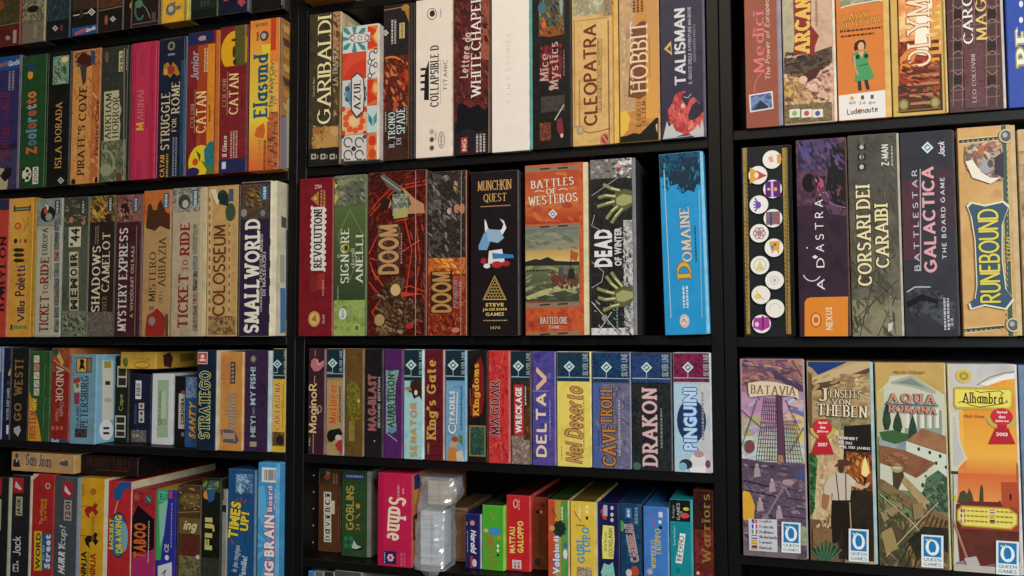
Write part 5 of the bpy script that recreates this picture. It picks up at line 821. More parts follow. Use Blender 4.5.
b.n(None, 0, 0, 0, ['#9ca070', '#bcb47c', '#747c54'], 30, stretch=(1, 1, 2), pts=[(526, 297), (540, 291), (566, 284), (579.6, 284), (579.6, 288), (556, 292), (528, 300)]); b.pl([(550, 273), (554, 270), (556, 275), (562, 274), (568, 275), (572, 277), (578, 278), (578, 286), (574, 284), (572, 290), (569, 284), (563, 285), (562, 290), (559, 284), (555, 286), (554, 280)], '#6c3c2c'); b.sp(551, 272, 578, 289, ['#2c241c', '#7c4a34', '#4c3020', '#8a8078'], 40, 1.8, 70); b.pl([(559, 268), (563, 267), (565, 276), (559, 277)], '#4c4c50'); b.pl([(569, 269), (574, 268), (576, 279), (568, 279)], '#2c2c30'); b.ln([(571.6, 250), (571, 268)], .7, '#2c241c'); b.pl([(571.6, 251), (579, 253), (577, 261), (571.6, 259)], '#b0582c')
b.t('BATTLELORE', 540.6, 317, 567.6, 324, '#e0d8cc', f='serif', w=.24, d='h', o='#5c2018', ow=.05); b.t('GAME', 549, 325.6, 560, 328.6, '#d8c8b8', f='serif', w=.16, d='h'); b.done()
b = B('M2', 590.2, 636.4, '#232322', 'black box with snowy splatters and two gnarled green hands', yt=158.6, base=(3, '#7c7f80'), edge=.4, side='#3a3a3a')
b.full(['#191917', '#2f2f2d', '#1d1d1b', '#3c3c3a'], 40); b.n(590, 157, 634, 178, ['#3c3a38', '#8a8680', '#5c5854', '#b8b4b0'], 90); b.n(618, 157, 634, 172, ['#c8c0c0', '#e0dcdc', '#9c8488'], 60); b.e(620.6, 168.6, 6, 6.4, '#dcd4d4', 'publisher_logo'); b.e(618.8, 168, 2.6, 4, '#b03440', 'publisher_logo'); b.n(624, 220, 634, 336, ['#3c3c3a', '#d0d0d0', '#6c6c6c', '#e8e8e8'], 80); b.n(590, 328, 634, 338, ['#b8b8b8', '#e0e0e0', '#6c6c6c'], 90)
b.sp(591, 158, 632, 178, ['#8c8884', '#3c3a38', '#c8c4c0', '#6c6864'], 60, 2.2, 0, .6); b.sp(622, 222, 633, 335, ['#e4e4e4', '#3c3c3c', '#b8b8b8', '#242424', '#8c8c8c'], 90, 2, 60, .5); b.sp(591, 300, 633, 335, ['#3c3c3a', '#8c8c8c', '#242422', '#c8c8c8'], 50, 2, 45, .3)
def hand(cx, cy, s):
    b.pl([(cx+25, cy-9), (cx+16, cy-11*s if s > 0 else cy-10), (cx+8, cy-8), (cx+3, cy-2), (cx+4, cy+5), (cx+9, cy+10), (cx+17, cy+11), (cx+25, cy+5)], '#5c6038'); b.pl([(cx+25, cy-4), (cx+15, cy-6), (cx+8, cy-2), (cx+9, cy+5), (cx+16, cy+6), (cx+25, cy+2)], '#a0a068')
    for q in ([(cx+12, cy-9*s), (cx+4, cy-11*s), (cx-4, cy-15*s)], [(cx+8, cy-3*s), (cx-2, cy-4*s), (cx-9, cy-2*s)], [(cx+7, cy+2*s), (cx-1, cy+4*s), (cx-10, cy+7*s)], [(cx+10, cy+7*s), (cx+4, cy+12*s), (cx-1, cy+19*s)], [(cx+15, cy+9*s), (cx+8, cy+17*s), (cx+4, cy+23*s)]):
        b.ln(q, 4.4, '#4c5030'); b.ln([(a-.3, c-.5) for a, c in q], 2.6, '#8c9058'); b.ln([(a-.6, c-.8) for a, c in q[:2]], 1.2, '#d0d098')
hand(608, 200, 1); hand(608, 296, -1)
b.t('DEAD', 594.6, 229.6, 612.4, 267, '#dcdcdc', w=.05); b.t('OF WINTER', 614.6, 227.6, 622, 266, '#c8c8cc', w=.05); b.ln([(592, 196), (618, 178)], .6, '#a8a8a8'); b.ln([(592, 262), (604, 272), (602, 282), (592, 288)], .6, '#b0b0b0'); b.ln([(592, 302), (606, 318), (620, 334)], .8, '#c0c0c0'); b.ln([(600, 330), (612, 312)], .8, '#c0c0c0'); b.e(605, 318, 3, 3.4, '#8c8c8c'); b.ln([(595, 215), (592, 226), (604, 232)], .6, '#a8a8a8'); b.dash(616, 306, 619, 330, '#5c8484', 1)
b.dash(634.4, 176, 635.8, 300, '#b8bcc0', 1); b.done()
b = B('M2', 662, 706.8, '#1f93d0', 'bright cyan box leaning slightly left, gold and silver title', yt=152.8, base=(2.6, '#7cc4e8'), side='#3ca8dc', lean=-.022, edge=.35, wear=.06)
b.n(659, 150, 706, 176, ['#143044', '#1c587c', '#12283a', '#2078a8'], 50); b.n(None, 0, 0, 0, ['#0f1c28', '#1c3c50', '#101820'], 60, pts=[(668, 176), (672, 168), (678, 172), (682, 160), (688, 157), (692, 164), (698, 158), (703, 162), (703, 186), (697, 184), (694, 192), (688, 190), (682, 194), (678, 184), (670, 186)]); b.sp(663, 157, 704, 192, ['#12202c', '#1c5474', '#0c141c', '#2484b4', '#3c90b8'], 46, 2.4, 80, .35); b.ln([(664, 170), (671, 318)], .9, '#9cc4c8'); b.ln([(699, 190), (702, 318)], .9, '#7cb8d0')
b.t('OMAINE', 680.6, 207.4, 690.6, 262, '#c8c8c0', f='serif', w=.2, o='#8c6428', ow=.05, rot=1.5); b.t('D', 677, 262, 690.8, 279.6, '#d8a83c', f='serif', w=.24, o='#7c5420', ow=.05, rot=1.5); b.dash(694.6, 226, 696.8, 262, '#14506c', 1); b.dash(682, 286, 689, 308, '#b8d8e4', 2); b.e(684.6, 321, 5, 7, '#c4b8b4', 'publisher_logo'); b.r(681.6, 317.6, 687.4, 324.4, '#d8d0cc', 'publisher_logo'); b.ln([(682.4, 322), (684, 319), (686.6, 323)], .9, '#a83c34', 'publisher_logo'); b.done()

# ================================================================== fourth shelf
b = B('M3', 308, 325.6, '#3c2028', 'dark plum box with curly cream title and pink wizard hat', yt=348.6, base=(1.6, '#8c6a78'), edge=.3)
b.ln([(315.4, 350), (315.2, 356)], .7, '#a89878'); b.ln([(314.8, 376), (314.4, 384)], .7, '#c0b08c'); b.pl([(310.6, 366), (311.6, 360), (314.6, 358), (318, 359), (319.6, 363.6), (323.6, 360.4), (324, 366), (319, 371), (314, 371.4)], '#b87078'); b.ln([(316.6, 360), (318.6, 365), (323.6, 361)], 1, '#dcb0ac')
b.t('MaginoR', 308.8, 383, 319, 433, '#dcc48c', f='stroke', w=.15); b.ln([(313.4, 434), (313.2, 453)], .8, '#b8a47c'); b.ring(319.6, 409, 1.8, 3.4, .8, '#c8b080'); b.dash(308.6, 437, 310.8, 446, '#9c8c78', 1); b.done()
b = silver('M3', 326.2, 344.2, 'silver-banded tan box with small red-coated sailor, orange title', 377.6, 348.6, body='#9c8050')
b.n(326, 380, 343, 457, ['#8a6c40', '#b09868', '#a08458'], 40); b.t('Mutineer', 328.6, 384, 337, 424, '#c8502c', f='serif', w=.3, o='#e8a03c', ow=.05); b.dash(338.6, 386, 341.6, 422, '#6c5430', 1); b.e(331, 436, 4, 6, '#1c1614'); b.pl([(330, 430), (340, 428), (343, 434), (334, 440)], '#201a18'); b.e(338.4, 437.6, 3, 3, '#c8b8ac'); b.pl([(335, 445), (339, 440), (343.6, 440), (343.6, 456), (338, 450)], '#a8302c'); b.done()
b = B('M3', 344.8, 364, '#5f4420', 'mottled bronze-brown box with olive scrollwork title', yt=348.4, base=(1.4, '#8c6c40'), edge=.3)
b.full(['#543a1a', '#6f5028', '#5e4420'], 30); b.n(346.4, 381, 361, 422, ['#5c5818', '#8c8428', '#44400f', '#a09a38'], 130, pts=[(347, 384), (352, 380), (354, 384), (357, 381), (360, 396), (361, 418), (356, 421), (349, 420), (347, 404)]); b.n(349, 421, 354.6, 441, ['#6c6420', '#948a38', '#504a18'], 130); b.e(358.6, 401, 1.2, 2, '#c8bc60'); b.ring(357.6, 392, 2, 4, 1, '#8a8430'); b.done()
b = B('M3', 364.6, 383.4, '#1d191c', 'black box with pinkish riveted capitals and small white subtitle', yt=348.6, base=(1.2, '#3c3438'), edge=.3)
b.full(['#1a1619', '#262024'], 30); b.t('MAG-BLAST', 368, 374.6, 376.4, 430.6, '#9a5c58', w=.05, o='#5c4a48', ow=.07); b.t('SECOND EDITION', 377.8, 377, 380.4, 428, '#a8a4a8', w=.04); b.e(374.6, 441, .6, .8, '#c8c8c8'); b.done()
b = B('M3', 383.9, 403.2, '#4c1f5a', 'vivid purple box with seafoam banner title', yt=349, base=(1.6, '#6c3c74'), edge=.2)
b.full(['#461a54', '#542664', '#4b1e58'], 25); b.n(None, 0, 0, 0, ['#5c9084', '#8cb4a0', '#3c6c6c', '#7ca090'], 80, pts=[(386, 370), (390, 371), (399, 370), (398, 376), (396, 384), (395, 400), (395.6, 416), (396.6, 430), (393, 430), (386, 434)]); b.t('AUARTIGON', 387.6, 374, 394.6, 428, '#22343c', f='serif', w=.24, thin=.14); b.ln([(388, 434), (397, 441)], 1, '#9ca8b0'); b.pl([(389, 428), (396, 426), (396.6, 431), (391, 434)], '#5c8cb0'); b.done()
b = silver('M3', 403.8, 424.2, 'silver-banded pale aqua box with orange capitals reading up', 380.6, 349.4, body='#8cc4c8', base=(2, '#cfe0e0'))
b.n(403.6, 381, 422, 461, ['#7cbcc4', '#a4d4d4', '#8cc8cc'], 35); b.pl([(411, 381), (422, 380), (422, 400), (419, 396), (414, 399), (412, 393), (408, 391), (410, 387)], '#3c241c'); b.e(416, 392.6, 1.6, 2.6, '#dcd4c4'); b.pl([(404, 388), (410, 386), (412, 391), (406, 390)], '#a87c54'); b.t('SENATOR', 410.4, 402.6, 417, 457, '#c89a48', f='stroke', w=.26, thin=.2, o='#8c6c4c', ow=.05, gap=.2); b.done()
b = B('M3', 424.8, 444.8, '#5a1620', 'deep red brick-pattern box with gold gothic title reading up', yt=349.4, base=(1.8, '#c8a098'), edge=.25)
b.full(['#4c1018', '#6c1c26', '#581620'], 45)
for i in range(12): b.ln([(425, 357+i*9), (443, 356+i*9)], .4, '#3c0c14')
b.t("King's Gate", 426.6, 359.6, 438.6, 440, '#c8a048', f='serif', w=.3, thin=.14); b.dash(427, 443, 430, 454, '#9c7c50', 1); b.done()
b = silver('M3', 445.4, 467, 'silver-banded sky blue box with dark-edged white capitals and red-haired figures', 380.4, 350, body='#5a94bc', base=(1.8, '#8cb8d4'))
b.n(445, 382, 465, 463, ['#4c88b4', '#74a8cc', '#5c98c0'], 40); b.t('ITADELS', 449.4, 390.6, 455, 424, '#d8dce0', w=.05, o='#1c3040', ow=.05); b.t('C', 448, 424, 456.6, 434, '#d8dce0', f='stroke', w=.2, o='#1c3040', ow=.05); b.ln([(457.4, 392), (456.8, 424)], .9, '#e0e4e8'); b.dash(460, 386, 463, 430, '#34648c', 1)
b.e(453.6, 444, 3.6, 4, '#c8a070'); b.pl([(447, 462), (449, 448), (453, 447), (459, 450), (463, 462)], '#c87c34'); b.e(455, 439, 3.4, 3, '#a84824'); b.pl([(456, 452), (462, 450), (465, 462), (457, 462)], '#c8c0b0'); b.pl([(459, 434), (463, 436), (463, 444), (459, 442)], '#5c7c4c'); b.done()
b = B('M3', 467.6, 487.8, '#1c1412', 'black box with golden gothic title on a red smear and small teal picture', yt=350.6, base=(1.6, '#2c2422'), edge=.15)
b.pl([(476, 362), (481, 357), (484, 368), (484, 400), (482, 414), (474, 418), (470, 414), (473, 380)], '#7c1c1c'); b.t('Kingdoms', 472.6, 363.4, 480.6, 416, '#e0a838', f='serif', w=.28, thin=.16); b.dash(469.6, 388, 471, 406, '#8c6c3c', 1); b.r(469, 425.4, 485.6, 456.4, '#8a7c3c'); b.n(470.4, 427, 484.4, 455, ['#1c3028', '#3c6c5c', '#16241f', '#5c8c7c'], 90); b.done()
b = B('M3', 488.2, 510.4, '#bf2b2e', 'bright red crackled box with outlined runic title', yt=350.6, base=(1.6, '#d86c68'), edge=.3)
b.full(['#a82226', '#dc3c3a', '#bc2a2c', '#e04a44'], 32)
for pts in ([(489, 370), (498, 366), (508, 372)], [(504, 352), (500, 366), (496, 382)], [(489, 448), (500, 442), (509, 450)], [(500, 436), (502, 460)]): b.ln(pts, .6, '#f06860')
b.sp(489.5, 353, 509, 461, ['#a82226', '#dc4440', '#c83432', '#901c20'], 80, 3, 80, .25); b.t('MAGDAR', 490.6, 380, 499.6, 435.6, '#4c2024', f='serif', w=.2, o='#b8a8a8', ow=.06); b.done()
b = silver('M3', 511, 531.6, 'silver-banded box with wreck debris and white capitals on a red strip', 381, 351, body='#3a2a20', base=(1.2, '#5c5048'))
b.n(511, 382, 531, 468, ['#1c1512', '#4c3020', '#241a16', '#7c5030'], 60); b.r(514, 384.6, 523.6, 435.6, '#b8323a'); b.sp(512, 438, 530, 467, ['#c8b8b0', '#3c2c28', '#8a7068', '#e0d4cc', '#5c3c30'], 70, 2.2, 50, .4); b.sp(524.4, 400, 530, 438, ['#a8683c', '#3c2418', '#7c4a2c'], 30, 2.2, 70); b.t('WRECKAGE', 515.6, 387.6, 522, 433, '#e8e4e0', w=.05); b.dash(524.6, 386, 526.6, 405, '#c8c4c0', 1); b.n(511, 436, 531, 468, ['#2c2422', '#a8948a', '#5c3c30', '#c8b8b0', '#3c2c28'], 110); b.n(524, 410, 531, 440, ['#7c4a2c', '#3c2418', '#a8683c'], 90); b.done()
b = B('M3', 532.2, 556, '#3f3a8c', 'royal blue space box with peach and cream futuristic capitals', yt=351.4, base=(1, '#7c78b4'), edge=.3)
b.full(['#2c3484', '#5c4c9c', '#3c3c8c', '#6a5ca8'], 22); b.t('DELTA', 536, 393, 546.6, 457, '#e8d4a8', f='stroke', w=.2, thin=.2, gap=.12); b.t('V', 536, 367, 546.6, 391, '#e6b890', f='stroke', w=.2, thin=.2); b.ln([(531.6, 391), (549, 391)], .6, '#a898c8'); b.dash(549, 400, 551, 440, '#8c88bc', 1); b.done()
b = silver('M3', 556.8, 591.6, 'blue-banded pale yellow box with brown outlined script title', 381.4, 351.6, body='#e0cc58', band2=['#101c2c', '#1c4058', '#132a40'], c='#16304c', base=(1, '#e8dc98'))
b.n(556.6, 382, 591, 471, ['#d8c04c', '#ecd868', '#e4cc58'], 22); b.t('Nel Deserto', 565, 386, 583, 462, '#c89050', f='stroke', w=.2, o='#4a2c24', ow=.06, sk=.15); b.dash(582.6, 395, 585, 450, '#b0a050', 1); b.dash(561, 446, 562.6, 460, '#a89c50', 1); b.done()
b = silver('M3', 592.4, 631.4, 'blue-banded box with orange cave lettering on slate blue stone', 382.4, 352, body='#54587c', band2=['#0e1828', '#1f4a78', '#122c48', '#2a5c90'], c='#16304c', base=(1, '#8c90a8'))
b.n(592, 384, 631, 473, ['#3c4c84', '#7c7488', '#585c80', '#948a9c'], 35); b.n(592, 384, 602, 473, ['#3454a0', '#4c64a8', '#3c58a0'], 30); b.sp(596, 386, 630, 471, ['#7c7890', '#54587c', '#948a9c', '#444a74', '#6c6a88'], 110, 3, 70, .35); b.t('CAVE', 602.4, 425, 616, 466, '#c88438', f='serif', w=.24, o='#3c2420', ow=.09); b.t('TROLL', 600.6, 386.6, 612.6, 424, '#c88438', f='serif', w=.24, o='#3c2420', ow=.09); b.dash(618, 400, 621, 456, '#a8a0b0', 1); b.dash(598, 430, 600, 450, '#3a4468', 1); b.done()
b = silver('M3', 632, 672.4, 'blue-banded black box with pink-white fantasy capitals', 382.6, 352.4, body='#1c2022', band2=['#14203a', '#2c4a84', '#1c3054', '#3c5c94'], c='#1c2c4c', base=(1, '#5c6468'))
b.n(632, 384, 672, 475, ['#14181a', '#2c3234', '#181c1e', '#3c4846'], 40); b.t('DRAKON', 642, 387.6, 657.6, 466.6, '#d8b4b4', f='serif', w=.24, thin=.13, o='#5c3c44', ow=.05); b.dash(660, 408, 663, 448, '#7c8484', 1); b.e(637, 466, 4, 4, '#3c6c64'); b.done()
b = silver('M3', 673.4, 713.6, 'wine-banded pale blue box with bubbly title on a navy oval', 382, 352.6, body='#a8bcc8', band2=['#4c1430', '#8c2850', '#5c1838', '#3c1428'], c='#5c1838', base=(1.2, '#c8ccd0'))
b.n(673, 384, 713, 476, ['#8cbcd8', '#b0ccdc', '#98c4dc'], 14); b.n(699, 384, 713, 476, ['#b4b8b8', '#c8c8c8', '#a8acb0'], 20); b.e(691.6, 421, 14.6, 22, '#223458'); b.t('PINGUINI', 683.6, 388, 697, 450.4, '#b8d8f0', w=.05, o='#2c5ca0', ow=.1); b.dash(701, 392, 704.6, 440, '#8c9498', 1); b.e(698, 461, 8, 8.4, '#d8d8d8'); b.e(686, 464, 6.4, 5, '#2c3440'); b.e(683, 466.4, 4, 4, '#7cb4c4'); b.e(699, 454, 5, 3.4, '#b88c8c'); b.e(708, 464, 2.6, 4, '#7c4450'); b.pl([(690, 468), (706, 466), (706, 474), (690, 475)], '#e4e4e4'); b.done()

# ================================================================== fifth shelf; dark topcol values paint in shade from the shelf above
b = B('M4', 317.6, 341, '#57341f', 'brown box with white letter tiles, set back at the left', yt=469, yb=552, base=(.8, '#6c4830'), depth=.18, ym=515)
b.full(['#4f2e1b', '#5f3a24', '#57341f'], 20); b.n(318, 468, 330, 483, ['#20201c', '#4c3c30', '#241c18'], 60); b.e(327, 477, 3, 2.6, '#a83c34'); b.e(328, 473, 2.2, 2, '#7c8c4c'); b.dash(332.6, 474, 338, 484, '#8c6c50', 2); b.dash(317.6, 472, 320, 482, '#7c7468', 1)
ly = 542.4
for ch in 'DaVinci': b.r(324, ly-7.4, 331.4, ly-.4, '#d0ccbc'); b.t(ch, 325.4, ly-6.6, 330.2, ly-1.4, '#2c241c', f='serif', w=.2); ly -= 7.2
b.r(331.4, 500.6, 335, 514, '#c4c0b0'); b.dash(338, 506, 339, 540, '#8a6c54', 1); b.done()
b = B('M4', 341.5, 371, '#2c4a28', 'moss green box in clear sleeve with yellow capitals and goblin sketch', yt=470.6, yb=557, base=(4.6, '#8a9088'), depth=.18, ym=515, edge=.2)
b.r(344.6, 473, 364.6, 479.6, '#2c3458', 'publisher_logo'); b.dash(346, 474.4, 363, 478.4, '#8c98b8', 1, 'h', 'publisher_logo'); b.ring(356, 486, 4, 4.6, .6, '#1a2c1c'); b.t('GOBLINS', 346, 485.4, 354, 530, '#b09a3c', f='stroke', w=.18); b.e(358, 506, 2.2, 2.6, '#b8842c'); b.ln([(356, 518), (360, 514)], 1.4, '#b8842c'); b.t('2-4', 355.6, 524, 360, 530, '#b8842c', w=.02)
for a in range(0, 360, 45): b.e(348.6+3.6*cos(radians(a)), 542+5*sin(radians(a)), 2, 2.4, '#2c7c48' if a % 90 else '#245c38')
b.pl([(352, 548), (354, 540), (357, 545), (362, 547), (357, 549)], '#b8c4b0'); b.pl([(354, 550), (364, 546), (362, 550)], '#1c2418'); b.done()
b = B('M4', 377.6, 412.4, '#ca1a4c', 'hot pink box with cream swash title reading down', yt=473.6, yb=567, base=(.8, '#c02048'), side='#c4703c', ym=520, edge=.2, p=None, wear=.06)
b.r(377, 470, 383.4, 575, '#b81844'); b.t('Sahne', 387.6, 497, 406, 541, '#ecdcc0', f='serif', w=.27, thin=.13, d='d', rot=-3, part='title_lettering'); b.dash(397, 485, 400, 499, '#d89098', 1); b.dash(402, 488, 404.4, 494, '#d8a0a4', 1); b.r(383.4, 551, 396.4, 564, '#23285c', 'publisher_logo'); b.e(390.6, 557.6, 3.4, 4, '#c83850', 'publisher_logo')
for a in range(0, 360, 60): b.e(390.6+2.4*cos(radians(a)), 557.6+2.8*sin(radians(a)), 1, 1.1, '#e8d8d8', 'publisher_logo')
b.dash(384, 552, 385.6, 563, '#a8acc8', 1, part='publisher_logo'); b.dash(400, 553, 406, 566, '#c85c78', 2)
b.S([(413, 480), (419, 476), (419, 500), (413, 505)], '#c88a3c'); b.S([(414, 476), (419, 473), (419, 488), (414, 490)], '#2c3468'); b.S([(413, 516), (418, 512), (418, 540), (413, 540)], '#5c2420'); b.S([(414.6, 520), (417.6, 518), (417.6, 534), (414.6, 536)], '#b8a860'); b.done()

SAB = b
# plain carton and the family games in front of it
b = B('M4', 446.8, 467.4, '#8d6a48', 'plain brown cardboard box behind the small navy box', yt=507.5, yb=561.4, base=(.8, '#7c5c3c'), depth=.14, ym=530, name='cardboard_box', cat='cardboard box', topcol='#75583c', edge=.1, wear=.08, rough=.8)
b.n(447.6, 510, 466.8, 512, ['#5c452e', '#6c5238'], 40, part='flap_edge'); b.r(446.8, 558.6, 467, 559.4, '#6c5236', part='flap_edge'); b.done()
b = B('M4', 465.2, 481.8, '#1e2160', 'small navy box with white script name reading down', yt=514, yb=569, base=(1.6, '#b0b4c8'), ym=540, depth=.15)
b.t('Harald', 470.6, 530.6, 476.4, 553, '#e4e6f0', f='stroke', w=.22, d='d', sk=.25); b.e(472.4, 523, 2.4, 2.6, '#c88c7c', 'publisher_logo'); b.dash(466.8, 530, 468.4, 552, '#8488b8', 1); b.r(470.4, 556, 473, 568, '#a4404c'); b.e(474.6, 563, 2.2, 4, '#d8c0cc'); b.dash(466, 521, 467.6, 525, '#a088a0', 1); b.done()
b = B('M4', 482.2, 505.2, '#49b02c', 'lime green box with red wavy title and blue cup', yt=505.4, yb=570.6, base=(1.8, '#a4d048'), ym=540, depth=.2, topcol='#27461c', edge=.35, wear=.05)  # topcol is the green with the shelf's shade painted in
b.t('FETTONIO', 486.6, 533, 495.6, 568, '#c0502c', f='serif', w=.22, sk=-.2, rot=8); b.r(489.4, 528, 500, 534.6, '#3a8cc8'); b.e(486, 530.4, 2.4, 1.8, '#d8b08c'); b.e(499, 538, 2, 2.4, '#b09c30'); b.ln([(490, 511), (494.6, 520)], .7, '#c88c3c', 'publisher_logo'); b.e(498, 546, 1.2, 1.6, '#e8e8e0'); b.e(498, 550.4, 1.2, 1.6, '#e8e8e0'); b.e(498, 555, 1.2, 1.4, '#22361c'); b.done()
b = B('M4', 505.6, 531, '#cb2127', 'bright red box with doubled yellow block title', yt=495.4, yb=571.4, base=(1.4, '#e05048'), ym=535, depth=.2, topcol='#5c1412', edge=.25, wear=.05)  # top red darkened to paint the shade under the shelf
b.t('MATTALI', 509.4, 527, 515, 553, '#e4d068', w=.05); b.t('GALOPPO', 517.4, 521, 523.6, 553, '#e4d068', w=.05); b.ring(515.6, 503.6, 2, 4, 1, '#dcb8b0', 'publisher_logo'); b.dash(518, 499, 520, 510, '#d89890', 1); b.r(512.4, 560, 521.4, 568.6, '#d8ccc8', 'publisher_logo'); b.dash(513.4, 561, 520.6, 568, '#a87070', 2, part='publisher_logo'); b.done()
b = B('M4', 531.4, 547.6, '#8c3c20', 'rusty brown box with faint green title, tucked behind its neighbours', yt=497, yb=570, base=(.8, '#6c2c1a'), ym=535, depth=.2, topcol='#4c2014', edge=.15)  # shade on the top is put into topcol
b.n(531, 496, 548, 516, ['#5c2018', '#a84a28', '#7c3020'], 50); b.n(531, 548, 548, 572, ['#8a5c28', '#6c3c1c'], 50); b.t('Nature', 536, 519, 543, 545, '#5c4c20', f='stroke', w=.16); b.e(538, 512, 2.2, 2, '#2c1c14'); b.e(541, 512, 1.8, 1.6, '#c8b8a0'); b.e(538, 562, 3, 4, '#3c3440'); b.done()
b = B('M4', 547.8, 569.8, '#c84a28', 'red-to-green box with round black sheep and blue outlined title', yt=500, p=.004, base=(1.4, '#c8d4a0'), ym=535, depth=.2, topcol='#2c4a1c', edge=.3)  # green top painted dark for the shade above it
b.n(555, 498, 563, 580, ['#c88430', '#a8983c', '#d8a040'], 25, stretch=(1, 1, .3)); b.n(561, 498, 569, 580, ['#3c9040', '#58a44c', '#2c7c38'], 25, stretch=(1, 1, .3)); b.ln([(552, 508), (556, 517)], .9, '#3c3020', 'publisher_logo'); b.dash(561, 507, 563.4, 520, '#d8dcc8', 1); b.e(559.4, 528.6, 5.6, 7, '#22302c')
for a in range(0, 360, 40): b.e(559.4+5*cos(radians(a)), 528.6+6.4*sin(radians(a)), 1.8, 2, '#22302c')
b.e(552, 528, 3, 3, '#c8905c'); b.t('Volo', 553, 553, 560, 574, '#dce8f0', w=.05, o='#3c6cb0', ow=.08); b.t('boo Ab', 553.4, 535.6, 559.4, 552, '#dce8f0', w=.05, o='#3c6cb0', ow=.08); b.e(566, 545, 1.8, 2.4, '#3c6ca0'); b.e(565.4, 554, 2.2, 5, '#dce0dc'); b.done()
b = B('M4', 570.2, 597.2, '#e5c23c', 'yellow box with light blue two-row brush title', yt=501.6, p=.006, base=(2, '#c8c090'), ym=535, depth=.2, topcol='#6c5a28', edge=.35, wear=.06)  # olive topcol: yellow with shelf shade painted in
b.r(570, 500, 571, 580, '#c83a28'); b.ln([(574, 511), (577, 516), (581, 521)], 1, '#c85038', 'publisher_logo'); b.dash(578, 507, 581, 518, '#e8e0c0', 1)
for y in (507, 512, 518): b.e(587, y, 1.3, 1.9, '#e8e4d0' if y < 515 else '#2c2c24')
b.t('GURI', 577, 540, 584.6, 563, '#3c98c0', f='serif', w=.3, thin=.2, rot=4); b.t('TOPO', 582.6, 527, 590, 554, '#3c98c0', f='serif', w=.3, thin=.2, rot=4); b.dash(576, 524, 585, 526.6, '#8c7c3c', 1, 'h'); b.ring(589, 538, 1.6, 5, .5, '#c09c38'); b.n(577, 567, 592, 580, ['#d8d4c4', '#6c5440', '#c8b89c', '#3c3028'], 120); b.done()
b = B('M4', 597.8, 619.6, '#1a1c50', 'dark blue box with yellow ticket title and pale green chicken', yt=503, p=.0, base=(1, '#2c2c5c'), ym=535, depth=.2, edge=.15)
b.pl([(600.6, 511), (603, 507), (605.6, 514), (607, 520), (603, 519)], '#c04048', 'publisher_logo'); b.r(603.4, 505, 607.4, 516, '#b0b0c0', 'publisher_logo')
for y in (508, 514.6, 520): b.e(612, y, 1.5, 2, '#c8c8d4')
b.pl([(603, 525), (614, 526), (614.6, 540), (613.4, 559), (602.6, 558.6), (602, 540)], '#e2dc6c'); b.t('GOCKELINSKI', 608.6, 528, 612.6, 557, '#2c2c34', f='stroke', w=.15); b.t('Zirkus', 604.4, 532, 606.6, 552, '#6c6c3c', w=.01); b.n(602, 563, 614, 582, ['#5cb4a4', '#8cd0bc', '#3c8c8c'], 60, pts=[(601, 572), (604, 563), (609, 565), (613, 562), (615, 576), (610, 582), (603, 582)]); b.done()
b = B('M4', 620, 642.4, '#16395c', 'dark teal-blue box with red slanting outlined title', yt=503.6, p=-.004, base=(1, '#1c3c5c'), ym=535, depth=.2, edge=.15)
b.full(['#102844', '#1c4c74', '#16395c', '#2a6484'], 25); b.r(625.4, 508, 631.6, 518, '#3c6ca4', 'publisher_logo'); b.dash(626.4, 509, 630.6, 517, '#c8d0dc', 1, part='publisher_logo'); b.dash(633.6, 507, 639, 524, '#6c8ca0', 1); b.e(621.6, 526, 3, 5.6, '#4c9c5c'); b.t('CARIBBEAN', 627.6, 524, 635.8, 562, '#b83a3c', f='serif', w=.26, o='#c8d8dc', ow=.07, rot=10); b.e(635, 571, 4, 5, '#b8442c'); b.e(629, 573, 3, 4, '#c8c4bc'); b.done()
b = B('M4', 643.4, 669.4, '#3470c0', 'medium blue box with olive-yellow jagged title', yt=507, p=.002, base=(1.2, '#7ca4d8'), ym=540, depth=.2, edge=.35)
b.full(['#2c68b8', '#4480cc', '#3674c4'], 14); b.ln([(649, 512), (653, 522), (655, 527)], 1, '#b04864', 'publisher_logo'); b.r(658.6, 512, 662.6, 517.4, '#c8d4e4'); b.e(660, 522, 1.6, 1.8, '#e0e4ec'); b.e(660.6, 527.6, 1.8, 2, '#1c2c44')
b.t('WUPPERO', 651, 540, 656, 569, '#c8bc4c', f='serif', w=.26); b.t('TRUPPO', 655, 528.6, 661, 555, '#c8bc4c', f='serif', w=.26); b.e(650, 571.6, 2.8, 2.8, '#c8a0a8', 'publisher_logo'); b.done()
b = B('M4', 669.8, 693, '#108a98', 'turquoise box with black top panel and white slanted ticket title', yt=499.6, p=.004, base=(1.6, '#3ca8b0'), ym=535, depth=.2, edge=.2, wear=.05)
b.band(490, 521.6, '#15181c', 'publisher_logo'); b.t('GAMES', 676.6, 503, 679.8, 520, '#b8bcc0', f='stroke', w=.14, part='publisher_logo'); b.t('Edge', 672, 505, 675, 518, '#8c9094', w=.02, part='publisher_logo'); b.e(684.6, 515.6, 4.6, 2.8, '#c84c48', 'publisher_logo'); b.e(686, 509, 3, 1.8, '#c8c83c', 'publisher_logo'); b.e(681, 512, 1.2, 1, '#4cb84c', 'publisher_logo')
b.pl([(680, 533), (685.6, 534), (682, 563.6), (675.4, 562.6)], '#e4ecec'); b.t('INFERNO', 677.6, 535.6, 683, 561, '#22282c', f='stroke', w=.13, sk=-.1, rot=-7); b.t('Rene Burkhart', 673.4, 526, 675.4, 545, '#a8d4d8', w=.02); b.t('CE', 676.6, 568, 679.6, 573, '#0c5c68', w=.02); b.done()
b = B('M4', 693.6, 718.8, '#5b1e1c', 'dark red fantasy box with large dull gold title, last on its shelf', yt=490.6, p=-.003, base=(.8, '#3c1614'), ym=535, depth=.25, edge=.1)
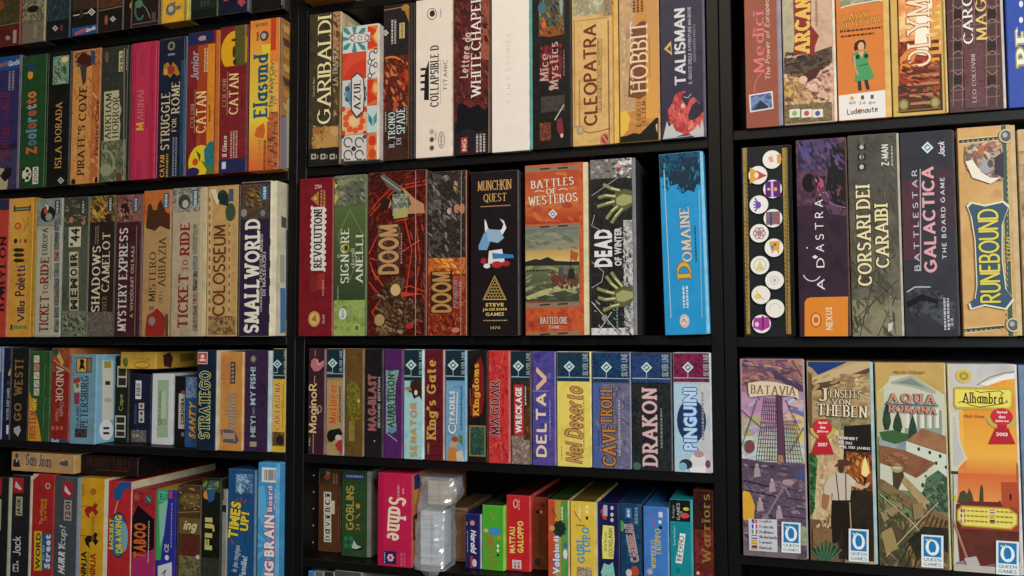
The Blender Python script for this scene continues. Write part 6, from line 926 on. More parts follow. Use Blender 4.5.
b.n(None, 480, 0, 536, ['#1c1412', '#3c1c18', '#241614'], 40); b.n(None, 530, 0, 582, ['#6c2420', '#8a2c28', '#541c1a', '#7c3028'], 40); b.t('Warriors', 701.4, 494, 710.4, 564, '#8c7034', f='serif', w=.18); b.e(698, 573, 1.6, 1.8, '#c8b888'); b.done()

# ================================================================== tops of the bottom row
for x0, x1, c, lab in ((308, 315.4, '#3c74b8', 'blue box top just showing at the bottom edge below the shelf'), (315.8, 324, '#6c645c', 'taupe box top at the bottom edge beside the blue one'), (324.6, 334.4, '#2c2c30', 'charcoal box top at the bottom edge beside the taupe one'), (335, 362, '#4c4848', 'wide grey-brown box top at the bottom edge')):
    b = B('M5', x0, x1, c, lab, yt=571.4, base=(.8, '#8c8c88'), depth=.2, edge=.5); b.done()
# ================================================================== RIGHT BOOKCASE, upper shelf
b = B('R1', 745, 782.2, '#96513e', 'terracotta brown box with pink title and small blue picture', base=(3, '#8c8ca0'), edge=.15, wear=.05)
b.r(777, -60, 779, 130, '#a88c84'); b.t('Medici', 752.6, 11, 764, 74, '#d8707c', f='serif', w=.16); b.ln([(754, 93), (755, 84), (758, 77), (762, 73)], .8, '#d8707c'); b.t('The Power of European Trade', 764.4, -30, 770.6, 80, '#d0b0a0', f='stroke', w=.14, sk=.25)
b.pl([(749, 95), (772.6, 91), (773.6, 108.6), (750, 112.6)], '#d8d8e0'); b.n(None, 0, 0, 0, ['#4c68a0', '#7c94bc', '#3c4c70', '#5c78b0'], 50, pts=[(750.4, 96), (771.4, 92.6), (772.4, 107.6), (751.4, 111)]); b.pl([(754, 110), (760, 100), (768, 106), (768, 108)], '#2c3444'); b.dash(779.8, 5, 781, 110, '#5c5c84', 1); b.done()
b = B('R1', 783, 836.4, '#b8a088', 'sepia parchment box with jagged gold and red title, pale figure below', base=(2, '#e0d4bc'), edge=.4)
b.full(['#b09478', '#c8b090', '#a88c70', '#d0b89c'], 18); b.n(783, -60, 795, 58, ['#a0987c', '#b8ae8c', '#948a70'], 20); b.n(810, -60, 832, 52, ['#c09c80', '#d0ae90', '#b08c70'], 20)
b.n(None, 0, 0, 0, ['#2c2420', '#6c5848', '#3c302a', '#8c7460'], 30, pts=[(784, 58), (800, 58), (815, 52), (832, 46), (832, 74), (815, 72), (800, 78), (784, 74)]); b.n(None, 0, 0, 0, ['#c8947c', '#e4c0ac', '#b07c68', '#dcb09c'], 28, pts=[(784, 74), (800, 78), (816, 72), (833, 62), (833, 104), (810, 108), (784, 100)]); b.n(None, 0, 0, 0, ['#c89c50', '#8c5c30', '#e0bc70', '#6c4424'], 55, pts=[(784, 80), (795, 76), (806, 80), (800, 90), (812, 96), (820, 104), (784, 118)]); b.sp(785, 74, 830, 118, ['#dcb09c', '#a87858', '#6c4830', '#e4c8b0', '#c89850', '#4c3426'], 130, 3.2, 30, .4); b.sp(785, 52, 830, 74, ['#3c302a', '#6c5848', '#1c1612'], 50, 4, -10, .3); b.sp(785, 104, 831, 121, ['#5c4c38', '#a8986c', '#3c3020', '#c8b888'], 50, 3, 5, .35); b.pl([(798, 77), (812, 70), (824, 64), (816, 78), (806, 83)], '#4c2c24'); b.e(803, 80, 4.4, 4, '#dcb4a0'); b.ln([(810, 84), (816, 82), (822, 90)], .7, '#b0705c'); b.n(784, 104, 832, 122, ['#3c3428', '#8c7c50', '#5c4c38', '#a8986c'], 50)
b.pl([(793, 56), (795, 40), (794, 20), (793, -20), (811, -20), (811, 10), (811, 26), (819, 36), (815, 46), (814, 57), (805, 53)], '#8a2c24'); b.t('ARCANA', 795, -14, 810, 54, '#e4b83c', f='serif', w=.26, thin=.15, o='#d8d0b0', ow=.03, rot=-2); b.dash(815, -10, 818, 26, '#9c8468', 1)
for x, c in ((790, '#8ab054'), (802, '#c04c50'), (813, '#4c5c98')): b.r(x-.6, 109.4, x+10, 117.6, '#dcd8cc'); b.e(x+4.6, 113.6, 2.6, 2.6, c)
b.r(832.6, -60, 834.2, 126, '#8c7c68'); b.done()
b = B('R1', 837, 890.8, '#d67a34', 'orange box with woman in green dress above a white foot band', base=(4.6, '#d8b464'), edge=.1, wear=.04)
b.n(839, -60, 884, 4, ['#c8c0a8', '#7c8468', '#a89c80'], 40); b.ln([(841, 8), (846, 6), (878, 0), (883, 1)], 1, '#e0d8b8')
b.t('LADY', 842.6, 12.6, 868, 19.4, '#d8a040', f='serif', w=.2, d='h', rot=6, o='#4c3018', ow=.05); b.t('DETECTIVE', 840, 19, 882, 26, '#d8a040', f='serif', w=.2, d='h', rot=6, o='#4c3018', ow=.05); b.dash(840, 28, 882, 31, '#4c2c14', 1, 'h'); b.dash(841, 33.6, 874, 36.4, '#4c2c14', 1, 'h')
b.ln([(859, 77), (860, 90)], 3, '#33333c'); b.ln([(865, 76), (868, 89)], 3, '#33333c'); b.pl([(852, 60), (853, 54), (859, 51), (866, 51), (869, 55), (868, 62), (873, 73), (874, 78), (866, 80), (855, 82), (856, 70)], '#489a5c'); b.ln([(854, 56), (855, 68), (858, 75)], 1.8, '#c8906c'); b.pl([(858, 52), (864, 51), (862, 58)], '#d8a480'); b.pl([(854, 48), (855, 43), (859, 40), (864, 40), (866, 44), (865, 49), (862, 46), (857, 50), (855, 51)], '#3c2820'); b.e(861, 46.4, 3.2, 4.2, '#d8a480'); b.e(857.6, 57, 2, 2.4, '#223024'); b.e(866, 56, 2, 2.4, '#223024'); b.ln([(859, 66), (868, 64)], .8, '#2c5c38')
b.pl([(837, 96), (885.6, 90), (886, 125), (837, 125)], '#e4e0d8'); b.t('Ludonaute', 847, 107.6, 878, 113.6, '#2c2c30', f='stroke', w=.17, d='h', rot=2, part='publisher_logo'); b.e(859.6, 110.8, 1.6, 1.8, '#d04438', 'publisher_logo')
b.e(852, 98.4, 2, 2, '#d8a040'); b.r(861, 95.6, 864, 99.6, '#5c4c44'); b.r(870.6, 95, 873.6, 99, '#4c5468')
for x, q in ((849, '60'), (859, '2-6'), (869, '10+')): b.t(q, x, 101.4, x+6.6, 104.4, '#5c5854', w=.0, d='h')
b.done()
b = B('R1', 891.6, 947.4, '#c8a24c', 'gold-framed box with glowing columned temple picture', base=(1.2, '#d8bc78'), edge=.3)
b.full(['#c09844', '#d4b05c', '#c8a24c'], 12); b.r(897.4, -60, 940.4, 112, '#4c2c1c'); b.n(898.2, -60, 939.6, 56, ['#e8a040', '#f0d088', '#e07c34', '#f0e8c0'], 22); b.n(898.2, 40, 939.6, 90, ['#c84c28', '#4c241c', '#a83c28', '#6c2c20'], 26); b.n(898.2, 84, 939.6, 111, ['#33201a', '#5c3a28', '#2c1a16'], 26)
b.pl([(914, 54), (918, -10), (930, -20), (932, 6), (928, 56)], '#f0e6d0'); b.pl([(900, 58), (912, 44), (918, 50), (912, 66), (900, 74)], '#dc8838')
for i in range(14): b.pl([(930-i*.3, 8+i*7.2), (939.4, 7+i*7.2), (939.4, 10.6+i*7.2), (930-i*.3, 11.4+i*7.2)], '#d8a040' if i < 8 else '#8c5c30')
for y in (76, 84, 95, 103): b.pl([(905+(y-76)*.2, y), (939, y-3), (939, y), (905+(y-76)*.2, y+2.4)], '#b87850')
b.t('OLYMPUS', 906, -44, 929.6, 67, '#f0d8b0', f='serif', w=.14, thin=.09, o='#a8502c', ow=.04); b.sp(899, 60, 938, 98, ['#c85030', '#5c2c1c', '#e09040', '#3c1c14', '#a84028'], 70, 3, 10, .3); b.e(903.6, 105, 5, 5.4, '#a89c60'); b.ring(903.6, 105, 4, 4.4, .8, '#6c6038'); b.e(935, 102.6, 5, 5.4, '#a89c60'); b.ring(935, 102.6, 4, 4.4, .8, '#6c6038'); b.ln([(897.4, 112), (940.4, 108)], 1, '#8c6c30'); b.r(943, -60, 944.2, 118, '#a88038'); b.done()
b = B('R1', 948.2, 1005.4, '#4a3434', 'dusky brown box with moorish lattice and white and gold two-line title', base=(2, '#c8bcb4'), edge=.3)
b.full(['#3c2c2c', '#5c4040', '#4a3434', '#54383c'], 20)
for x in (953, 962, 974, 986, 996): b.ln([(x, -50), (x+.4, 106)], .9, '#8c6454')
for y in (-18, 8, 24, 38, 56, 68, 88, 98): b.ln([(950, y+3), (1000, y-2)], .9, '#8c6454')
for x in (958, 992):
    for y in (14, 46, 80): b.pl([(x-4, y-3), (x, y-7), (x+4, y-3), (x+4, y+3), (x, y+7), (x-4, y+3)], '#2c2224'); b.ln([(x-6, y-9), (x, y-5), (x+6, y-9)], .8, '#a07864'); b.ln([(x-6, y+9), (x, y+5), (x+6, y+9)], .8, '#a07864')
b.n(964, 44, 984, 108, ['#54343a', '#6c444a', '#482e32'], 50)
b.t('CAROLUS', 961.6, -38, 972, 44.4, '#e8e4dc', f='serif', w=.17); b.t('MAGNUS', 974.6, -36, 986, 41.6, '#e0c070', f='serif', w=.17); b.t('LEO COLOVINI', 971.6, 54, 975.6, 103, '#c8bcb0', f='serif', w=.13); b.r(1000.6, -60, 1001.4, 112, '#7c6c68'); b.done()
b = B('R1', 1007.2, 1046, '#2a44a0', 'royal blue box with gold-edged white letters at the right edge', base=(1, '#5c74b8'), edge=.1, wear=.05)
b.n(1007, -60, 1046, 112, ['#2640a0', '#3450ac', '#2a46a4'], 14); b.e(1021, 4, 2, 3.2, '#e0e4ec'); b.e(1021, 20, 2, 3, '#e0e4ec'); b.t('RE', 1016, 28, 1030, 66, '#e8e8dc', f='serif', w=.24, o='#a8a040', ow=.1); b.done()

# ================================================================== middle shelf
b = B('R2', 742.6, 793.8, '#1d2224', 'black box with two columns of round white symbols and gold key borders', yt=146, base=(1.2, '#333836'), p=.0, edge=.2)
b.full(['#1a1f21', '#22282a'], 14)
for x0, x1 in ((744.4, 748.6), (784, 789.2)):
    b.n(x0, 148, x1, 334, ['#8c7438', '#a88c48', '#7c6430'], 60)
    for i in range(44): b.ln([(x0+.6, 150+i*4.2), (x1-1.4, 150+i*4.2), (x1-1.4, 152.2+i*4.2), (x0+1.6, 152.2+i*4.2)], .4, '#3c3018')
SY = [(772, 160), (758, 175.6), (772.6, 189.4), (759, 205), (773, 218.6), (759.4, 233.6), (774, 248), (760, 265.4), (774.6, 280.4), (761, 295), (775, 308.6), (761.6, 324)]
for i, (x, y) in enumerate(SY):
    b.e(x, y, 9.4, 9.2, '#e8e6dc')
    if i == 0: b.r(777, 154.6, 781, 164, '#d89c50'); b.pl([(768, 158), (772, 156), (774, 162), (770, 163)], '#d8a098')
    if i == 1: b.pl([(750, 168), (750, 184), (754, 182), (766, 176), (754, 170)], '#e0a040'); b.pl([(757, 171), (767, 176), (758, 180)], '#c84c3c'); b.e(756.6, 175.6, 2.2, 2.6, '#f0e0d0')
    if i == 2: b.r(765.4, 181.6, 780.4, 197.4, '#5c2470'); b.r(771, 181.6, 773.4, 197.4, '#c8a8d8'); b.r(767.4, 188.4, 770, 190.8, '#e0c070'); b.e(775.6, 189.6, 1.6, 2, '#e0a840')
    if i == 3:
        for k in range(-2, 3): b.ln([(759.4, 206), (753.6-abs(k)*-.8, 205+k*3.2)], 1.4, '#6c4cb8')
        b.e(758.6, 205.4, 2.6, 3.4, '#6c4cb8')
    if i == 4: b.n(766, 212, 780, 225, ['#d8b83c', '#2c5c8c', '#c84c34', '#3c8c5c'], 150); b.r(770, 213, 772, 226, '#2c4c88')
    if i == 5:
        for a in range(0, 360, 60): b.ring(x+3.4*cos(radians(a)), y+3.4*sin(radians(a)), 2.6, 2.6, .9, '#a87080')
    if i == 6: b.pl([(769, 242), (780, 241), (779, 255), (776, 250), (772, 254)], '#d8a844'); b.pl([(770, 246), (774, 246), (773, 251)], '#4c88b8'); b.e(775, 245, 1.6, 1.6, '#c84838')
    if i == 7: b.ring(x, y, 6, 6, .6, '#b8b088'); b.pl([(756, 270), (760, 261), (765, 270)], '#d8c888')
    if i == 8: b.ring(x, y, 4, 4, .7, '#c0bcb0'); b.e(x, y, 1.6, 2, '#d0a8a0')
    if i == 9: b.e(758, 296.6, 3.6, 3, '#e0c870'); b.ln([(756, 291), (764, 300)], .7, '#c8b070')
    if i == 10: b.ring(x, y, 5, 5, .7, '#c8c4a0', a0=0, a1=200)
    if i == 11: b.pl([(754, 318), (769, 317), (770, 327), (762, 331), (753, 328)], '#b0389c'); b.e(757, 324.4, 2, 2.4, '#d8c8e0'); b.r(762, 316, 764, 330, '#7c246c')
b.done()
b = B('R2', 797.4, 849, '#2e1e28', 'dark plum box with glowing alien faces and orange corner panel', yt=138.4, base=(1.2, '#5c4030'), edge=.15)
b.n(None, 130, 0, 340, ['#2a1c26', '#3c2636', '#241a22'], 12); b.n(None, 130, 0, 205, ['#2c2028', '#6c4460', '#3c2a36', '#80526c'], 18); b.pl([(822, 150), (830, 144), (846, 150), (846, 205), (832, 212), (826, 190), (828, 170)], '#1e1a1c'); b.n(798, 140, 830, 168, ['#2c2a3c', '#5c4a7c', '#343048', '#20202c'], 40); b.e(806.6, 153.6, 5.6, 6.4, '#4c4c88'); b.pl([(808, 166), (814, 160), (818, 168), (822, 163), (826, 170), (818, 172)], '#3c3a5c'); b.e(809, 183, 7, 9, '#141217'); b.pl([(812, 178), (824, 178), (824, 186), (818, 192)], '#a84c6c'); b.e(816, 180.6, 1.2, 1.6, '#e890a8'); b.pl([(820, 193), (829, 190), (834, 204), (846, 210), (846, 216), (830, 214), (822, 202)], '#5c3c54'); b.ln([(820, 193), (826, 192), (831, 204), (846, 208)], .6, '#a07c98'); b.r(837, 188.6, 840, 195.6, '#9c4650')
b.sp(799, 142, 846, 170, ['#5c4a7c', '#2c2438', '#7c5470', '#20181f', '#4c4480'], 70, 3, 60, .4); b.sp(812, 176, 845, 214, ['#4c3444', '#241a20', '#6c4460', '#181416'], 60, 3, 70, .35); b.t('ASTRA', 815, 199.6, 823.6, 252, '#e4dfe2', f='stroke', w=.12, gap=.5); b.t('AD', 816.6, 258, 824.6, 290, '#e4dfe2', f='stroke', w=.12, gap=.9); b.ring(812, 272, 9, 9, 1, '#d0c8d0', a0=200, a1=330); b.pl([(815, 255), (818, 257), (815, 259), (812, 257)], '#e0dce0'); b.e(807, 248, .6, .8, '#ffffff'); b.e(820, 195, .5, .6, '#ffffff')
b.pl([(804.6, 302), (807, 298.6), (811, 297.4), (848, 296.6), (848, 338), (804.6, 338)], '#df8428'); b.e(816, 320, 5, 6.6, '#e8b060', 'publisher_logo'); b.ring(816, 320, 5, 7, 1, '#b8481c', 'publisher_logo'); b.e(816, 320, 2.4, 3, '#c85c20', 'publisher_logo'); b.t('NEXUS', 825.6, 307, 832.6, 330, '#ecc8a0', w=.05, o='#b85c1c', ow=.04); b.done()
b = B('R2', 849.8, 902, '#4c493c', 'grey-olive box with pale outlined two-line title over ship rigging', yt=134, base=(1.8, '#b8b4a0'), edge=.3)
b.full(['#3c3a32', '#6c6856', '#4c493e', '#5c594a'], 14); b.n(None, 300, 0, 340, ['#5c5846', '#8c8668', '#6c6852'], 16); b.n(None, 130, 0, 190, ['#3c3c38', '#55544c', '#45443e'], 14)
for pts in ([(852, 290), (896, 255)], [(852, 322), (898, 280)], [(860, 336), (880, 250)], [(852, 262), (898, 300)], [(878, 336), (896, 296)], [(874, 300), (852, 336)]): b.ln(pts, .6, '#2c2a24')
for y in (147, 157, 167): b.r(857.6, y-3.4, 866, y+3.4, '#2a2a28'); b.e(861.6, y, 2.2, 2.4, '#b8b8a8')
b.sp(851, 136, 896, 336, ['#6c6856', '#3f3d34', '#57543f', '#4c493c'], 120, 5, 70, .2); b.t('CORSARI DEI', 856.6, 184.6, 871, 286, '#e6d8a4', f='serif', w=.19, thin=.11, o='#3a3222', ow=.05); b.t('CARAIBI', 875, 203.6, 888.6, 268, '#e6d8a4', f='serif', w=.19, thin=.11, o='#3a3222', ow=.05)
b.t('Z-MAN', 881, 144.6, 888.6, 166, '#dcd8cc', f='stroke', w=.2, part='publisher_logo'); b.dash(890.6, 146, 893, 166, '#b0ac9c', 1); b.pl([(888, 324), (893, 322), (892, 330), (888, 332)], '#c8c4b8', 'publisher_logo'); b.t('ASTERION', 889, 296, 892, 320, '#a09c8c', w=.02, part='publisher_logo'); b.done()
b = B('R2', 902.6, 957.6, '#2a2a31', 'charcoal black box with pink glowing block title, robot head below', yt=131, base=(1.2, '#3c3c44'), edge=.25)
b.full(['#26262d', '#33333b', '#2a2a31'], 14); b.n(903, 180, 922, 260, ['#2c2a32', '#5c2c3c', '#2c2830'], 26); b.n(936, 170, 955, 230, ['#2c2a32', '#4c2a38', '#2c2830'], 26); b.diamond(927.4, 147.6, 6, '#cfe0e6', '#44708c'); b.t('Jack', 938, 141, 944.6, 156, '#d8d8dc', f='stroke', w=.16, sk=.3)
b.t('BATTLESTAR', 913, 169.6, 918.6, 271, '#b8b8c0', f='stroke', w=.15, gap=.4); b.ln([(920.2, 169), (920.6, 271)], .8, '#a8a8b0'); b.t('GALACTICA', 922.6, 166.6, 935.6, 272.6, '#d8a0a8', f='stroke', w=.24, thin=.18, gap=.08, o='#6c3440', ow=.04); b.t('THE BOARD GAME', 941, 177.4, 945.6, 259, '#c8c8cc', f='stroke', w=.17, gap=.3)
b.n(None, 0, 0, 0, ['#16161a', '#4c5058', '#1c1c22', '#6c7078'], 26, pts=[(905, 300), (911, 287), (924, 284), (936, 288), (948, 298), (955, 300), (955, 330), (940, 324), (926, 314), (912, 318)]); b.pl([(906, 302), (922, 294), (938, 300), (937, 304), (922, 300), (908, 308)], '#0e0e12'); b.ln([(907, 292), (915, 287), (930, 287)], 1.2, '#a8acb4'); b.dash(943, 298, 950, 330, '#b8b8bc', 2); b.t('2-6', 950, 318, 953, 326, '#c0c0c4', w=.03); b.done()
b = B('R2', 960.4, 1019.4, '#c79a5c', 'tan map-like box with warrior portrait and blue-yellow plaque title', yt=126, base=(3.6, '#c8b080'), edge=.4)
b.full(['#b8864c', '#d4a868', '#c89858', '#dcb478'], 12); b.r(1004.6, 120, 1009.6, 345, '#4c5848'); b.r(1003.8, 120, 1004.6, 345, '#b8c094'); b.r(1009.6, 120, 1010.4, 345, '#b8c094')
for y0 in (134.6, 324): b.pl([(959, y0+5), (1004, y0+1), (1004, y0+5), (959, y0+9.4)], '#4c4438'); b.ln([(959, y0+5), (1004, y0+1)], .8, '#d8cc9c'); b.ln([(959, y0+9.4), (1004, y0+5)], .8, '#d8cc9c')
for i in range(8): b.e(963+i*5, 141.6-i*.4, 1, 1, '#a89c70'); b.e(966+i*5, 331-i*.3, 1, 1, '#a89c70')
for i in range(30): b.e(1007, 152+i*5.8, .8, 1.4, '#8ca074')
b.n(None, 0, 0, 0, ['#e0d4c0', '#a87c5c', '#5c4840', '#d8c8ac', '#3c3c3c'], 40, pts=[(965, 146), (978, 144), (990, 141), (1002, 144), (1003, 180), (990, 182), (978, 178), (967, 170), (964, 160)]); b.n(None, 0, 0, 0, ['#b0542c', '#c87c4c'], 40, pts=[(976, 147), (992, 142), (998, 147), (986, 152), (978, 158), (972, 158)]); b.pl([(984, 156), (996, 148), (1002, 146), (1001, 152), (992, 158)], '#c8a490'); b.sp(972, 144, 1001, 180, ['#c8a490', '#8c8c90', '#e0d4c0', '#5c4840', '#a86c4c', '#3c3c40'], 90, 2.8, 40, .4); b.e(986, 167, 6, 7, '#9ca0a0'); b.e(990, 164, 3, 4, '#5c4c48'); b.pl([(965, 162), (972, 160), (980, 172), (990, 178), (1000, 178), (990, 184), (972, 178)], '#e8e0cc'); b.pl([(994, 158), (1003, 152), (1003, 178), (994, 174)], '#3c3440')
for x, y in ((1005.4, 136.4), (1012.6, 325)): b.e(x, y, 7, 7, '#c8c48c'); b.e(x, y, 5.4, 5.6, '#5c5a60'); b.e(x-1, y-1, 2.6, 2.6, '#a8a8b4')
pq = [(966, 206), (970, 202), (984, 205), (1003, 201), (1009, 206), (1002, 224), (1002, 260), (1006, 290), (1014, 300), (1006, 310), (984, 306), (970, 310), (968, 304), (974, 300), (976, 286), (974, 240), (970, 216)]
b.pl(pq, '#e0dcb8'); cx, cy = 990, 256; b.pl([(cx+(x-cx)*.93, cy+(y-cy)*.965) for x, y in pq], '#38546c'); b.t('RUNEBOUND', 978, 209, 999.4, 303, '#d8cc4c', f='stroke', w=.16, thin=.13, o='#1c2c3c', ow=.05, gap=.02); b.t('RUNE', 1005.6, 234, 1010, 262, '#c8a848', f='serif', w=.2); b.done()
b = B('R2', 1021, 1060, '#c8a878', 'cream-edged box cut off by the right edge of the photo', yt=128, base=(1, '#8c7050'), edge=.3); b.n(1020, 150, 1060, 340, ['#8c7454', '#c8a878', '#5c4834'], 20); b.done()

# ================================================================== lower shelf: tall boxes
def queen(b, x0, y0, x1, y1):
    b.part = 'publisher_logo'; sl = (x1-x0)*.06
    b.pl([(x0, y0), (x1, y0+sl), (x1, y1+sl), (x0, y1)], '#e4ecec'); h = y1-y0; w = x1-x0
    b.pl([(x0+w*.1, y0+h*.05), (x1-w*.1, y0+h*.05+sl), (x1-w*.1, y0+h*.67+sl), (x0+w*.1, y0+h*.67)], '#1f7cbc')
    cx, cy = (x0+x1)/2, y0+h*.38+sl/2
    b.e(cx, cy, w*.31, h*.245, '#eef4f4'); b.e(cx, cy-.3, w*.17, h*.19, '#1f7cbc'); b.ln([(cx-w*.1, cy+h*.2), (cx+w*.05, cy+h*.16), (cx+w*.14, cy+h*.21)], w*.05, '#eef4f4'); b.pl([(cx-w*.34, cy-h*.27), (cx-w*.14, cy-h*.24), (cx-w*.06, cy-h*.3), (cx-w*.08, cy-h*.19), (cx-w*.24, cy-h*.18)], '#d8d8a0')
    b.t('QUEEN', x0+w*.1, y0+h*.71+sl*.5, x1-w*.1, y0+h*.81+sl*.5, '#5c7480', f='stroke', w=.12, d='h', part='publisher_logo'); b.t('GAMES', x0+w*.1, y0+h*.85+sl*.5, x1-w*.1, y0+h*.95+sl*.5, '#5c7480', f='stroke', w=.12, d='h', part='publisher_logo')
    b.part = 'cover_picture'
def award(b, cx, y0, w, h, yr):
    b.part = 'award_seal'; b.ring(cx, y0+h*.24, w*.52, h*.30, w*.13, '#c8b050', 'award_seal', 190, 350)
    b.pl([(cx-w*.25, y0+h*.56), (cx+w*.25, y0+h*.56), (cx+w*.5, y0+h*.96), (cx+w*.52, y0+h), (cx-w*.52, y0+h), (cx-w*.5, y0+h*.96)], '#c2202c'); b.e(cx, y0+h*.52, w*.2, h*.1, '#c2202c'); b.e(cx, y0+h*.25, w*.42, h*.24, '#d02834')
    for i, tx in enumerate(('Spiel', 'des', 'Jahres')): b.t(tx, cx-w*(.2, .13, .26)[i], y0+h*(.09+.12*i), cx+w*(.2, .13, .26)[i], y0+h*(.17+.12*i), '#f0e8e4', d='h', w=.03, part='award_seal')
    b.t(yr, cx-w*.22, y0+h*.68, cx+w*.22, y0+h*.78, '#f0e8e4', d='h', w=.03, part='award_seal'); b.part = 'cover_picture'
def flag(b, x, y, w, h, cs, vert=True):
    for i, c in enumerate(cs):
        if vert: b.r(x+w*i/3, y, x+w*(i+1)/3, y+h, c, 'language_panel')
        else: b.r(x, y+h*i/3, x+w, y+h*(i+1)/3, c, 'language_panel')
b = B('R3', 741.4, 806.6, '#8c7290', 'violet tall box with ship deck, rigging and cream scroll title', yt=359, base=(1, '#a898a0'), edge=.3, p=.004, rough=.3)
b.full(['#8a7098', '#a88cac', '#9478a0'], 9); b.n(742, 359, 807, 392, ['#a85c50', '#c88c74', '#7c5868', '#b8745c', '#5c4458'], 18); b.n(742, 392, 776, 425, ['#a078a8', '#c894b0', '#8c70a8'], 12); b.n(778, 400, 807, 440, ['#c890a8', '#d8b890', '#b088b0'], 12); b.n(742, 430, 807, 466, ['#a8c4d8', '#c8d8d8', '#c4c89c', '#9cb8d4'], 14); b.e(800, 428, 6, 14, '#d8c468'); b.n(742, 415, 760, 436, ['#8c9460', '#b8b080', '#7c8458'], 16)
b.pl([(744, 359), (756, 364), (776, 372), (800, 384), (806, 388), (806, 393), (790, 388), (766, 376), (742, 366)], '#4c3c58'); b.pl([(754, 363), (772, 366), (774, 378), (758, 376)], '#5c4c70'); b.pl([(772, 370), (784, 366), (794, 369), (790, 374), (778, 375)], '#5c4454'); b.pl([(775, 359), (788, 359), (786, 372), (777, 372)], '#6c4858'); b.pl([(776, 396), (782, 396), (787, 482), (778, 482)], '#5c3c50'); b.pl([(778, 455), (783, 455), (786, 482), (779, 482)], '#a8785c'); b.pl([(786, 404), (806, 410), (806, 418), (792, 412)], '#6c6c9c'); b.e(789, 400, 6, 3.4, '#b8bcd0')
b.sp(743, 362, 805, 384, ['#b8745c', '#5c4458', '#8a6c88', '#d09c80', '#6c4c60'], 60, 5, 25, .25); b.sp(743, 398, 805, 460, ['#b088b8', '#9c7cb0', '#c89cb8', '#a8b0d0', '#c8b890', '#b4c4d4'], 50, 4, -20, .35); b.pl([(776, 396), (782, 396), (787, 482), (778, 482)], '#5c3c50'); b.pl([(778, 455), (783, 455), (786, 482), (779, 482)], '#a8785c')
for i in range(9): b.ln([(764+i*1.7, 398), (756+i*2.7, 461)], .45, '#3c3444')
for i in range(15): b.ln([(763.4-i*.5, 402+i*4.1), (777, 402.6+i*4.1)], .4, '#4c4454')
for i in range(7): b.ln([(784+i*1.8, 420), (786+i*3, 468)], .45, '#3c3444')
for i in range(11): b.ln([(785, 424+i*4.2), (797+i*.6, 425+i*4.2)], .4, '#4c4454')
for pts in ([(742, 410), (762, 428)], [(744, 384), (752, 380), (760, 400)], [(742, 446), (757, 400)], [(792, 360), (806, 382)], [(786, 400), (800, 430)], [(806, 424), (790, 452)]): b.ln(pts, .6, '#3c3048')
b.n(742, 462, 807, 553, ['#4a3c4c', '#6c586c', '#544458', '#8a7480', '#3c3040'], 30); b.pl([(742, 458), (762, 461), (800, 467), (806, 470), (806, 476), (780, 472), (742, 466)], '#54445a')
for i in range(5): b.ln([(780, 488+i*9), (806, 491+i*9)], .8, '#33283a')
b.sp(743, 462, 805, 545, ['#6c586c', '#3c3040', '#8a7480', '#544458', '#a8949c', '#2c2430'], 130, 2.6, 15, .35); b.ln([(744, 480), (776, 488)], 1.3, '#33283a'); b.ln([(743, 489), (776, 496)], 1, '#2c2230'); b.e(802, 474, 8, 6, '#4c5078'); b.e(788, 482, 6, 3, '#a88c98'); b.ln([(764, 520), (784, 486), (790, 496)], 1.6, '#8c7884')
for x, y in ((772, 485), (760, 504), (779, 512), (757, 470)): b.e(x, y-5, 1.6, 2, '#b8a09c'); b.pl([(x-3, y+7), (x-2.4, y-3), (x+2.4, y-3), (x+4, y+6)], '#a8949c')
b.pl([(742, 494), (744, 490), (750, 492), (755, 505), (754, 518), (744, 520), (742, 512)], '#e0a830'); b.e(750, 446, 5, 6.4, '#7c4448'); b.n(801, 526, 807, 545, ['#6c8454', '#a8b488', '#4c6440'], 40); b.n(742, 548, 807, 560, ['#544a54', '#7c6c74', '#463c46'], 20)
b.pl([(748, 383), (760, 381), (776, 382), (792, 386), (798, 390), (799, 400), (796, 397), (776, 394.6), (758, 396), (750, 397), (748.6, 392)], '#d8ccac'); b.t('BATAVIA', 750.6, 385.4, 796, 394.6, '#8a4834', f='serif', w=.18, d='h', rot=-2)
b.pl([(748.4, 518), (777, 519), (777.6, 551.6), (749.4, 549.6)], '#c8cad4', 'language_panel')
LP = (('English', ['#3c4888', '#c88c9c', '#c06070'], 1), ('Francais', ['#2c4c98', '#e8e8e8', '#c04050'], 1), ('Italiano', ['#4c9c68', '#e8e8e8', '#b8404c'], 1), ('Nederlands', ['#c85060', '#e0e0e4', '#3c5ca8'], 0), ('Espanol', ['#c89040', '#e8c848', '#c89040'], 0), ('Deutsch', ['#2c1c20', '#b83c34', '#d8a03c'], 0))
for i, (tx, cs, v) in enumerate(LP): y = 518.6+i*5.2; flag(b, 752, y, 5.4, 3.9, cs, v); b.t(tx, 759.6, y+.8, 759.6+len(tx)*1.75, y+3.8, '#44444c', f='serif', w=.18, d='h', part='language_panel')
queen(b, 781.6, 521, 800.6, 551.4); b.done()
b = B('R3', 808.4, 875.6, '#a88c60', 'tall box with torch-bearing explorer at a stone gate, red award seal', yt=361.4, base=(2.4, '#9cc4cc'), edge=.3, p=.004, rough=.3)
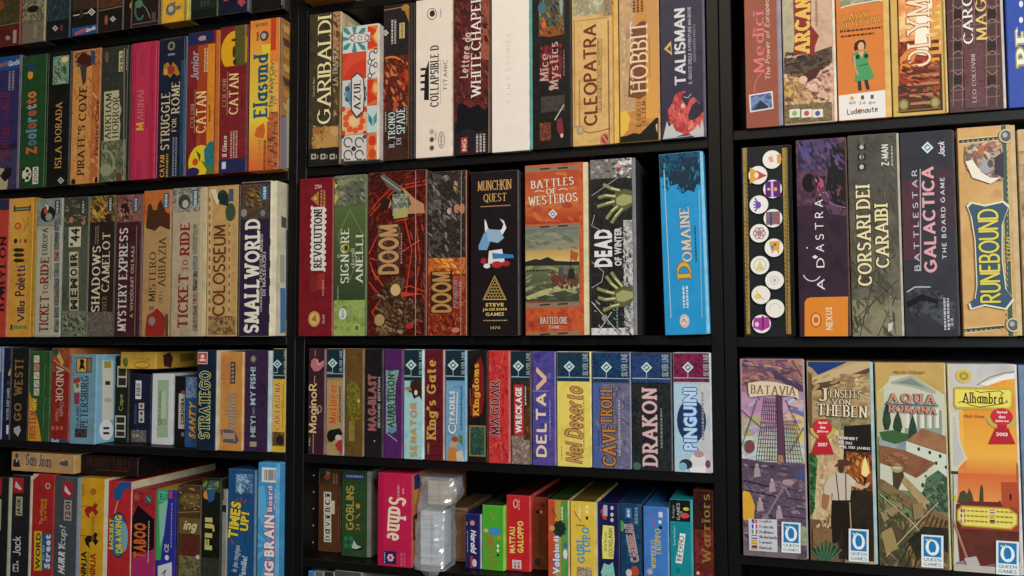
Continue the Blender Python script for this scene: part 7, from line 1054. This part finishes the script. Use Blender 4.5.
b.full(['#a08458', '#c4a878', '#b0946a', '#8c7450'], 12); b.pl([(808, 361), (850, 361), (830, 370), (818, 375), (812, 368), (808, 366)], '#1f3c78'); b.pl([(811, 378), (862, 361), (874, 361), (874, 366), (834, 380), (812, 384)], '#c8ac7c'); b.pl([(812, 384), (836, 380), (874, 366), (874, 371), (838, 384), (820, 390), (812, 390)], '#5c4830'); b.pl([(808, 372), (812, 374), (812, 440), (808, 420)], '#6c5438'); b.n(840, 374, 875, 394, ['#b89868', '#8c7048', '#ccb088'], 30); b.e(864, 381.6, 7, 4.4, '#c4a474'); b.pl([(854, 380), (857, 377), (860, 384), (856, 386)], '#d8bc8c')
b.n(822, 415, 874, 430, ['#7c7c50', '#a89468', '#5c6840', '#b8a078'], 40); b.n(812, 430, 845, 540, ['#b89c70', '#d8c094', '#c8ac80', '#a88c60'], 26); b.n(None, 0, 0, 0, ['#2c5c34', '#4c8c4c', '#1c3c24', '#3c7440'], 40, pts=[(808.6, 453), (818, 455), (817, 470), (814, 512), (808.6, 518)]); b.n(809, 520, 845, 565, ['#4c3828', '#7c5c40', '#382a20'], 20)
b.pl([(844, 426), (873, 424), (874, 556), (842, 552), (843, 490)], '#221c18'); b.n(846, 452, 873, 492, ['#5c2c18', '#a85a28', '#381c14', '#c87c3c'], 28); b.n(838, 490, 873, 560, ['#241c16', '#33281e', '#1c1612'], 20)
b.sp(816, 430, 842, 528, ['#d8c094', '#a08458', '#c4a878', '#e0cca0', '#b8906c'], 130, 3, 80, .45); b.sp(813, 374, 872, 424, ['#b8986c', '#8c7048', '#c8ac7c', '#a08458'], 90, 4, -12, .3); b.sp(847, 453, 872, 490, ['#a85a28', '#5c2c18', '#d88838', '#3c1c14', '#e8a850'], 60, 2.6, 60, .5); b.sp(809.4, 455, 815, 515, ['#4c8c4c', '#2c5c34', '#1c3c24'], 30, 2.4, 50, .4); b.e(865, 468, 4.6, 9, '#e08c34'); b.pl([(861, 474), (863, 462), (865, 456), (867, 463), (869.4, 472), (866, 477)], '#f4dc90'); b.ln([(865.4, 477), (865, 490)], 1.6, '#2c2018')
b.pl([(832, 500), (850, 500), (853, 520), (850, 544), (845, 544), (843, 522), (838, 542), (832, 543), (831, 520)], '#241a14'); b.pl([(828, 478), (833, 474), (840, 472.6), (848, 474), (852, 480), (850, 500), (834, 500), (832, 492), (830, 496), (824, 494), (824, 486)], '#c8bca8'); b.pl([(848, 474), (856, 482), (864, 486), (866, 483), (870, 482), (868, 487), (861, 489), (852, 486)], '#c8a88c'); b.pl([(848, 474), (856, 481), (854, 486), (849, 484)], '#d0c4b0'); b.pl([(823, 493), (829.6, 495), (828, 506), (826, 510), (822, 506)], '#a86c4c'); b.ln([(836, 474), (839, 500)], .9, '#4c3c30'); b.ln([(845.6, 474), (846, 500)], .9, '#4c3c30'); b.e(843.6, 467.6, 4, 5.6, '#a87854'); b.e(841, 468, 3, 5, '#4c3426'); b.pl([(834, 466), (838, 463), (838, 459.6), (846, 459), (850, 461), (852, 464), (846, 466), (840, 466.6)], '#5c3424'); b.ln([(822, 546), (826, 528), (830, 514)], .9, '#8c6848'); b.ln([(849.6, 502), (851, 528)], .9, '#b8a078')
b.n(813, 528, 832, 548, ['#6c5034', '#8c6c48', '#4c3826'], 30)
for k in range(15): b.ln([(825+(k-7)*.8, 560), (826+(k-7)*2.2, 540+abs(k-7)*1.3)], 1.3, '#2c4c34' if k % 2 else '#4c7454')
b.t('ENSEITS', 829.6, 389.6, 861.6, 398, '#e0d4b4', f='serif', w=.17, d='h', rot=-1.5, o='#4c3820', ow=.06); b.t('J', 818.6, 388, 828, 401, '#e0d4b4', f='serif', w=.17, d='h', o='#4c3820', ow=.06); b.t('VON', 831.6, 399, 850.6, 405, '#e0d4b4', f='serif', w=.17, d='h', rot=-1, o='#4c3820', ow=.06); b.t('THEBEN', 817.4, 404.6, 867.4, 416.6, '#e8dcc0', f='serif', w=.18, d='h', rot=-2, o='#4c3820', ow=.06)
award(b, 822.6, 418, 22, 36, '2007'); b.t('NOMINIERT', 838, 436.6, 857.6, 439.4, '#dcd8d0', d='h', w=.04, rot=-2); b.t('FUR DAS', 838.4, 441, 852, 444, '#dcd8d0', d='h', w=.04, rot=-2); b.t('SPIEL DES JAHRES', 838.4, 446, 870, 449.4, '#dcd8d0', d='h', w=.04, rot=-2)
queen(b, 848.6, 528, 868.4, 560.6); b.done()
b = B('R3', 877, 948.6, '#b0935a', 'tall box with villa roofs, cypresses and wooden crane below temple front', yt=362.6, base=(1, '#d8c890'), edge=.35, p=.004, rough=.3)
b.n(None, 350, 0, 405, ['#b8954c', '#cca860', '#b08c48'], 9); b.n(None, 400, 0, 580, ['#5c7448', '#7c8c60', '#4c6440'], 14)
b.pl([(878, 392), (888, 382), (890, 376), (911, 374.6), (938, 391), (946, 396), (947, 440), (878, 432)], '#c8c8b0'); b.pl([(890, 382), (911, 375), (937, 392), (934, 394), (911, 387), (892, 384)], '#a4a898'); b.pl([(896, 383), (911, 378), (926, 388), (910, 384.6)], '#7c8880'); b.pl([(876, 396), (884, 388), (884, 402), (876, 412)], '#c4b468')
for i in range(5): b.pl([(906+i*7.4, 409), (909+i*7.4, 409.6), (909.4+i*7.4, 432), (906.4+i*7.4, 431)], '#dcdcc8'); b.pl([(909.6+i*7.4, 410), (912+i*7.4, 410.4), (912.4+i*7.4, 432), (910+i*7.4, 431)], '#8c9488')
b.pl([(905, 428), (940, 428), (944, 440), (905, 436)], '#8c9c90'); b.pl([(877, 410), (884, 404), (886, 432), (877, 438)], '#b8b48c')
for x, y0, y1, w in ((886.6, 401, 430, 4.4), (897.6, 411, 434, 4.8), (912.6, 414, 446, 4.8)): b.n(None, 0, 0, 0, ['#1f3424', '#34503a', '#1a2a1e'], 50, pts=[(x, y0), (x+w*.7, y0+(y1-y0)*.35), (x+w, y0+(y1-y0)*.7), (x+w*.5, y1), (x-w*.5, y1), (x-w, y0+(y1-y0)*.7), (x-w*.7, y0+(y1-y0)*.35)])
b.n(879, 436, 908, 450, ['#7c8c98', '#a0acac', '#6c7c88'], 20); b.pl([(879, 432), (892, 430), (908, 434), (908, 440), (895, 444), (882, 440)], '#3c6438')
b.n(None, 0, 0, 0, ['#8c5c3c', '#a87450', '#7c5034'], 20, pts=[(906, 441), (922, 428), (948, 437), (948, 454)]); b.pl([(906, 441), (948, 455), (948, 478), (928, 470), (906, 456)], '#ccd4c0')
for x, y in ((918.6, 449), (929.6, 452.4), (940, 456), (936, 463), (946, 467)): b.e(x, y, 1.4, 1.9, '#2c3428')
b.n(None, 0, 0, 0, ['#7c4c34', '#94603f', '#6c4430'], 20, pts=[(879, 445), (904, 450), (936, 463), (916, 478), (900, 470), (880, 463)]); b.pl([(880, 463), (900, 470), (916, 478), (934, 466), (934, 474), (922, 492), (900, 490), (880, 482)], '#c8ccb4'); b.e(922.6, 485, 1.6, 2.4, '#3c4434'); b.e(925.6, 476, 1, 1.6, '#3c4434'); b.n(None, 0, 0, 0, ['#3c543c', '#5c7c5c', '#2c4030', '#6c8c6c'], 40, pts=[(926, 478), (938, 470), (948, 478), (948, 512), (934, 510), (922, 496)])
b.n(None, 0, 0, 0, ['#6c5438', '#8c7450', '#54402c'], 24, stretch=(1, 1, 1), pts=[(879, 478), (884, 480), (928, 508), (930, 514), (918, 514), (879, 488)]); b.n(None, 0, 0, 0, ['#9c8458', '#b89c6c', '#7c6444'], 24, pts=[(898, 478), (903, 474), (930, 502), (926, 510), (918, 502)]); b.pl([(892, 466), (902, 466), (904, 476), (898, 490), (893, 486)], '#4c3c2c'); b.e(897, 468, 6, 4.6, '#a8946c'); b.e(896.6, 466.6, 4.4, 3, '#c8b890')
b.n(None, 0, 0, 0, ['#6c5438', '#8c7048', '#5c462e', '#7c6440'], 22, pts=[(893, 568), (930, 508), (948, 517), (948, 572), (893, 568)]); b.n(877, 512, 910, 570, ['#2c3424', '#5c5438', '#3c4030', '#6c6040'], 24); b.pl([(880, 512), (900, 502), (903, 508), (884, 522)], '#98845c')
b.sp(880, 494, 905, 566, ['#5c5438', '#2c3424', '#8c7c54', '#4c5434', '#a08c60'], 80, 3, 60, .3); b.sp(906, 516, 947, 566, ['#8c7048', '#5c462e', '#7c6440', '#a08858'], 110, 4, 120, .22); b.sp(926, 480, 946, 508, ['#5c7c5c', '#2c4030', '#7c9878', '#3c543c'], 50, 2.4, 30, .5); b.sp(884, 452, 908, 466, ['#9c6848', '#7c4c34', '#a87450'], 24, 4, 25, .25)
for k in range(6): b.ln([(898+k*8, 566+k*.5), (926+k*4, 512+k*1.6)], .7, '#3c2c1e')
b.ln([(880, 494), (912, 522), (946, 566)], .7, '#c8b890'); b.ln([(886, 556), (910, 530), (938, 502)], .7, '#c8b890'); b.pl([(881, 532), (892, 526), (898, 548), (886, 554)], '#a08858'); b.pl([(890, 524), (896, 521), (902, 536), (898, 542)], '#5c4a32'); b.pl([(912, 504), (922, 502), (924, 516), (914, 520)], '#947c54'); b.n(904, 524, 948, 552, ['#1c2018', '#2c3024', '#3c3426'], 24, pts=[(908, 540), (924, 526), (948, 528), (948, 552), (930, 545), (918, 560)])
b.t('Martin Schlegel', 893.6, 370.4, 924.6, 374, '#7c5c34', f='serif', w=.18, d='h'); b.t('AQUA', 887.6, 393.6, 935.6, 404, '#d88c6c', f='serif', w=.2, d='h', rot=-1, o='#3c4c5c', ow=.05, gap=.35); b.t('ROMANA', 888, 405.6, 936.6, 413, '#d88c6c', f='serif', w=.22, d='h', rot=-2, o='#3c4c5c', ow=.05); b.ln([(885, 403.6), (938, 405.4)], 1.2, '#4c647c')
queen(b, 921, 534, 943, 566.4); b.done()
b = B('R3', 949.6, 1020.4, '#c4c0bc', 'tall box with orange desert sunset in an arch, yellow title plate', yt=364, base=(1.4, '#d8d4d0'), edge=.3, p=.004, rough=.3)
b.n(None, 355, 0, 580, ['#b8b0b0', '#ccc8c4', '#c0bab8'], 12); b.r(949, 360, 952.6, 580, '#d8cc8c'); b.ln([(953, 470), (953.4, 576)], .8, '#3c3c34')
b.n(None, 0, 0, 0, ['#e08c2c', '#f0a838', '#e49830'], 8, pts=[(962, 412), (964, 402), (974, 392), (990, 382), (1008, 378), (1019, 377), (1019, 470), (961, 470)]); b.ln([(977, 385), (990, 377), (1004, 373), (1019, 371)], .9, '#8c845c'); b.pl([(980, 384), (1004, 374.6), (1019, 373), (1019, 378), (1004, 380), (986, 386)], '#e8e8dc')
b.n(960, 412, 1019, 456, ['#eba63a', '#f4bc4c', '#e89c30'], 8); b.n(958, 452, 1019, 506, ['#dc6c34', '#e88a44', '#d8602c'], 10, stretch=(1, 1, 2)); b.n(None, 0, 0, 0, ['#f0b850', '#e8a048'], 20, pts=[(966, 455), (990, 452), (1019, 462), (1019, 468), (1000, 464), (984, 460), (966, 464)])
b.gr(964, 395, 1019, 455, '#e8902c', '#f2b040'); b.gr(966, 455, 1019, 478, '#f2b040', '#e07c3c', n=8); b.gr(958, 474, 1019, 506, '#dc6c34', '#ea9850'); b.pl([(949.6, 412), (958, 412), (960, 440), (966, 456), (968, 458), (960, 466), (957, 472), (950, 472)], '#d4d0ac'); b.pl([(952.6, 416), (956, 418), (958, 440), (964, 457), (957, 466), (953, 466)], '#c0bcbc'); b.r(953.4, 474, 957.2, 486, '#bcc0c4'); b.r(953.6, 488, 957, 494, '#c8c8c8'); b.r(953.6, 496, 957, 501, '#d8b838'); b.r(951, 471, 958, 474, '#3c342c')
b.pl([(957, 503), (960, 492), (964, 490), (967, 494), (969, 488), (972, 494), (974, 503)], '#4c4a30'); b.n(None, 0, 0, 0, ['#3a3c28', '#54502f'], 60, pts=[(979, 502), (980, 488), (981.4, 484), (983, 488), (983.6, 502)]); b.pl([(956, 504), (970, 501), (998, 502), (1000, 500), (1004, 510), (1019, 512), (1019, 568), (960, 566), (956, 520)], '#6c2c24'); b.pl([(1001, 482), (1019, 482), (1019, 512), (1002, 508)], '#b84c2c'); b.e(1010.4, 497, 1.2, 3.4, '#3c1c18'); b.n(960, 506, 1018, 532, ['#7c3024', '#a84430', '#8c3828'], 20); b.n(961, 530, 1019, 560, ['#542822', '#6c342a', '#4c2420'], 12)
b.ln([(953, 520), (967, 558)], 1.8, '#a87c64'); b.pl([(964, 558), (976, 556), (980, 565), (968, 568)], '#b8b4b4'); b.pl([(956, 562), (964, 560), (966, 568), (958, 568)], '#8c8480'); b.pl([(966, 570), (1000, 562), (998, 567), (972, 574)], '#6c6460'); b.n(951, 566, 1019, 580, ['#b8aca4', '#ccc0b4'], 12)
b.e(963.6, 376, 8, 7, '#d8c060', n=28); b.e(963.6, 376, 6, 5.2, '#ccb04c'); b.ring(963.6, 376, 3.4, 3, 1, '#8c7c30'); b.pl([(953.6, 388), (956, 386.4), (1010, 388), (1013, 391), (1012.6, 406), (1010, 410), (956, 409), (953.6, 406)], '#c8a83c'); b.pl([(955, 389.4), (1009, 390), (1011, 392), (1010.6, 405), (1008.6, 407.6), (957, 406.6), (955, 404)], '#ecdc5c')
b.t('Alhambra', 962, 392.6, 1003, 403.6, '#3a321c', f='serif', w=.2, thin=.1, d='h', rot=-1); b.ln([(975, 390.6), (980, 392.4), (988, 391.6), (999, 390.8), (1003, 393), (1000, 396)], .7, '#4c401c'); b.ln([(958, 402.6), (963, 401), (970, 405), (980, 407), (1000, 404), (1007, 402), (1006, 400)], .7, '#4c401c'); b.t('Dirk Henn', 964, 414.6, 984.6, 417.6, '#a8602c', f='serif', w=.18, d='h')
award(b, 1001.6, 407.6, 26, 36.4, '2003'); b.r(1017, 463, 1019.6, 481, '#b87c3c'); b.dash(1017.4, 464, 1019.4, 480, '#4c3020', 1)
b.part = 'language_panel'; b.pl([(956.4, 510), (961, 505), (1008, 507.6), (1017.6, 514), (1017.6, 524), (1011, 529.6), (962, 526), (956.4, 520)], '#b89c34', 'language_panel'); b.pl([(958, 511), (962, 506.6), (1008, 509), (1016, 515), (1016, 523.6), (1010, 528), (963, 524.6), (958, 519)], '#e8dc60', 'language_panel'); b.part = 'cover_picture'
for i in range(3):
    y = 508.6+i*5; flag(b, 960.4, y, 4.6, 3.4, (['#3c4888', '#c88c9c', '#c06070'], ['#2c4c98', '#e8e8e8', '#c04050'], ['#4c9c68', '#e8e8e8', '#b8404c'])[i]); b.dash(966.6, y+1, 987, y+3.4, '#a87c2c', 1, 'h', 'language_panel'); flag(b, 989.6, y+.8, 4.8, 3.4, (['#c85060', '#e0e0e4', '#3c5ca8'], ['#c89040', '#e8c848', '#c89040'], ['#2c1c20', '#b83c34', '#8c5c34'])[i], 0); b.dash(996, y+1.8, 1012, y+4.2, '#a87c2c', 1, 'h', 'language_panel')
queen(b, 995.6, 540, 1018.4, 573.6); b.done()
b = B('R3', 1021.4, 1062, '#6c84a4', 'blue-grey tall box cut off by the lower right edge', yt=365.6, base=(1, '#8c9cb0'), edge=.3, p=.004); b.n(1021, 470, 1062, 560, ['#b8b8bc', '#a84434', '#8c94a8'], 14); b.done()
# ================================================================== bookcases
def blackmat():
    m = bpy.data.materials.new('black_foil'); m.use_nodes = True; nt = m.node_tree; b = nt.nodes['Principled BSDF']
    b.inputs['Roughness'].default_value = .45; b.inputs['Specular IOR Level'].default_value = .16
    tc = nt.nodes.new('ShaderNodeTexCoord'); mp = nt.nodes.new('ShaderNodeMapping'); no = nt.nodes.new('ShaderNodeTexNoise'); mp.inputs['Scale'].default_value = (3, 3, 60)
    no.inputs['Scale'].default_value = 8; no.inputs['Detail'].default_value = 4
    r = nt.nodes.new('ShaderNodeValToRGB'); r.color_ramp.elements[0].color = (.0035, .0034, .0032, 1); r.color_ramp.elements[1].color = (.006, .0058, .0055, 1)
    nt.links.new(tc.outputs['Object'], mp.inputs['Vector']); nt.links.new(mp.outputs['Vector'], no.inputs['Vector']); nt.links.new(no.outputs['Fac'], r.inputs['Fac']); nt.links.new(r.outputs['Color'], b.inputs['Base Color'])
    return m
BLK = blackmat(); EDGE = mat('#161615', 1, .4, .3); HOLE = mat('#8f9290', 1, .5)
def bookcase(x0, label, shelves, pins):
    root = empty('bookcase', (x0, 0, 0), label, 'bookcase', 'black bookcases standing side by side')
    T, D, HT = .0195, .285, 2.44
    mm = [BLK, EDGE]
    for a in (.0006, .80-T-.0004): cuboid('side_panel', (a, 0, 0), (a+T-.0002, D, HT), mm, root, .0009)
    cuboid('back_panel', (T, D-.006, .06), (.80-T, D, HT), mm, root, 0)
    cuboid('top_panel', (T, .001, HT-.02), (.80-T, D-.006, HT), mm, root, .0009)
    cuboid('plinth', (T, .02, 0), (.80-T, .04, .06), mm, root, .0009)
    for z in shelves: cuboid('shelf', (T+.0004, .0005, z+ZE-.0165), (.80-T-.0004, D-.007, z+ZE-.0003), mm, root, .0012)
    for (x, y, z) in pins:
        me = bpy.data.meshes.new('shelf_peg'); bm = bmesh.new(); bmesh.ops.create_cone(bm, cap_ends=True, segments=12, radius1=.0022, radius2=.0018, depth=.002)
        bm.to_mesh(me); bm.free(); me.materials.append(HOLE); o = bpy.data.objects.new('shelf_peg', me); COL.objects.link(o); o.parent = root; o.rotation_euler = (0, pi/2, 0); o.location = (x, y, z+ZE)
    return root
low = [-.98, -1.36]
LZ = {k: ROWS[k][0] for k in ROWS}
bookcase(-.80, 'black bookcase at the left with the oldest worn game boxes', [LZ['L0'], LZ['L1'], LZ['L2'], LZ['L3'], LZ['L4']]+low, [])
pin = [(.0195+.0004, .037, -.42+.02+i*.032) for i in range(6)]
bookcase(0, 'black bookcase in the middle holding five rows of games', [LZ['M0'], LZ['M1'], LZ['M2'], LZ['M3'], LZ['M4'], LZ['M5']]+low[1:], pin+[(.0195+.0004, .037, LZ['M1']-.03)])
bookcase(.80, 'black bookcase at the right with the tallest upright boxes', [.655, LZ['R1'], LZ['R2'], LZ['R3'], -.70]+low[1:], [])
pins_left = None
# ================================================================== the room
def room(name, a, b, m):
    o = cuboid(name, a, b, [m], None, 0); o['kind'] = 'structure'; return o
room('floor', (-2.6, -4.2, -.06), (4.2, .45, 0), wearmat('#4a3626', 1, .2))
room('wall_back', (-2.6, .30, 0), (4.2, .40, 2.75), wearmat('#d8d2c6', 1, .03, .8))
# ================================================================== clear bag with card packs
def bagmat():
    m = bpy.data.materials.new('clear_plastic'); m.use_nodes = True; nt = m.node_tree; nt.nodes.clear()
    o = nt.nodes.new('ShaderNodeOutputMaterial'); tr = nt.nodes.new('ShaderNodeBsdfTransparent'); gl = nt.nodes.new('ShaderNodeBsdfGlossy'); df = nt.nodes.new('ShaderNodeBsdfDiffuse')
    gl.inputs['Roughness'].default_value = .18; df.inputs['Color'].default_value = (.75, .78, .8, 1)
    a = nt.nodes.new('ShaderNodeMixShader'); c = nt.nodes.new('ShaderNodeMixShader'); a.inputs['Fac'].default_value = .45; c.inputs['Fac'].default_value = .40
    nt.links.new(df.outputs[0], a.inputs[1]); nt.links.new(gl.outputs[0], a.inputs[2]); nt.links.new(tr.outputs[0], c.inputs[1]); nt.links.new(a.outputs[0], c.inputs[2]); nt.links.new(c.outputs[0], o.inputs['Surface'])
    return m
zs = LZ['M4']
xa, xb = SAB.X0+SAB.W+.0016, at(446.4, 530, .0)[0]-.0012
def crumple():
    bm = bmesh.new(); nu, nv = 26, 34; rr = random.Random(11); rows = []
    ztop = at(430, 475, .03)[1]; zb = zs+.0006
    from mathutils import noise
    for j in range(nv+1):
        t = j/nv; z = zb+(ztop-zb)*t; ring_ = []
        y0, y1 = -.010+.016*t, .060
        sq = 1-.12*(t**4); 
        for i in range(nu):
            a = 2*pi*i/nu; cx, cy = (xa+xb)/2, (y0+y1)/2
            def sgn(v, e): return math.copysign(abs(v)**e, v)
            x = cx+(xb-xa)/2*sgn(cos(a), .45)*sq; y = cy+(y1-y0)/2*sgn(sin(a), .45)*sq
            n = noise.noise(Vector((x*70, y*70, z*45)))*.0035+noise.noise(Vector((x*160, y*160, z*130)))*.0016
            x += n*cos(a); y += n*sin(a)*1.6
            if t > .66: x += (x-xa)/(xb-xa)*.020*min(1, (t-.66)/.15)
            x = max(x, xa-.0012)
            if t < .67: x = min(x, xb+.0008)
            ring_.append(bm.verts.new((x, y, z+(0 if j in (0,) else noise.noise(Vector((x*60, y*60, 3)))*.002))))
        rows.append(ring_)
    for j in range(nv):
        for i in range(nu): bm.faces.new((rows[j][i], rows[j][(i+1) % nu], rows[j+1][(i+1) % nu], rows[j+1][i]))
    bm.faces.new(rows[-1]); bm.faces.new(list(reversed(rows[0])))
    return bm
bm = crumple(); me = bpy.data.meshes.new('plastic_bag'); bm.to_mesh(me); bm.free(); me.materials.append(bagmat())
bag = empty('plastic_bag', ((xa+xb)/2, .05, zs+ZE), 'crumpled clear plastic bag of white card packs beside the hot pink box', 'plastic bag')
o = bpy.data.objects.new('bag_film', me); COL.objects.link(o); o.parent = bag; o.location = (-(xa+xb)/2, -.05, -zs)
# loose corner of film hanging over the shelf edge
bm = bmesh.new(); fl = [(422, 566), (444, 562), (438, 575), (430, 581), (420, 570)]
vs = []
for k, (x, y) in enumerate(fl):
    X, Z = at(x, y, -.012-.004*(k > 1)); vs.append(bm.verts.new((X, -.012-.004*(k > 1), Z)))
c = bm.verts.new((sum(v.co.x for v in vs)/5, -.024, sum(v.co.z for v in vs)/5))
for k in range(5): bm.faces.new((vs[k], vs[(k+1) % 5], c))
me2 = bpy.data.meshes.new('bag_corner'); bm.to_mesh(me2); bm.free(); me2.materials.append(me.materials[0])
o = bpy.data.objects.new('bag_corner', me2); COL.objects.link(o); o.parent = bag; o.location = (-(xa+xb)/2, -.05, -zs)
def pack(x0, x1, y0, y1, z0, z1, c, label):
    r = empty('card_pack', ((x0+x1)/2, (y0+y1)/2, z0+ZE), label, 'card pack', 'card packs in the clear bag'); w, d, h = (x1-x0)/2, (y1-y0)/2, z1-z0
    cuboid('paper_wrapper', (-w, -d, 0), (w, d, h), [wearmat(c, 1, .05), wearmat(mixhex(c, '#ffffff', .3), 1)], r, .0015)
    cuboid('wrapper_seam', (-w*.1, -d-.0004, h*.05), (w*.1, -d+.0002, h*.95), [mat(mixhex(c, '#777777', .25))], r, 0)
zt1 = at(432, 513, 0)[1]
pack(xa+.008, xb-.008, .010, .045, zs+.004, zt1, '#d8e2ea', 'white paper-wrapped pack low in the clear bag')
pack(xa+.020, xb+.004, .016, .045, zt1+.012, at(440, 481, .02)[1], '#c8bca4', 'cream pack on top of the white one inside the clear bag')
# ================================================================== light
def area(name, loc, tgt, sx, sy, power, col):
    l = bpy.data.lights.new(name, 'AREA'); l.shape = 'RECTANGLE'; l.size = sx; l.size_y = sy; l.energy = power; l.color = col
    o = bpy.data.objects.new(name, l); COL.objects.link(o); o.location = loc; d = Vector(tgt)-Vector(loc); o.rotation_euler = d.to_track_quat('-Z', 'Y').to_euler(); return o
area('window_daylight', (2.45, -2.4, 2.1), (.7, 0, 1.2), 1.2, 1.1, 80, (.92, .97, 1))
area('ceiling_lamp', (.6, -1.5, 2.68), (.3, 0, 1.6), .5, .5, 17, (1, .78, .55))
w = bpy.data.worlds.new('room_light'); SC.world = w; w.use_nodes = True
w.node_tree.nodes['Background'].inputs['Color'].default_value = (.9, .93, 1, 1); w.node_tree.nodes['Background'].inputs['Strength'].default_value = .16
# ================================================================== camera
c = bpy.data.cameras.new('camera'); c.sensor_width = 36; c.lens = F*36/1024; c.clip_start = .02
co = bpy.data.objects.new('camera', c); COL.objects.link(co)
from mathutils import Matrix
M = Matrix(((RX.x, UX.x, -FX.x, CAM.x), (RX.y, UX.y, -FX.y, CAM.y), (RX.z, UX.z, -FX.z, CAM.z+ZE), (0, 0, 0, 1)))
co.matrix_world = M; SC.camera = co
SC.view_settings.view_transform = 'Standard'; SC.view_settings.look = 'None'; SC.view_settings.gamma = 1; SC.view_settings.exposure = -.2
SC.view_settings.use_curve_mapping = False
SC.cycles.max_bounces = 6; SC.cycles.transparent_max_bounces = 12
